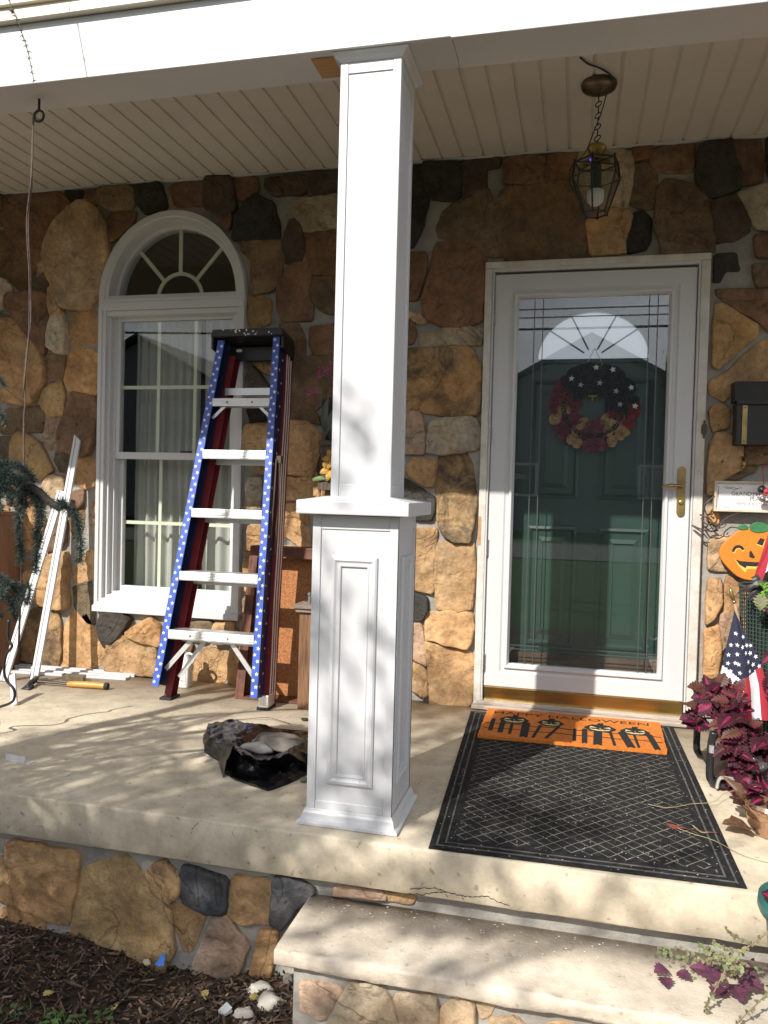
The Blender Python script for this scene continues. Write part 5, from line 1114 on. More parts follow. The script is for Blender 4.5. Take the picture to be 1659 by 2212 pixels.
for uc, vc, ru, rv in ((.175,.385,.082,.130),(.385,.390,.072,.120),(.660,.430,.085,.130),(.850,.445,.078,.120)):
    m = MB(); pts = [(uc+ru*math.cos(q)*(1+.05*math.cos(6*q)), vc+rv*math.sin(q)*(1+.05*math.cos(6*q))) for q in [k*6.283/36 for k in range(36)]]
    flatpoly(m, pts, .0193); flatpoly(m, [(uc-.018,vc-rv*.85),(uc-.010,vc-rv*1.45),(uc+.020,vc-rv*1.5),(uc+.016,vc-rv*.85)], .0193)
    pk = m.build('pumpkin_print', BKC, HMAT, fixn=False); m = MB()
    for s in (-1, 1): flatpoly(m, [(uc+s*ru*.62, vc-rv*.45), (uc+s*ru*.20, vc-rv*.12), (uc+s*ru*.70, vc-rv*.02)], .0197)
    flatpoly(m, [(uc-ru*.07, vc+rv*.10), (uc, vc-rv*.12), (uc+ru*.07, vc+rv*.10)], .0197)
    k = ru; flatpoly(m, [(uc-k*.72,vc+rv*.12),(uc-k*.45,vc+rv*.34),(uc-k*.28,vc+rv*.26),(uc-k*.1,vc+rv*.44),(uc+k*.1,vc+rv*.30),(uc+k*.3,vc+rv*.42),(uc+k*.45,vc+rv*.28),(uc+k*.72,vc+rv*.12),(uc+k*.55,vc+rv*.52),(uc+k*.2,vc+rv*.68),(uc-k*.2,vc+rv*.68),(uc-k*.55,vc+rv*.52)], .0197)
    m.build('face', YEL, pk, fixn=False)
def text_mesh(name, body, mtl, parent, size, place, extrude=0.0006, jitter=0.0, seed=1, space=1.0, xscale=1.0):
    'lettering as real flat geometry; place(x, y) -> 3D point'
    cu = bpy.data.curves.new(name, 'FONT'); cu.body = body; cu.size = size; cu.space_character = space; cu.resolution_u = 4
    to = bpy.data.objects.new(name, cu); COL.objects.link(to); dg = bpy.context.evaluated_depsgraph_get()
    me = bpy.data.meshes.new_from_object(to.evaluated_get(dg)); bpy.data.objects.remove(to); bpy.data.curves.remove(cu)
    rnd = random.Random(seed); bm = bmesh.new(); bm.from_mesh(me); seen = set()
    if jitter:
        bm.verts.ensure_lookup_table()
        for v in bm.verts:
            if v.index in seen: continue
            st = [v]; grp = []
            while st:
                a = st.pop()
                if a.index in seen: continue
                seen.add(a.index); grp.append(a); st += [e.other_vert(a) for e in a.link_edges]
            dx, dy, ro = rnd.uniform(-1,1)*jitter*size, rnd.uniform(-1,1)*jitter*size, rnd.uniform(-1,1)*jitter*1.6; c = sum((g.co for g in grp), V3((0,0,0)))/len(grp)
            for g in grp: g.co = Matrix.Rotation(ro, 3, 'Z') @ (g.co-c) + c + V3((dx, dy, 0))
    for v in bm.verts: v.co = V3(place(v.co.x*xscale, v.co.y))
    bm.to_mesh(me); bm.free(); me.materials.clear(); me.materials.append(mtl); me.name = name
    o = bpy.data.objects.new(name, me); COL.objects.link(o)
    if parent is not None:
        o.parent = parent
        if 'origin' in parent: o.matrix_parent_inverse = Matrix.Translation(-V3(parent['origin']))
    return o
def hplace(x, y):
    p = hq(.042 + x/.760, .190 - y/.44); return (p.x, p.y, .0194)
HXS = 1.22
text_mesh('lettering', 'HAPPY HALLOWEEN', BKC, HMAT, .060, hplace, space=1.0, xscale=HXS)
# dead leaf and runners on the mat
lf = MB(); lf.add([(.70,-1.20,.008),(.72,-1.215,.014),(.75,-1.222,.010),(.79,-1.226,.008),(.75,-1.235,.012),(.72,-1.232,.007)], [(0,1,5),(1,2,4,5),(2,3,4)]); lf.tube(spline([(.785,-1.226,.009),(.815,-1.232,.008),(.845,-1.234,.012)], 4), .0012, 5)
tag(lf.build('dead_leaf', mat('red_dead_leaf', (.16,.035,.025), .7), None, fixn=False), 'small dry red leaf lying near the right edge of the black mat', 'leaf')
# ---------------------------------------------------------------- lantern
LT = thing('hanging_lantern', 'brass and glass lantern hanging on a chain from the porch ceiling', 'lantern', (.437, -.58, 2.59))
LX, LY = .437, -.585
cn = MB(); cn.lathe([(.004,2.5895),(.066,2.5893),(.068,2.583),(.064,2.570),(.050,2.561),(.030,2.555),(.018,2.550),(.008,2.548)], (LX, LY-.012, 0), 32); can = cn.build('canopy', mat('dark_bronze', (.15,.12,.075), .42, metal=.9, var=.25, vscale=15), LT, smooth=True)
ch = MB(); z = 2.549; k = 0
while z > 2.372:
    ch.ring((LX, LY-.006, z-.014), .0135, .0024, axis=(0,1,0) if k % 2 else (1,0,0), n=14, m=5, sx=1 if k % 2 else .55, sz=.55 if k % 2 else 1)
    z -= .0215; k += 1
ch.v = ch.v
ch.build('chain', BLACKM, LT)
wr = MB(); wr.tube(spline([(.367,-.80,2.586),(.395,-.757,2.583),(.433,-.729,2.580),(.476,-.67,2.580),(.484,-.62,2.574)], 6), .0035, 6)
wr.tube(spline([(LX+.03,LY,2.556),(LX+.012,LY-.012,2.48),(LX-.01,LY-.010,2.42),(LX-.045,LY-.01,2.33),(LX-.092,LY-.02,2.28),(LX-.100,LY-.01,2.23),(LX-.085,LY,2.19)], 6), .0022, 6)
wr.build('wire', BLACKM, LT)
tp = MB(); tp.lathe([(.003,2.372),(.010,2.368),(.030,2.360),(.036,2.352),(.034,2.340),(.024,2.325),(.013,2.312),(.018,2.306),(.048,2.297),(.052,2.293)], (LX, LY, 0), 28, caps=False); tp.build('brass_cap', mat('dull_gold', (.40,.29,.10), .35, metal=1, var=.15), LT, smooth=True)
ZT, ZM, ZB, RT_, RM_, RB_ = 2.292, 2.235, 2.098, .086, .094, .047
def hx(r, z, k, o=.32): return V3((LX+r*math.cos(k*math.pi/3+o), LY+r*math.sin(k*math.pi/3+o), z))
fr = MB()
for k in range(6):
    for (ra, za), (rb, zb) in (((RT_,ZT),(RM_,ZM)), ((RM_,ZM),(RB_,ZB))):
        fr.tube([hx(ra,za,k), hx(rb,zb,k)], .0035, 6)
    fr.tube([hx(RT_,ZT,k), hx(RT_,ZT,k+1)], .0035, 6); fr.tube([hx(RB_,ZB,k), hx(RB_,ZB,k+1)], .0035, 6); fr.tube([hx(RM_,ZM,k), hx(RM_,ZM,k+1)], .0022, 6)
    fr.tube([hx(RB_,ZB+.004,k), hx(RB_,ZB-.006,k)], .005, 6); fr.tube([hx(RT_,ZT-.003,k), hx(RT_,ZT+.010,k)], .004, 6)
    fr.tube([hx(RT_,ZT,k), V3((LX, LY, 2.296))], .003, 5)
fr.build('frame', mat('lantern_frame', (.05,.042,.032), .45, metal=.7, var=.3), LT)
gp = MB(); SMOKE = glass('smoked_glass', .045, (.80,.81,.80))
for k in range(6):
    gp.add([hx(RT_-.001,ZT,k), hx(RT_-.001,ZT,k+1), hx(RM_-.001,ZM,k+1), hx(RM_-.001,ZM,k)], [(0,1,2,3)]); gp.add([hx(RM_-.001,ZM,k), hx(RM_-.001,ZM,k+1), hx(RB_-.001,ZB,k+1), hx(RB_-.001,ZB,k)], [(0,1,2,3)])
gp.build('glass_panes', SMOKE, LT, fixn=False)
bu = MB(); bu.lathe([(.003,2.130),(.018,2.133),(.029,2.145),(.032,2.165),(.031,2.185),(.024,2.190)], (LX, LY, 0), 24); bu.build('bulb', mat('white_bulb', (.80,.79,.76), .4), LT, smooth=True)
bu = MB(); bu.lathe([(.023,2.190),(.020,2.215),(.019,2.285)], (LX, LY, 0), 16); bu.build('lamp_holder', BLKP, LT)
LED = bpy.data.materials.new('blue_led'); LED.use_nodes = True; LED.node_tree.nodes['Principled BSDF'].inputs['Emission Color'].default_value = (.05,.03,1,1); LED.node_tree.nodes['Principled BSDF'].inputs['Emission Strength'].default_value = 1.2
bu = MB(); bu.lathe([(.001,2.280),(.005,2.282),(.005,2.287),(.001,2.289)], (LX-.022, LY-.055, 0), 10); bu.build('indicator_light', LED, LT)

# eye hook and dangling vine
hk = MB(); hk.tube([(-1.417,-1.396,2.3165),(-1.417,-1.396,2.277)], .0042, 8); hk.ring((-1.417,-1.396,2.258), .0185, .0044, axis=(0,1,0), n=22, m=8)
tag(hk.build('eye_hook', BLACKM, None, smooth=True), 'black iron eye hook screwed under the porch beam', 'hook')
vn = MB(); rnd = random.Random(6)
P_ = [(x, -1.396, z) for x, z in ((-1.438,2.257),(-1.441,2.18),(-1.443,2.063),(-1.442,2.024),(-1.452,1.95),(-1.452,1.86),(-1.447,1.79),(-1.441,1.70),(-1.438,1.56),(-1.448,1.475),(-1.457,1.39),(-1.459,1.34),(-1.454,1.286),(-1.459,1.222),(-1.457,1.10),(-1.462,.95),(-1.460,.70),(-1.468,.40))]
sp = spline(P_, 8); vn.tube(sp, [.0034+.0012*math.sin(i*1.3)*noise.noise(V3((i*.3,0,0))) for i in range(len(sp))], 7)
vn.tube(spline([(-1.436,-1.398,2.25),(-1.439,-1.401,2.06),(-1.456,-1.401,1.90),(-1.442,-1.401,1.70),(-1.443,-1.400,1.5),(-1.462,-1.40,1.3)], 8), .0018, 6)
for k in range(16):
    p = sp[rnd.randrange(8, len(sp)-20)]; vn.tube([p, p+V3((rnd.choice((-1,1))*rnd.uniform(.004,.010), -.002, rnd.uniform(-.004,.008)))], [.002,.001], 5)
tag(vn.build('dried_vine', mat('reddish_vine', (.105,.07,.055), .8, var=.35, vscale=60), None, smooth=True), 'dry brown vine stem hanging straight down from the eye hook', 'vine')
# black cord at far left
tag(cd.build('black_cord', BLKP, None, smooth=True), 'black electric cord looping down to the floor at the left edge', 'cord')

# ---------------------------------------------------------------- wreath
PAPER = dict(black=mat('paper_black', (.035,.033,.040), .85), maroon=mat('paper_maroon', (.42,.045,.085), .8, var=.2, vscale=30), red=mat('paper_red', (.52,.055,.055), .8, var=.2, vscale=30), cream=mat('paper_cream', (.78,.58,.34), .8, var=.12, vscale=30), plum=mat('paper_plum', (.45,.11,.19), .8, var=.2, vscale=30))
WR = thing('wreath', 'round wreath of rolled paper roses, black with white stars above, maroon and cream below', 'wreath', (.463, .04, 1.425))
WC = V3((.463, .048, 1.425))
bs = MB(); bs.ring(WC, .135, .024, axis=(0,1,0), n=36, m=8); bs.build('wreath_base', PAPER['black'], WR, smooth=True)
hg = MB(); hg.tube([(.395,.05,1.555),(.460,.065,1.700)], .0016, 5); hg.tube([(.530,.05,1.555),(.462,.065,1.700)], .0016, 5); hg.build('hanger', mat('clear_line', (.45,.46,.46), .4), WR)
def rose_mesh(mt, seed):
    rnd = random.Random(seed); m = MB(); vs = []; fs = []; n = 48; turns = 2.4; r1 = .0275
    for i in range(n+1):
        t = i/n; a = t*turns*2*math.pi; r = .003+(r1-.003)*t**.85; hh = .017*(1-t*.55)
        wob = 1+.06*math.sin(a*2.3+seed)
        vs += [(r*wob*math.cos(a), .002+.006*t, r*wob*math.sin(a)), (r*1.10*wob*math.cos(a), -.010-hh+.006*t, r*1.10*wob*math.sin(a))]
    for i in range(n): fs.append((2*i, 2*i+1, 2*i+3, 2*i+2))
    m.add(vs, fs); m.lathe([(.001,0),(r1*.95,0)], (0,.008,0), 16, Matrix.Rotation(R(90), 3, 'X'), caps=False)
    me = bpy.data.meshes.new('rose'); me.from_pydata(m.v, [], m.f); me.materials.append(mt); me.polygons.foreach_set('use_smooth', [True]*len(me.polygons)); me.update(); return me
ROSES = {k: [rose_mesh(v, s) for s in range(2)] for k, v in PAPER.items()}
rnd = random.Random(31)
for ri, (rad, cnt, yo) in enumerate(((.088, 15, -.004), (.132, 22, -.022), (.178, 29, -.004))):
    for i in range(cnt):
        a = 2*math.pi*(i+.5*(ri % 2))/cnt + rnd.uniform(-.06,.06); dg = math.degrees(a) % 360
        col = 'black' if (8 <= dg <= 148 or dg > 352) else 'maroon' if dg < 185 else 'cream' if (186 <= dg < 203 and ri > 0) else 'maroon' if dg < 228 else 'cream' if dg < 250 else 'plum' if dg < 292 else 'cream' if dg < 322 else 'red'
        if dg > 352: col = 'black' if ri < 2 else 'red'
        if col == 'maroon' and rnd.random() < .3: col = 'red'
        o = bpy.data.objects.new('rose', rnd.choice(ROSES[col])); COL.objects.link(o); s = rnd.uniform(.82, 1.12)
        p = WC + V3((rad*math.cos(a), yo-.006, rad*math.sin(a)))
        o.matrix_world = Matrix.Translation(p) @ Matrix.Rotation(math.cos(a)*.45*(ri-1), 4, 'Z') @ Matrix.Rotation(-math.sin(a)*.45*(ri-1), 4, 'X') @ Matrix.Rotation(rnd.uniform(0,6.28), 4, 'Y') @ Matrix.Scale(s, 4)
        mw = o.matrix_world.copy(); o.parent = WR; o.matrix_parent_inverse = Matrix.Translation(-V3(WR['origin'])); 
for x, z in ((.469,1.604),(.543,1.593),(.361,1.554),(.402,1.525),(.487,1.533),(.561,1.495),(.626,1.511),(.580,1.435),(.645,1.427)):
    s = MB(); s.prism(star_pts(x, z, .0155, rnd.uniform(-.3,.3)), .0085, .0125, lambda u, v, w: (u, w, v)); s.build('wood_star', mat('white_wood', (.74,.74,.72), .7) if 'white_wood' not in bpy.data.materials else bpy.data.materials['white_wood'], WR)

# ---------------------------------------------------------------- mailbox, sign, pumpkin, twigs, ornament
MB_ = thing('mailbox', 'black wall mailbox with brass straps beside the door, cut by the right edge', 'mailbox', (1.21, -.07, 1.25))
BMX = mat('mailbox_black', (.020,.019,.018), .55, var=.2, vscale=12, bump=.05)
b = MB(); b.box(1.052, 1.40, -.120, -.024, 1.248, 1.425); b.build('box', BMX, MB_, bevel=.003)
b = MB(); b.add([(1.042,-.130,1.432),(1.41,-.130,1.432),(1.41,-.024,1.432),(1.042,-.024,1.432),(1.042,-.108,1.518),(1.41,-.108,1.518),(1.41,-.024,1.522),(1.042,-.024,1.522)], [(3,2,1,0),(4,5,6,7),(0,1,5,4),(1,2,6,5),(2,3,7,6),(3,0,4,7)])
b.box(1.048, 1.405, -.134, -.1305, 1.418, 1.437); b.build('lid', BMX, MB_, bevel=.002)
for x in (1.084, 1.352):
    b = MB(); b.box(x-.010, x+.010, -.1235, -.1202, 1.250, 1.416); st = b.build('brass_strap', BRASS, MB_, bevel=.0008)
    b = MB(); b.lathe([(.003,0),(.002,.002)], (x,-.1236,1.262), 8, Matrix.Rotation(R(90),3,'X')); b.lathe([(.003,0),(.002,.002)], (x,-.1236,1.405), 8, Matrix.Rotation(R(90),3,'X')); b.build('screw', BLACKM, st)
    b = MB(); b.box(x+.002, x+.016, -.040, -.024, 1.165, 1.247); b.tube(spline([(x+.009,-.04,1.20),(x+.009,-.075,1.185),(x+.009,-.085,1.165),(x+.009,-.07,1.152),(x+.009,-.055,1.16)], 5), .007, 8); b.build('paper_hook', BRASS, MB_, smooth=False)
SG = thing('wall_sign', 'white hand lettered wooden sign about grandma, hung under the mailbox', 'sign', (1.14, -.05, .96))
b = MB(); b.frame(.984, 1.300, .961, 1.094, [(0,-.022),(0,-.062),(.009,-.062),(.011,-.052),(.011,-.022)]); b.build('frame', mat('pine_frame', (.52,.42,.30), .6, col2=(.62,.53,.42), vscale=10, stretch=(1,6,6)), SG, bevel=.001)
b = MB(); b.box(.994, 1.290, -.048, -.023, .971, 1.084); brd = b.build('board', mat('white_board', (.80,.79,.78), .5, var=.03), SG)
INK = mat('grey_ink', (.09,.085,.085), .7); REDI = mat('red_ink', (.42,.045,.05), .7)
for txt, x, z, s, mt in (('GRANDMA AND', 1.054, 1.032, .0235, INK), ('PLACE', 1.128, 1.010, .026, INK), ('MEMORIES MADE', 1.072, .990, .0185, REDI)):
    text_mesh('lettering', txt, mt, SG, s, lambda u, v, x=x, z=z: (x+u, -.0484, z+v), jitter=.07, seed=3, space=1.02)
b = MB()
for (x, z, ln, am) in ((1.022,1.0655,.075,.002),(1.030,1.060,.05,.0015)):
    pts = [(x+ln*i/14, -.0485, z+am*math.sin(i*1.1)+.002*math.sin(i*.4)) for i in range(15)]; b.tube(pts, .0012, 4)
b.tube(spline([(1.002,-.0485,1.07),(1.0015,-.0485,1.03),(1.003,-.0485,.99),(1.010,-.0485,.981),(1.05,-.0485,.979)], 5), .0012, 4); b.build('ink_scroll', INK, SG)
OR = thing('hanging_ornament', 'little red and black metal ornament dangling over the right end of the sign', 'ornament', (1.176, -.09, 1.0))
b = MB(); b.tube(spline([(1.165,-.09,1.152),(1.172,-.09,1.12),(1.174,-.09,1.08)], 4), .0018, 6); b.tube(spline([(1.165,-.09,1.150),(1.18,-.09,1.158),(1.20,-.09,1.155)], 4), .003, 6); b.build('red_cord', REDI, OR)
for x, z, r, mt in ((1.167,1.060,.014,BLACKM),(1.183,1.052,.013,REDI),(1.171,1.022,.012,STEEL),(1.190,1.014,.014,STEEL)):
    b = MB(); b.ring((x,-.092,z), r, .004, axis=(0,1,0), n=18, m=6); b.lathe([(r*.9,0),(r*.7,.006),(.001,.009)], (x,-.092,z), 16, Matrix.Rotation(R(90),3,'X')); b.build('bead', mt, OR, smooth=True)
PK = thing('pumpkin_sign', 'flat orange wooden pumpkin with a winking grin and green leaves on the wall', 'pumpkin decoration', (1.15, -.07, .67))
PO = mat('pumpkin_orange', (.74,.205,.020), .5, var=.06, vscale=12); PY = mat('pumpkin_yellow', (.85,.52,.11), .5); PB = mat('pumpkin_black', (.018,.015,.014), .6); PG = mat('leaf_green_paint', (.035,.16,.06), .5, var=.2, vscale=20); PD = mat('pumpkin_groove', (.68,.19,.02), .55)
pc = (1.158, .781); pts = []
for k in range(48):
    a = 2*math.pi*k/48; r = 1 + .030*math.cos(5*a+math.pi) ; pts.append((pc[0]+.141*r*math.cos(a), pc[1]+.113*r*math.sin(a)*(1-.05*math.cos(a)**2)))
b = MB(); b.prism(pts, -.040, -.062, lambda u, v, w: (u, w, v)); pm = b.build('pumpkin_board', PO, PK, bevel=.003)
g = MB()
for s in (-.62, -.30, .30, .62):
    path = spline([(pc[0]+s*.5*.141, -.0624, pc[1]+.105), (pc[0]+s*1.02*.141, -.0624, pc[1]+.03), (pc[0]+s*1.0*.141, -.0624, pc[1]-.04), (pc[0]+s*.6*.141, -.0624, pc[1]-.098)], 6); g.tube(path, .0011, 4)
g.build('groove', PD, pm)
def pk_poly(name, mt, poly, y=-.0632, parent=pm, d=.001): MB().prism(poly, y, y+d, lambda u, v, w: (u, w, v)).build(name, mt, parent)
def arc(cx, cz, r0, r1, a0, a1, sx=1.0, n=10): return [(cx+r1*sx*math.cos(R(a0+(a1-a0)*i/n)), cz+r1*math.sin(R(a0+(a1-a0)*i/n))) for i in range(n+1)] + [(cx+r0*sx*math.cos(R(a1+(a0-a1)*i/n)), cz+r0*math.sin(R(a1+(a0-a1)*i/n))) for i in range(n+1)]
pk_poly('eye', PY, arc(1.091,.784,.016,.030,185,20,.85), -.0628); pk_poly('eye', PB, arc(1.089,.787,.018,.031,180,25,.85), -.0634)
pk_poly('eye', PY, [(1.158,.822),(1.176,.850),(1.196,.842),(1.186,.812)], -.0628); pk_poly('eye', PB, [(1.161,.826),(1.175,.852),(1.193,.845),(1.184,.818)], -.0634)
pk_poly('nose', PB, [(1.133,.790),(1.139,.797),(1.156,.768),(1.150,.762),(1.133,.768)], -.0634)
pk_poly('mouth', PY, [(1.074,.756),(1.092,.728),(1.118,.700),(1.124,.704),(1.128,.716),(1.160,.716),(1.162,.722),(1.200,.735),(1.232,.756),(1.16,.742),(1.10,.744)], -.0628)
pk_poly('mouth', PB, [(1.077,.755),(1.096,.732),(1.120,.718),(1.124,.728),(1.160,.727),(1.198,.738),(1.230,.756),(1.16,.746),(1.10,.748)], -.0634)
for lf_ in ([(1.083,.889),(1.095,.905),(1.110,.910),(1.124,.900),(1.128,.888),(1.110,.884),(1.095,.882)], [(1.128,.890),(1.138,.910),(1.160,.920),(1.185,.918),(1.205,.905),(1.212,.890),(1.190,.876),(1.160,.872),(1.140,.878)]):
    b = MB(); b.prism(smoothed(lf_, 1), -.040, -.066, lambda u, v, w: (u, w, v)); b.build('leaf', PG, PK, bevel=.002)
TWM = mat('brown_twig', (.085,.055,.045), .8, var=.3, vscale=60)
tg = MB()
for pts in ([(.986,1.028),(.955,1.000),(.946,.976),(.957,.944),(.981,.910),(.996,.902),(1.020,.917),(1.045,.938),(1.070,.951),(1.096,.961)], [(.982,.872),(1.000,.890),(1.030,.919)], [(.927,.944),(.950,.934),(.974,.922),(.996,.888)], [(.933,.930),(.949,.907),(.970,.903),(.988,.897)], [(.895,.897),(.934,.869),(.955,.850),(.966,.840)], [(.966,.946),(.976,.958),(.988,.960)], [(.956,.890),(.962,.902),(.985,.908),(1.000,.895),(1.032,.909),(1.028,.895),(1.005,.885)], [(.900,.895),(.930,.882),(.960,.875),(.985,.872),(.998,.880),(.985,.888),(.960,.880)], [(.985,.930),(.972,.940),(.985,.955)]):
    n = len(pts); tg.tube(spline([(x, -.060-.012*math.sin(i*1.7), z) for i, (x, z) in enumerate(pts)], 6) if n > 2 else [(x,-.06,z) for x, z in pts], [.0038*(1-.55*i/max(1,(n-1)*6)) for i in range((n-1)*6+1)], 7)
tag(tg.build('grapevine_twigs', TWM, None, smooth=True), 'bunch of curly brown vine twigs sticking out beside the door under the sign', 'twigs')

# ---------------------------------------------------------------- wall planter behind the column
PLW = mat('dark_barn_wood', (.065,.048,.036), .85, col2=(.15,.11,.08), vscale=9, stretch=(12,1,1), bump=.4)
WP = thing('wall_planter', 'dark rustic wooden wall box with pink and yellow flowers half hidden behind the column', 'planter', (-.72, -.06, 1.0))
b = MB(); b.box(-.812,-.60,-.095,-.030,1.030,1.035); b.box(-.812,-.60,-.100,-.0955,1.036,1.24)
for z0, z1, y in ((1.225,1.250,-.110),(1.190,1.215,-.104),(1.052,1.078,-.104),(1.010,1.045,-.108)): b.box(-.820,-.60,y,-.030,z0,z1)
b.box(-.806,-.792,-.101,-.03,1.06,1.30); b.build('box', PLW, WP, bevel=.002)
SAGE = mat('dusty_leaf', (.10,.115,.10), .75, var=.25); LGREEN = mat('lily_leaf', (.12,.19,.065), .6, var=.2); PINK = mat('pink_petal', (.42,.10,.24), .7, var=.3, vscale=80); YELL = mat('yellow_petal', (.46,.26,.045), .6, var=.15)
def blade(m, base, tip, w, bend=(0,0,0), n=8):
    base = V3(base); tip = V3(tip); bend = V3(bend); d = tip-base; side = d.cross(V3((0,-1,.2))).normalized(); vs = []; fs = []
    for i in range(n+1):
        t = i/n; p = base+d*t+bend*(4*t*(1-t)); ww = w*math.sin(math.pi*min(1, .12+.88*t))**.8*(1-t*.15) if t < 1 else 0
        vs += [p-side*ww, p+V3((0,-.25*ww,0)), p+side*ww]
    for i in range(n):
        for k in range(2): fs.append((i*3+k, i*3+k+1, (i+1)*3+k+1, (i+1)*3+k))
    m.add(vs, fs)
b = MB()
for base, tip, w in (((-.79,-.07,1.27),(-.775,-.10,1.47),.020),((-.775,-.08,1.26),(-.730,-.12,1.42),.014),((-.80,-.08,1.26),(-.70,-.13,1.36),.010),((-.78,-.06,1.26),(-.66,-.08,1.45),.022)): blade(b, base, tip, w, (-.012,-.02,0))
b.build('grey_leaves', SAGE, WP, fixn=False)
b = MB()
for base, tip in (((-.77,-.08,1.24),(-.70,-.12,1.245)),((-.75,-.10,1.21),(-.68,-.13,1.19)),((-.78,-.09,1.06),(-.69,-.12,1.05)),((-.85,-.10,1.058),(-.77,-.10,1.062))): blade(b, base, tip, .011, (0,-.01,.006))
b.build('green_leaves', LGREEN, WP, fixn=False)
st_ = MB()
for pts in ([(-.78,-.08,1.27),(-.812,-.10,1.42),(-.80,-.11,1.50),(-.755,-.12,1.56)], [(-.78,-.08,1.27),(-.80,-.10,1.38),(-.83,-.11,1.44),(-.855,-.12,1.475)], [(-.76,-.08,1.27),(-.74,-.10,1.46),(-.765,-.11,1.535),(-.805,-.12,1.565)], [(-.70,-.08,1.27),(-.69,-.10,1.5),(-.74,-.11,1.60)]): st_.tube(spline(pts, 6), .0022, 5)
st_.build('stems', SAGE, WP)
rnd = random.Random(14)
for c, r in (((-.857,-.12,1.478),.026),((-.806,-.12,1.572),.028),((-.760,-.12,1.600),.028),((-.745,-.12,1.555),.022)):
    m = MB()
    for k in range(60):
        d = V3((rnd.gauss(0,1), rnd.gauss(0,1), rnd.gauss(0,1))).normalized(); p = V3(c)+d*r*rnd.uniform(.4,1); q = d.orthogonal().normalized(); w = rnd.uniform(.004,.007); e = d.cross(q)
        m.add([p-q*w*.4, p+e*w+d*w*.6, p+d*w*2.0, p-e*w+d*w*.6], [(0,1,2,3)])
    m.build('pink_flower', PINK, WP, fixn=False)
m = MB()
for (c, tilt) in (((-.735,-.115,1.165),0),((-.745,-.12,1.115),.3)):
    for k in range(6):
        a = k*math.pi/3+tilt; blade(m, c, (c[0]+.055*math.cos(a), c[1]-.03, c[2]+.055*math.sin(a)-.01), .017, (0,-.018,0), 6)
m.build('yellow_lily', YELL, WP, fixn=False)
# ---------------------------------------------------------------- coleus in its black stand, pots, flags at the right
def leaf(m, base, d, nrm, L, W, droop, teeth=9, z0=1, z1=0, inner=.42):
    'serrated leaf: dark rim (slot 0) round a bright centre (slot 1)'
    base = V3(base); d = V3(d).normalized(); nrm = V3(nrm); nrm = (nrm-d*nrm.dot(d)).normalized(); s = d.cross(nrm); n = teeth*2; vs = []
    for i in range(n+1):
        t = i/n; w = W*(math.sin(math.pi*t**.75))**.9 if 0 < t < 1 else 0
        tooth = 1.20 if i % 2 else .84
        c = base + d*(L*t) - nrm*(droop*t*t); sw = s*w; lift = nrm*(w*.22)
        vs += [c-sw*tooth+lift, c-sw*inner*(1-t*.7)+lift*.35, c, c+sw*inner*(1-t*.7)+lift*.35, c+sw*tooth+lift]
    o = len(m.v); m.v += [tuple(v) for v in vs]
    for i in range(n):
        for k in range(4):
            m.f.append((o+i*5+k, o+i*5+k+1, o+(i+1)*5+k+1, o+(i+1)*5+k)); m.m.append(z1 if k in (0, 3) else z0)
BURG = mat('coleus_burgundy', (.040,.007,.014), .6, spec=.25, var=.35, vscale=40); MAG = mat('coleus_magenta', (.20,.014,.058), .6, spec=.25, var=.35, vscale=35); BRZ = mat('coleus_bronze', (.075,.026,.014), .55, var=.3, vscale=40)
CO = thing('coleus_plant', 'burgundy coleus with magenta leaf centres spilling over a black plant stand', 'plant', (1.02, -.66, 0))
rnd = random.Random(77); m = MB(); stems = MB()
tips = [(.831,.292,-.66),(.883,.305,-.62),(.816,.213,-.70),(.893,.29,-.66),(.93,.318,-.60),(.962,.285,-.60),(.985,.255,-.62),(.901,.212,-.74),(.907,.159,-.78),(.957,.205,-.76),(.968,.137,-.80),(.933,.113,-.80),(1.010,.200,-.74),(1.048,.165,-.76),(1.029,.167,-.80),(1.068,.139,-.82),(.939,.058,-.83),(.913,.024,-.82),(.987,.032,-.86),(1.025,.036,-.88),(1.054,.009,-.88),(1.08,.10,-.85),(1.12,.05,-.88),(1.10,.15,-.78),(1.14,.13,-.80),(.92,.25,-.70),(1.12,.16,-.72),(.965,.245,-.70),(.95,.17,-.79),(1.0,.12,-.82)]
ctr = V3((1.02, -.62, .12))
for x, z, y in tips:
    p = V3((x+(.035 if x < .95 else .012), y, z)); out = (p-ctr); out.z *= .6; out = out.normalized()
    stems.tube(spline([ctr+V3((rnd.uniform(-.06,.06), rnd.uniform(-.03,.03), -.05)), (ctr+p)/2+V3((0,0,.03)), p], 5), .0035, 5)
    for k in range(7):
        a = rnd.uniform(0, 6.28); dd = (out*1.1 + V3((math.cos(a), math.sin(a)*.7-.25, rnd.uniform(-.7,.35)))).normalized()
        q = p + V3((rnd.gauss(0,.018), rnd.gauss(0,.018), rnd.gauss(0,.016)))
        L = rnd.uniform(.040, .088); leaf(m, q-dd*L*.35, dd, V3((dd.x*.2, -.75, .8+rnd.uniform(-.3,.3))), L, L*rnd.uniform(.30,.40), L*rnd.uniform(.05,.4), teeth=rnd.choice((6,7,8)), z0=1 if rnd.random() < .7 else 2, z1=0 if rnd.random() < .85 else 2, inner=rnd.uniform(.15,.45))
for x, z, y, dx, dz, L in ((.905,.298,-.68,-1,-.12,.075),(.900,.272,-.70,-1,-.50,.085),(.900,.285,-.66,.2,-.9,.07),(1.0,.07,-.87,-.5,-.7,.075),(1.03,.055,-.89,.4,-.8,.085),(.985,.06,-.87,.1,-1,.07),(1.15,.34,-.50,-.4,-.8,.07),(1.15,.40,-.52,.2,-.5,.07)):
    leaf(m, (x,y,z), (dx,-.25,dz), (0,-.9,.6), L, L*.42, L*.2, 8, 1, 0, .5)
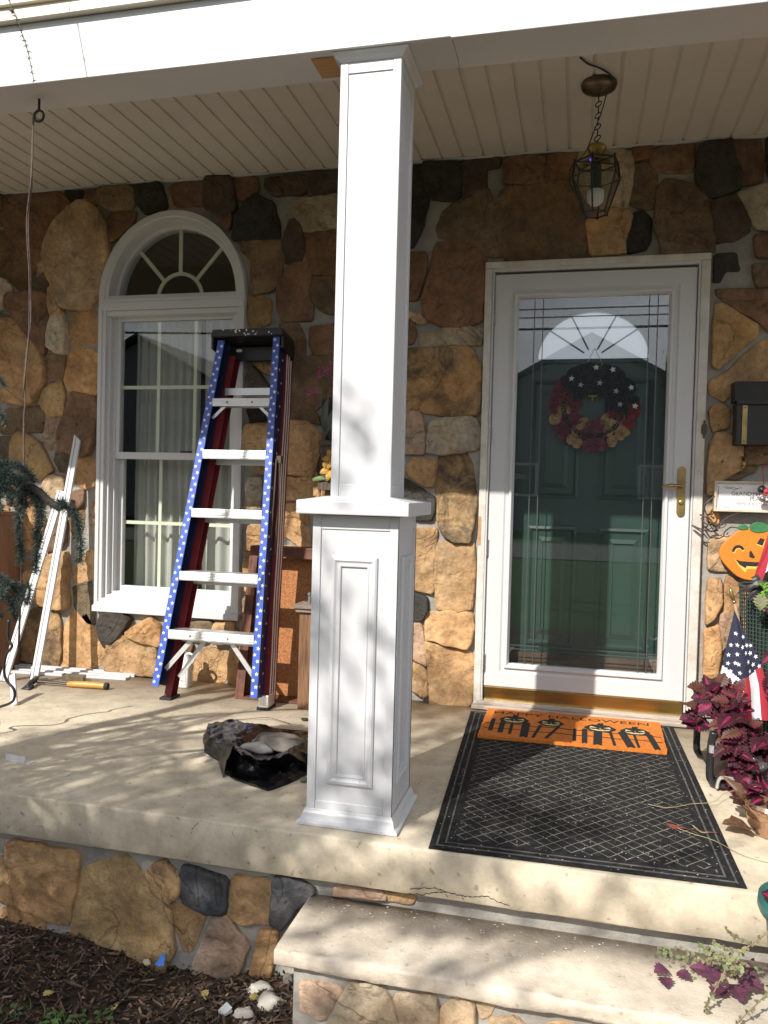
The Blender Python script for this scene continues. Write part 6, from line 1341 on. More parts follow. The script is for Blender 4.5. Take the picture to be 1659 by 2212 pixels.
for k in range(20):
    leaf(m, (rnd.uniform(1.135,1.22), rnd.uniform(-.58,-.48), rnd.uniform(.24,.46)), (rnd.uniform(-1,1),-.4,rnd.uniform(-1,.2)), (0,-.8,.6), rnd.uniform(.05,.075), .025, .02, 7, 1, 0, .45)
m.build('leaves', [BURG, MAG, BRZ], CO, fixn=False); stems.build('stems', MAG, CO)
ST = thing('plant_stand', 'black tubular plant stand with silver fittings under the coleus by the door mat', 'plant stand', (1.05, -.66, 0))
TUB = mat('gloss_black_tube', (.02,.02,.022), .3, var=.2)
b = MB()
for y in (-.815, -.50):
    b = MB(); b.tube(spline([(.893,y,.20),(.886,y,.15),(.884,y,.06),(.890,y,.030),(.910,y,.017),(.96,y,.015),(1.30,y,.015)], 6), .0135, 10); b.build('tube_frame', TUB, ST, smooth=True)
b = MB(); b.box(.90,1.30,-.82,-.79,.001,.012); b.box(.895,1.30,-.80,-.51,.030,.040); b.build('shelf', BLKP, ST, bevel=.004)
b = MB(); b.tube(spline([(.905,-.84,.012),(.912,-.845,.045),(.935,-.845,.052),(1.03,-.845,.046)], 5), .006, 6); b.box(.968,.984,-.842,-.832,.014,.045); b.tube([(.886,-.829,.13),(.886,-.829,.155)], .009, 8); b.build('silver_fitting', mat('silver_plastic', (.62,.62,.60), .3, metal=.6), ST)
BW = MB(); BW.lathe([(.001,.042),(.045,.042),(.075,.075),(.088,.115),(.085,.115),(.07,.075),(.001,.05)], (1.03,-.70,0), 24); tag(BW.build('white_bowl', mat('white_plastic', (.76,.76,.76), .35), None, smooth=True), 'white plastic bowl on the stand glimpsed through the coleus leaves', 'bowl')

# flags
FN = mat('flag_navy', (.016,.018,.045), .8, bump=.2, bscale=400, bdist=.001); FR_ = mat('flag_red', (.36,.022,.040), .8, bump=.2, bscale=400, bdist=.001); FW = mat('flag_white', (.72,.71,.74), .8, bump=.2, bscale=400, bdist=.001)
FS = mat('flag_stick', (.40,.30,.20), .6, var=.2, vscale=30); FG = mat('gold_finial', (.34,.27,.13), .35, metal=.8, var=.2)
FLG = thing('small_flag', 'small stars and stripes flag draped on a stick with a gold spear tip', 'flag', (1.09, -.40, .14))
b = MB(); b.tube([(1.028,-.362,.598),(1.062,-.375,.44),(1.105,-.39,.20)], .0058, 10); b.build('stick', FS, FLG)
b = MB(); b.tube([(1.0085,-.36,.660),(1.0125,-.36,.645),(1.018,-.361,.622),(1.0215,-.361,.612)], [.003,.0062,.0088,.0055], 12); b.lathe([(.001,-.0085),(.006,-.006),(.0085,0),(.006,.006),(.001,.0085)], (1.0255,-.3615,.604), 14); b.build('spear_tip', FG, FLG, smooth=True)
# rows: left edge, crease, right edge for 0..1 down the cloth
def fl_pt(u, v):
    'u 0 left hem .. .45 crease .. 1 right hem; v 0 top .. 1 bottom'
    top = V3((1.026,-.372,.572))
    def lerp_path(P, v): k = v*(len(P)-1); i = min(int(k), len(P)-2); f = k-i; return P[i]*(1-f)+P[i+1]*f
    Lp = [top, V3((1.004,-.385,.464)), V3((.984,-.395,.352)), V3((.975,-.40,.246)), V3((.985,-.40,.150))]
    Cp = [top, V3((1.040,-.405,.46)), V3((1.053,-.425,.355)), V3((1.060,-.435,.255)), V3((1.064,-.44,.150))]
    Rp = [top, V3((1.070,-.385,.475)), V3((1.115,-.39,.40)), V3((1.148,-.395,.30)), V3((1.166,-.395,.150))]
    if u < .45: a, b_, f = lerp_path(Lp, v), lerp_path(Cp, v), u/.45
    else: a, b_, f = lerp_path(Cp, v), lerp_path(Rp, v), (u-.45)/.55
    p = a*(1-f)+b_*f; p.y += .012*math.sin(f*math.pi)*v + .006*math.sin(u*17+v*2)*v; return p
b = MB(); NU, NV = 40, 60
for j in range(NV+1):
    for i in range(NU+1): b.v.append(tuple(fl_pt(i/NU, j/NV)))
for j in range(NV):
    for i in range(NU):
        u = (i+.5)/NU; v = (j+.5)/NV
        if u < .45:
            lim = .50 + .13*(u/.45)**1.2; k = 0 if v < lim else (2 if int((v-lim)/.105) % 2 == 0 else 1)
        else:
            lim = .63 - .035*((u-.45)/.55); k = 0 if v < lim else (1 if int((u-.45)/.185) % 2 == 0 else 2)
        b.f.append((j*(NU+1)+i, j*(NU+1)+i+1, (j+1)*(NU+1)+i+1, (j+1)*(NU+1)+i)); b.m.append(k)
cl_ = b.build('cloth', [FN, FR_, FW], FLG, smooth=True, fixn=False)
for u, v in ((.34,.20),(.16,.31),(.38,.30),(.12,.40),(.36,.385),(.13,.475),(.30,.465),(.10,.555) if 0 else (.20,.545),(.38,.475),(.40,.555),(.34,.635),(.78,.245),(.80,.34),(.95,.36),(.66,.40),(.82,.43),(.93,.49),(.66,.49),(.80,.545),(.66,.58),(.94,.585),(.58,.33)):
    p = fl_pt(u, v); e = .004; du = (fl_pt(min(1,u+e), v)-fl_pt(u-e, v)).normalized(); dv = (fl_pt(u, v+e)-fl_pt(u, v-e)).normalized(); n = du.cross(dv).normalized()
    if n.y > 0: n = -n
    r = .0098 if .1 < u < .95 else .0085
    s = MB(); s.add([p + n*.0018 + du*a - dv*c for a, c in star_pts(0, 0, r, rnd.uniform(-.2,.2))], [tuple(range(10))]); s.build('star', FW, cl_, fixn=False)
F2 = thing('hanging_flag', 'red and white striped flag hanging down in front of the pumpkin at the right edge', 'flag', (1.19, -.30, .70))
b = MB()
for j in range(25):
    v = j/24
    for i in range(33):
        u = i/32; xl = 1.168 - .062*v**.9; xr = 1.30 - .03*v; b.v.append((xl+(xr-xl)*u, -.30-.02*math.sin(u*9)-.01*math.sin(u*23+v*3), .925-.225*v-.012*math.sin(u*8)*v))
for j in range(24):
    for i in range(32): b.f.append((j*33+i, j*33+i+1, (j+1)*33+i+1, (j+1)*33+i)); b.m.append(1 if i < 6 or 13 <= i < 20 or i > 26 else 0)
b.build('cloth', [FW, FR_], F2, smooth=True, fixn=False)
b = MB(); b.tube([(1.155,-.305,.99),(1.235,-.30,.90),(1.33,-.295,.66)], .005, 8); b.build('stick', FS, F2)

# green mesh planter with its plants
GP = thing('mesh_planter', 'dark green mesh planter holding dark strappy leaves and a bright green frilly plant', 'planter', (1.19, -.45, 0))
GMSH = mat('green_mesh', (.030,.060,.050), .6, var=.25, vscale=30)
b = MB(); cx, cy = 1.218, -.225
def wr_(z): return .118 + .03*z/.66
for k in range(34):
    z = .12+k*.0158
    b.ring((cx,cy,z), wr_(z), .0022, axis=(0,0,1), n=40, m=4)
for k in range(56):
    a = 2*math.pi*k/56; b.tube([(cx+wr_(z)*math.cos(a), cy+wr_(z)*math.sin(a), z) for z in (.0,.35,.66)], .0020, 4, caps=False)
b.ring((cx,cy,.66), wr_(.66), .006, axis=(0,0,1), n=40, m=6)
b.build('mesh_basket', GMSH, GP)
b = MB(); b.lathe([(.001,.004),(.10,.004),(.122,.60),(.001,.61)], (cx,cy,0), 28); b.build('soil_liner', mat('dark_liner', (.02,.026,.022), .9), GP)
b = MB(); DKL = mat('dark_purple_leaf', (.035,.028,.032), .5, var=.3)
for bx, tx in (((1.13,-.50,.64),(1.038,-.42,.628)),((1.12,-.51,.65),(1.066,-.48,.602)),((1.10,-.52,.66),(1.085,-.46,.70)),((1.16,-.52,.66),(1.06,-.50,.655)),((1.14,-.52,.665),(1.20,-.55,.715)),((1.12,-.5,.67),(1.16,-.54,.73)),((1.15,-.53,.66),(1.24,-.56,.70))): blade(b, (bx[0]+.012, bx[1]+.15, bx[2]), (tx[0]+.004, tx[1]+.12, tx[2]), .016, (0,-.01,.028), 8)
b.build('strap_leaves', DKL, GP, fixn=False)
b = MB(); FRG = mat('lime_frill', (.16,.32,.045), .55, var=.3, vscale=40); rnd = random.Random(9)
for k in range(150):
    c = V3((rnd.uniform(1.115,1.20), rnd.uniform(-.44,-.39), rnd.uniform(.60,.685))); d = V3((rnd.gauss(0,1), -abs(rnd.gauss(.6,.6)), rnd.gauss(.3,.8))).normalized(); blade(b, c, c+d*rnd.uniform(.018,.034), .0035, (0,0,.004), 4)
b.build('frilly_leaves', FRG, GP, fixn=False)
b = MB(); leaf(b, (1.112,-.43,.645), (-.15,-.3,-1), (-.3,-1,.3), .060, .026, .01, 5, 0, 0); leaf(b, (1.108,-.43,.635), (.35,-.3,-1), (0,-1,.3), .055, .024, .01, 5, 0, 0); b.build('olive_leaves', mat('olive_leaf', (.15,.155,.075), .6, var=.25), GP, fixn=False)
b = MB()
for k in range(14): leaf(b, (rnd.uniform(1.135,1.22), -.42, rnd.uniform(.44,.58)), (rnd.uniform(-1,.4), -.4, rnd.uniform(-.8,.3)), (0,-1,.4), rnd.uniform(.035,.055), .018, .01, 6, 1, 0, .4)
b.build('burgundy_leaves', [BURG, MAG], GP, fixn=False)

# copper wrapped pot, teal pot with trailing stems
CPT = thing('copper_wrapped_pot', 'flower pot wrapped in crinkled copper foil on the porch floor', 'pot', (1.01, -1.17, 0))
FOIL = mat('copper_foil', (.56,.38,.26), .24, metal=.9, var=.2, vscale=12, bump=.4, bscale=18, bdist=.01)
b = MB()
for k in range(11):
    a = 2*math.pi*k/11; r0_ = .065; base = V3((1.015+r0_*math.cos(a), -1.17+r0_*math.sin(a), .012+.03*(k % 3))); d = V3((math.cos(a), math.sin(a), .55+.35*(k % 2))); 
    leaf(b, base, d, V3((-math.cos(a)*.5, -math.sin(a)*.5, 1)), .095+.02*(k % 2), .048, .03*(1-(k % 2)), 3, 0, 0)
b.lathe([(.055,.002),(.075,.03),(.085,.09),(.078,.10)], (1.015,-1.17,0), 18, caps=False); b.build('foil', FOIL, CPT, fixn=False)
b = MB(); b.lathe([(.001,.001),(.055,.001),(.072,.095),(.001,.095)], (1.015,-1.17,0), 20); b.build('pot', mat('brown_pot', (.20,.11,.06), .7), CPT)
b = MB(); rnd = random.Random(19)
for k in range(26):
    a = rnd.uniform(0,6.28); leaf(b, (1.015+.04*math.cos(a),-1.17+.04*math.sin(a),.10+rnd.uniform(0,.05)), (math.cos(a),math.sin(a),rnd.uniform(-.2,.8)), (0,0,1), .05, .02, .015, 6, 1, 0)
b.build('plant', [BURG, MAG], CPT, fixn=False)
TP = thing('teal_pot', 'teal plastic pot on the step with purple leaves and straggly trailing stems', 'pot', (1.0, -1.70, -.2))
TEAL = mat('teal_plastic', (.022,.115,.105), .4, var=.15, vscale=8)
b = MB(); b.lathe([(.001,-.199),(.085,-.199),(.098,-.12),(.108,-.02),(.112,.005),(.124,.008),(.130,.022),(.128,.045),(.118,.050),(.112,.02),(.10,-.02),(.001,-.03)], (.995,-1.690,0), 36); b.build('pot', TEAL, TP, smooth=True)
b = MB()
for x, y, z, dx, dz in ((.90,-1.72,.06,-.5,.3),(.93,-1.74,.05,-.2,.6),(.93,-1.74,.03,-.6,-.4),(.96,-1.75,.06,.4,.5),(.92,-1.73,.02,0,-.8),(.97,-1.74,.08,0,1),(1.0,-1.72,.10,.6,.6),(.95,-1.70,.09,-.8,.4)): leaf(b, (x,y,z), (dx,-.35,dz), (0,-.9,.5), .045, .018, .01, 6, 1, 0, .6)
b.build('leaves', [BURG, MAG], TP, fixn=False)
b = MB(); lf2 = MB(); gr2 = MB(); rnd = random.Random(23)
STEMC = mat('dry_stem', (.23,.16,.11), .8, var=.2); SDL = mat('withered_leaf', (.15,.13,.07), .7, var=.4, vscale=60); PLL = mat('purple_leaf', (.085,.022,.050), .6, var=.35, vscale=40)
trails = [[(.925,-1.745,.03),(.872,-1.75,-.012),(.83,-1.76,-.047),(.79,-1.77,-.09),(.765,-1.79,-.125),(.745,-1.80,-.165),(.735,-1.80,-.195)],
          [(.84,-1.76,-.040),(.81,-1.75,-.03),(.785,-1.75,-.015)], [(.825,-1.76,-.055),(.79,-1.76,-.058),(.755,-1.75,-.050)],
          [(.80,-1.77,-.08),(.76,-1.76,-.075),(.745,-1.75,-.068)],
          [(.90,-1.77,-.10),(.86,-1.80,-.135),(.81,-1.83,-.175),(.77,-1.86,-.20),(.74,-1.875,-.235),(.742,-1.87,-.26)],
          [(.96,-1.80,-.10),(.92,-1.83,-.16),(.88,-1.85,-.20),(.80,-1.87,-.235),(.75,-1.875,-.255)], [(.90,-1.84,-.18),(.905,-1.855,-.225),(.885,-1.86,-.26)], [(.86,-1.85,-.20),(.865,-1.86,-.24),(.845,-1.87,-.27)]]
for t in trails:
    sp = spline(t, 8); b.tube(sp, [.0022-.0012*i/len(sp) for i in range(len(sp))], 5)
    for p in sp[2::2]:
        for k in range(2):
            d = V3((rnd.gauss(0,1), -.5, rnd.gauss(0,.8))).normalized(); leaf(lf2 if rnd.random() < .75 else gr2, p, d, (0,-.7,.7), rnd.uniform(.007,.014), .004, .002, 2, 0, 0)
for c, n, w in (((.745,-1.76,-.066),14,.012),((.80,-1.77,-.09),22,.020),((.72,-1.60,-.185),40,.035),((.775,-1.61,-.18),40,.03),((.83,-1.63,-.165),26,.03)):
    for k in range(n):
        p = V3(c)+V3((rnd.gauss(0,w), rnd.gauss(0,w*.6), rnd.gauss(0,w*.5))); p.z = max(p.z, -.196 if p.y > -1.83 else -.3); leaf(lf2 if rnd.random() < .5 else gr2, p, (rnd.gauss(0,1),-.4,rnd.gauss(.2,.7)), (0,-.6,.8), rnd.uniform(.008,.015), .005, .002, 2, 0, 0)
b.build('trailing_stems', STEMC, TP); lf2.build('withered_leaves', SDL, TP, fixn=False); gr2.build('green_leaves', mat('sage_green', (.14,.19,.07), .6, var=.3), TP, fixn=False)
b = MB()
for x, y, z, L, dx, dy in ((.665,-1.66,-.185,.045,-.4,-.4),(.69,-1.66,-.188,.04,.5,-.5),(.655,-1.69,-.190,.042,.1,-1),(.80,-1.67,-.175,.06,-.7,-.3),(.815,-1.69,-.18,.07,.1,-1),(.83,-1.68,-.17,.06,.7,-.5),(.79,-1.70,-.185,.055,-.5,-.8),(.845,-1.66,-.165,.05,.2,.5),(.905,-1.68,-.15,.05,.5,-.6),(.92,-1.66,-.14,.05,-.2,-.6),(.77,-1.65,-.18,.05,-1,.1)): leaf(b, (x,y,z), (dx,dy,.15), (0,-.3,1), L, L*.42, .01, 5, 0, 0)
b.build('purple_leaves', PLL, TP, fixn=False)
rn = MB(); rn.tube(spline([(.66,-1.06,.010),(.72,-1.08,.013),(.80,-1.02,.012),(.87,-1.0,.02),(.92,-.93,.03),(1.0,-.91,.05),(1.08,-.90,.075)], 6), .0010, 5); rn.tube(spline([(.72,-1.22,.009),(.77,-1.26,.01),(.83,-1.29,.008),(.90,-1.36,.003),(1.0,-1.40,.004)], 6), .0010, 5); rn.tube(spline([(.78,-1.20,.011),(.80,-1.24,.009),(.815,-1.26,.02)], 5), .0014, 5)
tag(rn.build('straw_runner', mat('straw', (.34,.28,.14), .7), None), 'thin straw coloured plant runners lying across the right side of the black mat', 'plant stem')

# ---------------------------------------------------------------- things in the mulch
G = 'white quartz stones in the mulch'
rock('quartz_stone', 'largest white quartz rock in the mulch below the step end', (-.455,-1.600,-.505), (.042,.030,.028), 11, QUARTZ, G, rot=.3)
rock('quartz_stone', 'white quartz rock touching the stone riser below the step', (-.405,-1.665,-.505), (.040,.048,.032), 12, QUARTZ, G, rot=.9)
rock('quartz_stone', 'lower left white quartz stone of the pile beside the riser', (-.455,-1.72,-.50), (.034,.026,.024), 13, QUARTZ, G, rot=.2)
rock('quartz_stone', 'small white quartz stone at the bottom edge below the pile', (-.43,-1.775,-.50), (.038,.024,.022), 15, QUARTZ, G, rot=1.1)
rock('quartz_stone', 'small tan rock on top of the quartz pile under the step corner', (-.385,-1.560,-.47), (.018,.015,.018), 17, GREYR, G, rot=.1)
rock('pebble', 'small pale pebble in the mulch by the wall left of the blue scrap', (-.846,-1.578,-.478), (.014,.010,.010), 18, mat('pale_pebble', (.55,.44,.30), .8), None)
b = MB(); b.add([(-.818,-1.58,-.470),(-.800,-1.588,-.468),(-.788,-1.570,-.452),(-.795,-1.560,-.440),(-.806,-1.566,-.452)], [(0,1,4),(1,2,4),(2,3,4)]); b.add([(-.800,-1.588,-.468),(-.785,-1.583,-.468),(-.788,-1.570,-.452)], [(0,1,2)])
tag(b.build('blue_scrap', mat('blue_wrapper', (.04,.20,.75), .3), None, fixn=False), 'crumpled bright blue wrapper scrap on the dark mulch', 'litter')
b = MB(); b.add([(-.530,-1.735,-.462),(-.505,-1.748,-.462),(-.492,-1.725,-.455),(-.515,-1.712,-.450)], [(0,1,2,3)]); b.prism([(-.530,-1.735),(-.505,-1.748),(-.492,-1.725),(-.515,-1.712)], -.468, -.461, lambda u, v, w: (u, v, w))
tag(b.build('tile_chip', WPL, None), 'flat white plastic chip on the mulch left of the quartz', 'litter')
DL = mat('yellow_leaf', (.38,.30,.10), .7, var=.3, vscale=50)
for i, (x, y, z, rz, lab) in enumerate(((-.47,-1.66,-.472,.4,'curled yellow leaf beside the quartz rocks'),(-.82,-1.80,-.462,2.1,'yellowish dead leaf on the mulch above the weeds'),(-1.02,-1.84,-.458,1.0,'dry tan leaf on the mulch at far left of the weeds'),(-.60,-1.66,-.478,2.6,'curled brown leaf near the middle of the mulch'))):
    b = MB(); leaf(b, (x,y,gz(x,y)+.012), (math.cos(rz), math.sin(rz), .2), (0,-.3,1), .034, .011, .012, 4, 0, 0); tag(b.build('fallen_leaf', DL, None, fixn=False), lab, 'leaf', 'fallen leaves on the mulch')
WEED = mat('weed_green', (.055,.11,.025), .6, var=.3, vscale=40)
for wi, (wx, wy, n, lab) in enumerate(((-.925,-1.93,26,'low green weed at the bottom edge of the mulch bed'),(-.84,-1.87,16,'smaller grassy weed right of the bigger weed in the mulch'),(-1.03,-1.945,12,'sparse weed at the bottom left corner of the mulch bed'))):
    b = MB(); rnd = random.Random(40+wi)
    for k in range(n):
        a = rnd.uniform(0,6.28); r = rnd.uniform(.0,.045); c = V3((wx+r*math.cos(a), wy+r*math.sin(a), gz(wx, wy)+.004))
        if rnd.random() < .5: blade(b, c, c+V3((rnd.uniform(-.03,.03), rnd.uniform(-.02,.02), rnd.uniform(.02,.05))), .002, (.01,0,0), 5)
        else: leaf(b, c+V3((0,0,rnd.uniform(.01,.03))), (math.cos(a),math.sin(a),.3), (0,-.2,1), rnd.uniform(.012,.022), .006, .005, 3, 0, 0)
    tag(b.build('weed', WEED, None, fixn=False), lab, 'weed', 'weeds in the mulch bed')

# ---------------------------------------------------------------- weeping blue cedar at the left
CED = thing('weeping_cedar', 'weeping blue cedar whose drooping needled branches hang into the left edge', 'tree', (-2.35, -2.75, -.45))
NEED = [mat('cedar_needle', (.050,.074,.062), .65, spec=.25, var=.35, vscale=25), mat('cedar_needle_pale', (.085,.125,.105), .55, var=.3, vscale=25)]
BARK = mat('cedar_bark', (.050,.038,.032), .9, var=.3, vscale=30, bump=.6, bscale=50)
nd = MB(); rnd = random.Random(3)
def tuft(p, axis, L, n, spread=1.0, w=.0007, pale=.15):
    w *= 1.15; n = int(n*1.6); L *= 1.12
    for k in range(n):
        d = V3((rnd.gauss(0,1), rnd.gauss(0,1), rnd.gauss(0,1))); d = (d - axis*d.dot(axis)*(.55)).normalized()*spread + axis*rnd.uniform(-.15,.75); d.normalize()
        l = L*rnd.uniform(.55,1.25); s = d.orthogonal().normalized(); s = (s*math.cos(k)+d.cross(s)*math.sin(k))*w; q = V3(p)+V3((rnd.gauss(0,.0015), rnd.gauss(0,.0015), rnd.gauss(0,.0015)))
        nd.mi = 1 if rnd.random() < pale else 0
        nd.add([q-s, q+s, q+d*l+s*.3, q+d*l-s*.3], [(0,1,2,3)])
def twig(pts, r0_, r1_, part, dense=.008, L=.017, n=15, skip=0.0, w=.0007, pale=.15, sub=8, taper=.75):
    sp = spline(pts, sub); m_ = MB(); m_.tube(sp, [r0_+(r1_-r0_)*i/(len(sp)-1) for i in range(len(sp))], 6); m_.build(part, BARK, CED, smooth=True)
    acc = 0; tot = sum((sp[i]-sp[i-1]).length for i in range(1, len(sp))); run = 0
    for i in range(1, len(sp)):
        d = sp[i]-sp[i-1]; l = d.length; ax = d.normalized() if l > 0 else V3((0,0,-1)); k = 0
        while acc < l:
            if (run+acc)/tot >= skip: tuft(sp[i-1]+ax*acc, ax, L*(1-(1-taper)*((run+acc)/tot)), n, w=w, pale=pale)
            acc += dense
        acc -= l; run += l
    return sp
Y_ = -1.8
twig([(-2.30,-2.70,1.15),(-1.95,-2.40,1.22),(-1.60,-2.05,1.16),(-1.36,-1.88,1.10),(-1.23,Y_,1.045),(-1.152,Y_,1.005),(-1.095,Y_,.985),(-1.053,Y_,.956),(-1.018,Y_,.936)], .022, .009, 'branch', dense=.008, n=16, L=.022, skip=.5)
twig([(-1.36,-1.88,1.10),(-1.25,Y_-.03,1.05),(-1.17,Y_-.03,1.03),(-1.11,Y_-.03,1.0)], .004, .002, 'twig', dense=.0062, L=.026, n=18)
twig([(-1.34,-1.88,1.08),(-1.25,Y_-.03,1.02),(-1.18,Y_-.03,.985),(-1.12,Y_-.03,.97)], .004, .002, 'twig', dense=.0062, L=.026, n=18)
tuftx = [((-1.25,Y_,1.06),(-1.20,Y_,1.04)),((-1.21,Y_-.02,1.03),(-1.13,Y_-.02,1.01))]
for pts in ([(-1.150,Y_,1.0),(-1.139,Y_-.01,.94),(-1.142,Y_-.015,.87),(-1.137,Y_-.01,.814),(-1.139,Y_-.01,.778)],
            [(-1.10,Y_,.985),(-1.071,Y_-.012,.93),(-1.072,Y_-.018,.87),(-1.080,Y_-.015,.80),(-1.088,Y_-.01,.752)],
            [(-1.115,Y_+.02,.985),(-1.092,Y_+.01,.93),(-1.090,Y_,.88),(-1.083,Y_,.84)],
            [(-1.02,Y_,.945),(-.985,Y_-.01,.940),(-.962,Y_-.01,.925),(-.948,Y_-.01,.885),(-.941,Y_-.01,.84),(-.945,Y_-.01,.788)],
            [(-1.19,Y_,1.02),(-1.20,Y_-.01,.985),(-1.207,Y_-.015,.95),(-1.203,Y_-.01,.925)],
            [(-1.015,Y_,.945),(-1.003,Y_-.015,.955),(-.990,Y_-.015,.948)],
            [(-1.23,Y_,1.05),(-1.18,Y_-.01,1.06),(-1.13,Y_-.01,1.045),(-1.095,Y_-.01,1.01)],
            [(-1.25,Y_,1.06),(-1.23,Y_-.01,1.02),(-1.185,Y_-.015,.99),(-1.17,Y_-.01,.96)]):
    twig(pts, .004, .0012, 'twig', dense=.0058, L=.022, n=19, w=.0008)
twig([(-2.30,-2.70,.80),(-1.80,-2.25,.85),(-1.42,-1.92,.78),(-1.26,Y_,.735),(-1.20,Y_,.722),(-1.155,Y_,.698),(-1.122,Y_,.662)], .016, .003, 'branch', dense=.0075, L=.020, n=15, skip=.6)
for pts in ([(-1.20,Y_,.722),(-1.19,Y_-.01,.69),(-1.165,Y_-.01,.655),(-1.148,Y_-.01,.61)], [(-1.235,Y_,.73),(-1.225,Y_-.01,.69),(-1.215,Y_-.01,.65),(-1.20,Y_-.01,.615)], [(-1.21,Y_,.72),(-1.185,Y_-.02,.73),(-1.16,Y_-.02,.71)], [(-1.26,Y_,.735),(-1.25,Y_-.01,.70),(-1.24,Y_-.01,.66)]):
    twig(pts, .004, .0012, 'twig', dense=.0062, L=.020, n=17)
twig([(-2.32,-2.72,1.45),(-1.85,-2.25,1.55),(-1.45,-1.95,1.46),(-1.30,Y_,1.38),(-1.24,Y_,1.33)], .014, .004, 'branch', dense=.010, n=12, skip=.5)
for pts in ([(-1.27,Y_,1.36),(-1.225,Y_-.01,1.31),(-1.198,Y_-.01,1.285)], [(-1.28,Y_,1.37),(-1.235,Y_-.01,1.24),(-1.205,Y_-.01,1.195),(-1.188,Y_-.01,1.172)], [(-1.29,Y_,1.37),(-1.25,Y_,1.27),(-1.235,Y_,1.21)]):
    twig(pts, .004, .0012, 'twig', dense=.0065, L=.019, n=16, pale=.5)
rnd2 = random.Random(91)
for k in range(16):                                              # the dense tangle where the limb enters the view
    a0_ = V3((rnd2.uniform(-1.34,-1.13), Y_+rnd2.uniform(-.05,.04), 0)); a0_.z = 1.03-(a0_.x+1.25)*.33+rnd2.uniform(-.015,.03)
    e_ = a0_+V3((rnd2.uniform(-.035,.045), rnd2.uniform(-.03,.02), rnd2.uniform(-.085,.02))); twig([a0_, (a0_+e_)/2+V3((.008,0,.008)), e_], .003, .0012, 'twig', dense=.0062, L=.021, n=15, pale=.2)
for k in range(14):
    a0_ = V3((rnd2.uniform(-1.34,-1.14), Y_+rnd2.uniform(-.05,.03), 0)); a0_.z = .715-(a0_.x+1.25)*.15+rnd2.uniform(-.02,.02)
    e_ = a0_+V3((rnd2.uniform(-.03,.05), rnd2.uniform(-.03,.02), rnd2.uniform(-.10,.03))); twig([a0_, (a0_+e_)/2+V3((.008,0,.008)), e_], .003, .0012, 'twig', dense=.0062, L=.021, n=15, pale=.2)
# long whippy shoot from above with sparse short leaves
sh_ = spline([(-1.75,-2.10,3.20),(-1.48,-1.88,3.12),(-1.34,-1.76,2.80),(-1.25,-1.75,2.416),(-1.234,-1.75,2.381),(-1.209,-1.75,2.324),(-1.185,-1.75,2.261),(-1.163,-1.75,2.175)], 8)
m_ = MB(); m_.tube(sh_, [.0019-.0009*i/len(sh_) for i in range(len(sh_))], 6); m_.build('hanging_shoot', mat('shoot_olive', (.12,.105,.07), .7, var=.2), CED, smooth=True)
for i in range(18, len(sh_), 2): tuft(sh_[i], V3((0,0,-1)), .010, 6, w=.0010, pale=.5)
# limbs out of the frame that shade the porch
twig([(-2.30,-2.69,2.2),(-2.15,-2.5,2.9),(-1.95,-2.3,3.2),(-1.75,-2.10,3.20)], .016, .005, 'branch', dense=.05, n=8)
m_ = MB(); m_.tube(spline([(-2.35,-2.75,-.5),(-2.37,-2.76,.2),(-2.28,-2.70,.9),(-2.36,-2.74,1.5),(-2.30,-2.69,2.3)], 6), [.085,.08,.078,.075,.072,.07,.068,.066,.064,.062,.06,.058,.055,.053,.05,.048,.046,.043,.04,.037,.034,.031,.028,.025,.02], 12); m_.build('trunk', BARK, CED, smooth=True)
for k in range(15):
    a = R(-55 + k*23 % 150 - 20); z = .35 + .105*k; L = rnd.uniform(.55, 1.0)*(1.0 if z < 1.2 else .8); s_ = V3((-2.33,-2.72,z)); e = s_ + V3((math.cos(a)*L, math.sin(a)*L*.75, -.06))
    if e.y > -1.86 and e.x > -1.75: e.y = -1.95
    sp = twig([s_, s_*.6+e*.4+V3((0,0,.10)), s_*.25+e*.75+V3((0,0,.08)), e], .012, .004, 'branch', dense=.03, L=.03, n=9, w=.0011)
    for j in range(7):
        p = sp[int((.25+.75*j/6)*(len(sp)-1))]; h = rnd.uniform(.25,.5)
        twig([p, p+V3((rnd.uniform(-.03,.03), rnd.uniform(-.03,.03), -h*.5)), p+V3((rnd.uniform(-.05,.05), rnd.uniform(-.05,.05), -h))], .004, .0015, 'twig', dense=.020, L=.030, n=11, w=.0012, sub=4)
nd.build('needles', NEED, CED, fixn=False)

# ---------------------------------------------------------------- garden tree behind the camera that dapples the porch
TR = thing('garden_tree', 'small leafy garden tree in the front lawn whose shadow dapples the porch and column', 'tree', (-2.9, -5.7, -.45))
LEAFM = [mat('tree_leaf', (.055,.11,.03), .55, var=.35, vscale=6), mat('tree_leaf_pale', (.10,.16,.045), .55, var=.3, vscale=6)]
TB = mat('tree_bark', (.12,.095,.075), .9, var=.3, vscale=20, bump=.6, bscale=30)
m_ = MB(); m_.tube(spline([(-2.9,-5.7,-.5),(-2.88,-5.68,.4),(-2.95,-5.72,1.5),(-2.85,-5.65,2.9)], 6), [.10-.0032*i for i in range(19)], 12); m_.build('trunk', TB, TR, smooth=True)
lv = MB(); rnd = random.Random(101)
def in_crown(p):
    q = V3(((p.x+2.50)/1.30, (p.y+5.6)/.85, (p.z-3.50)/1.50)); return q.length
ends = []
for k in range(36):
    while True:
        e = V3((rnd.uniform(-4.0,-1.35), rnd.uniform(-6.4,-4.8), rnd.uniform(1.95,5.0)))
        if in_crown(e) < 1: break
    s_ = V3((-2.9,-5.69,min(2.85, max(.9, e.z-.9)))); mid = s_*.5+e*.5+V3((rnd.uniform(-.1,.1), rnd.uniform(-.1,.1), .15)); sp = spline([s_, mid, e], 6); ends.append(sp)
    m_ = MB(); m_.tube(sp, [.026-.0018*i for i in range(len(sp))], 6); m_.build('branch', TB, TR, smooth=True)
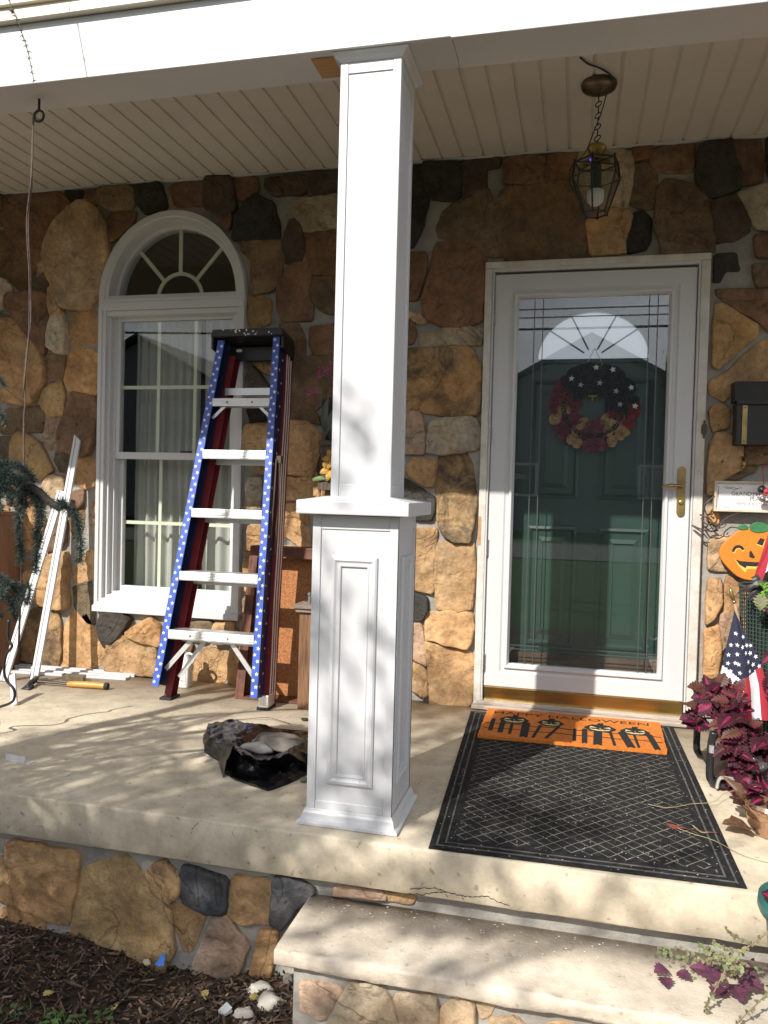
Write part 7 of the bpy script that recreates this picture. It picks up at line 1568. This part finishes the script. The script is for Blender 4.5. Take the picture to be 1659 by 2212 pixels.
for x, y, z in ((-1.35,-5.3,3.05),(-.85,-5.2,3.5),(-1.05,-5.4,2.65)):    # bare twigs reaching out to the right
    sp = spline([(-2.86,-5.66,1.9),(-2.0,-5.5,2.35),(x,y,z)], 8); ends.append(sp[10:]); m_ = MB(); m_.tube(sp, [.030-.0014*i for i in range(len(sp))], 6); m_.build('branch', TB, TR, smooth=True)
def tleaf(p, L):
    d = V3((rnd.gauss(0,1), rnd.gauss(0,1), rnd.gauss(-.3,.7))).normalized(); s = d.orthogonal().normalized(); s = s*math.cos(rnd.uniform(0,6.28))+d.cross(s)*math.sin(rnd.uniform(0,6.28)); lv.mi = 1 if rnd.random() < .3 else 0
    lv.add([p, p+d*L*.45+s*L*.27, p+d*L, p+d*L*.45-s*L*.27], [(0,1,2,3)])
for ci, sp in enumerate(ends):
    for c in range(6 if ci < 36 else 1):
        q = sp[max(0, len(sp)-1-rnd.randrange(0, 7))] + V3((rnd.gauss(0,.10), rnd.gauss(0,.10), rnd.gauss(0,.10)))
        for k in range(27 if ci < 36 else 9): tleaf(q+V3((rnd.gauss(0,.075), rnd.gauss(0,.075), rnd.gauss(0,.07))), rnd.uniform(.05,.085))
lv.build('crown', LEAFM, TR, fixn=False)

# ---------------------------------------------------------------- across the street (seen mirrored in the panes)
ROAD = mat('asphalt', (.05,.05,.052), .9, var=.2, vscale=8)
tag(MB().box(-60, 60, -21, -15, -.6, -.43).build('street', ROAD, None), kind='structure')
def far_house(x0, x1, y, zw, zp, label, wc):
    H = thing('neighbouring_house', label, 'house', ((x0+x1)/2, y, -.45)); xm = (x0+x1)/2
    b = MB(); b.prism([(x0,-.5),(x1,-.5),(x1,zw),(xm,zp-.15),(x0,zw)], y, y-9, lambda u, v, w: (u, w, v)); b.build('wall', wc, H)
    b = MB()
    for s, xe in ((-1, x0), (1, x1)):
        ex = xe+s*.4; ez = zw-.4*(zp-zw)/(xm-x0); b.add([(xm,y+.35,zp),(ex,y+.35,ez),(ex,y-9.3,ez),(xm,y-9.3,zp),(xm,y+.35,zp+.18),(ex,y+.35,ez+.18),(ex,y-9.3,ez+.18),(xm,y-9.3,zp+.18)], [(0,1,2,3),(7,6,5,4),(0,4,5,1),(1,5,6,2),(2,6,7,3)])
    b.build('roof', mat('far_shingle', (.045,.045,.05), .9), H)
    for wx in (x0+(x1-x0)*.25, x0+(x1-x0)*.75):
        for wz in (1.0, 3.9):
            if wz+1.4 < zw+.3: f = MB().frame(wx-.65, wx+.65, wz, wz+1.4, [(0,y-.02),(0,y+.06),(.1,y+.06),(.1,y-.02)]).build('window', WHITE, H); MB().box(wx-.56, wx+.56, y+.01, y+.02, wz+.09, wz+1.31).build('pane', GLASS, f)
FSD = mat('far_siding', (.16,.17,.17), .8, var=.1)
far_house(-4.6, 6.0, -30, 4.6, 7.55, 'dark gabled house straight across the street, mirrored in the storm door', FSD)
far_house(-25.5, -14.5, -30, 5.0, 8.0, 'gabled house across the street mirrored in the arched window', FSD)
rnd = random.Random(55); FT = mat('far_foliage', (.035,.06,.022), .8, var=.4, vscale=1.5)
for i, (x, y, h, r, lab) in enumerate(((5.2,-27,8.6,2.3,'tall leafy tree right of the house across the street'),(-9.5,-29,7.6,2.8,'broad tree between the two houses across the street'),(-31,-31,8.5,3,'far tree left of the second house across the street'),(13,-30,9,3.2,'big tree at the right end across the street'))):
    T_ = thing('street_tree', lab, 'tree', (x, y, -.45), 'trees across the street'); MB().tube([(x,y,-.6),(x+.1,y,h*.5)], [.22,.12], 8).build('trunk', TB, T_); b = MB()
    for k in range(2600):
        d = V3((rnd.gauss(0,1), rnd.gauss(0,1), rnd.gauss(0,1))).normalized()*r*rnd.random()**.4; p = V3((x,y,h-r*1.15))+V3((d.x,d.y,d.z*1.15))*(.8+.3*noise.noise(d*.9+V3((i*5,0,0)))); q = d.orthogonal().normalized(); e = d.cross(q).normalized(); w = rnd.uniform(.08,.2)
        b.add([p-q*w, p+e*w, p+q*w, p-e*w], [(0,1,2,3)])
    b.build('crown', FT, T_, fixn=False)
for z, sag, lab in ((6.3,1.0,'upper black power cable over the street'),(5.6,1.1,'lower black power cable over the street')):
    b = MB(); b.tube([(x, -13.2, z-sag*(1-(x/26.)**2)) for x in range(-26, 27, 2)], .028, 6); tag(b.build('power_cable', BLACKM, None), lab, 'cable', 'power cables over the street')

finish_origins()
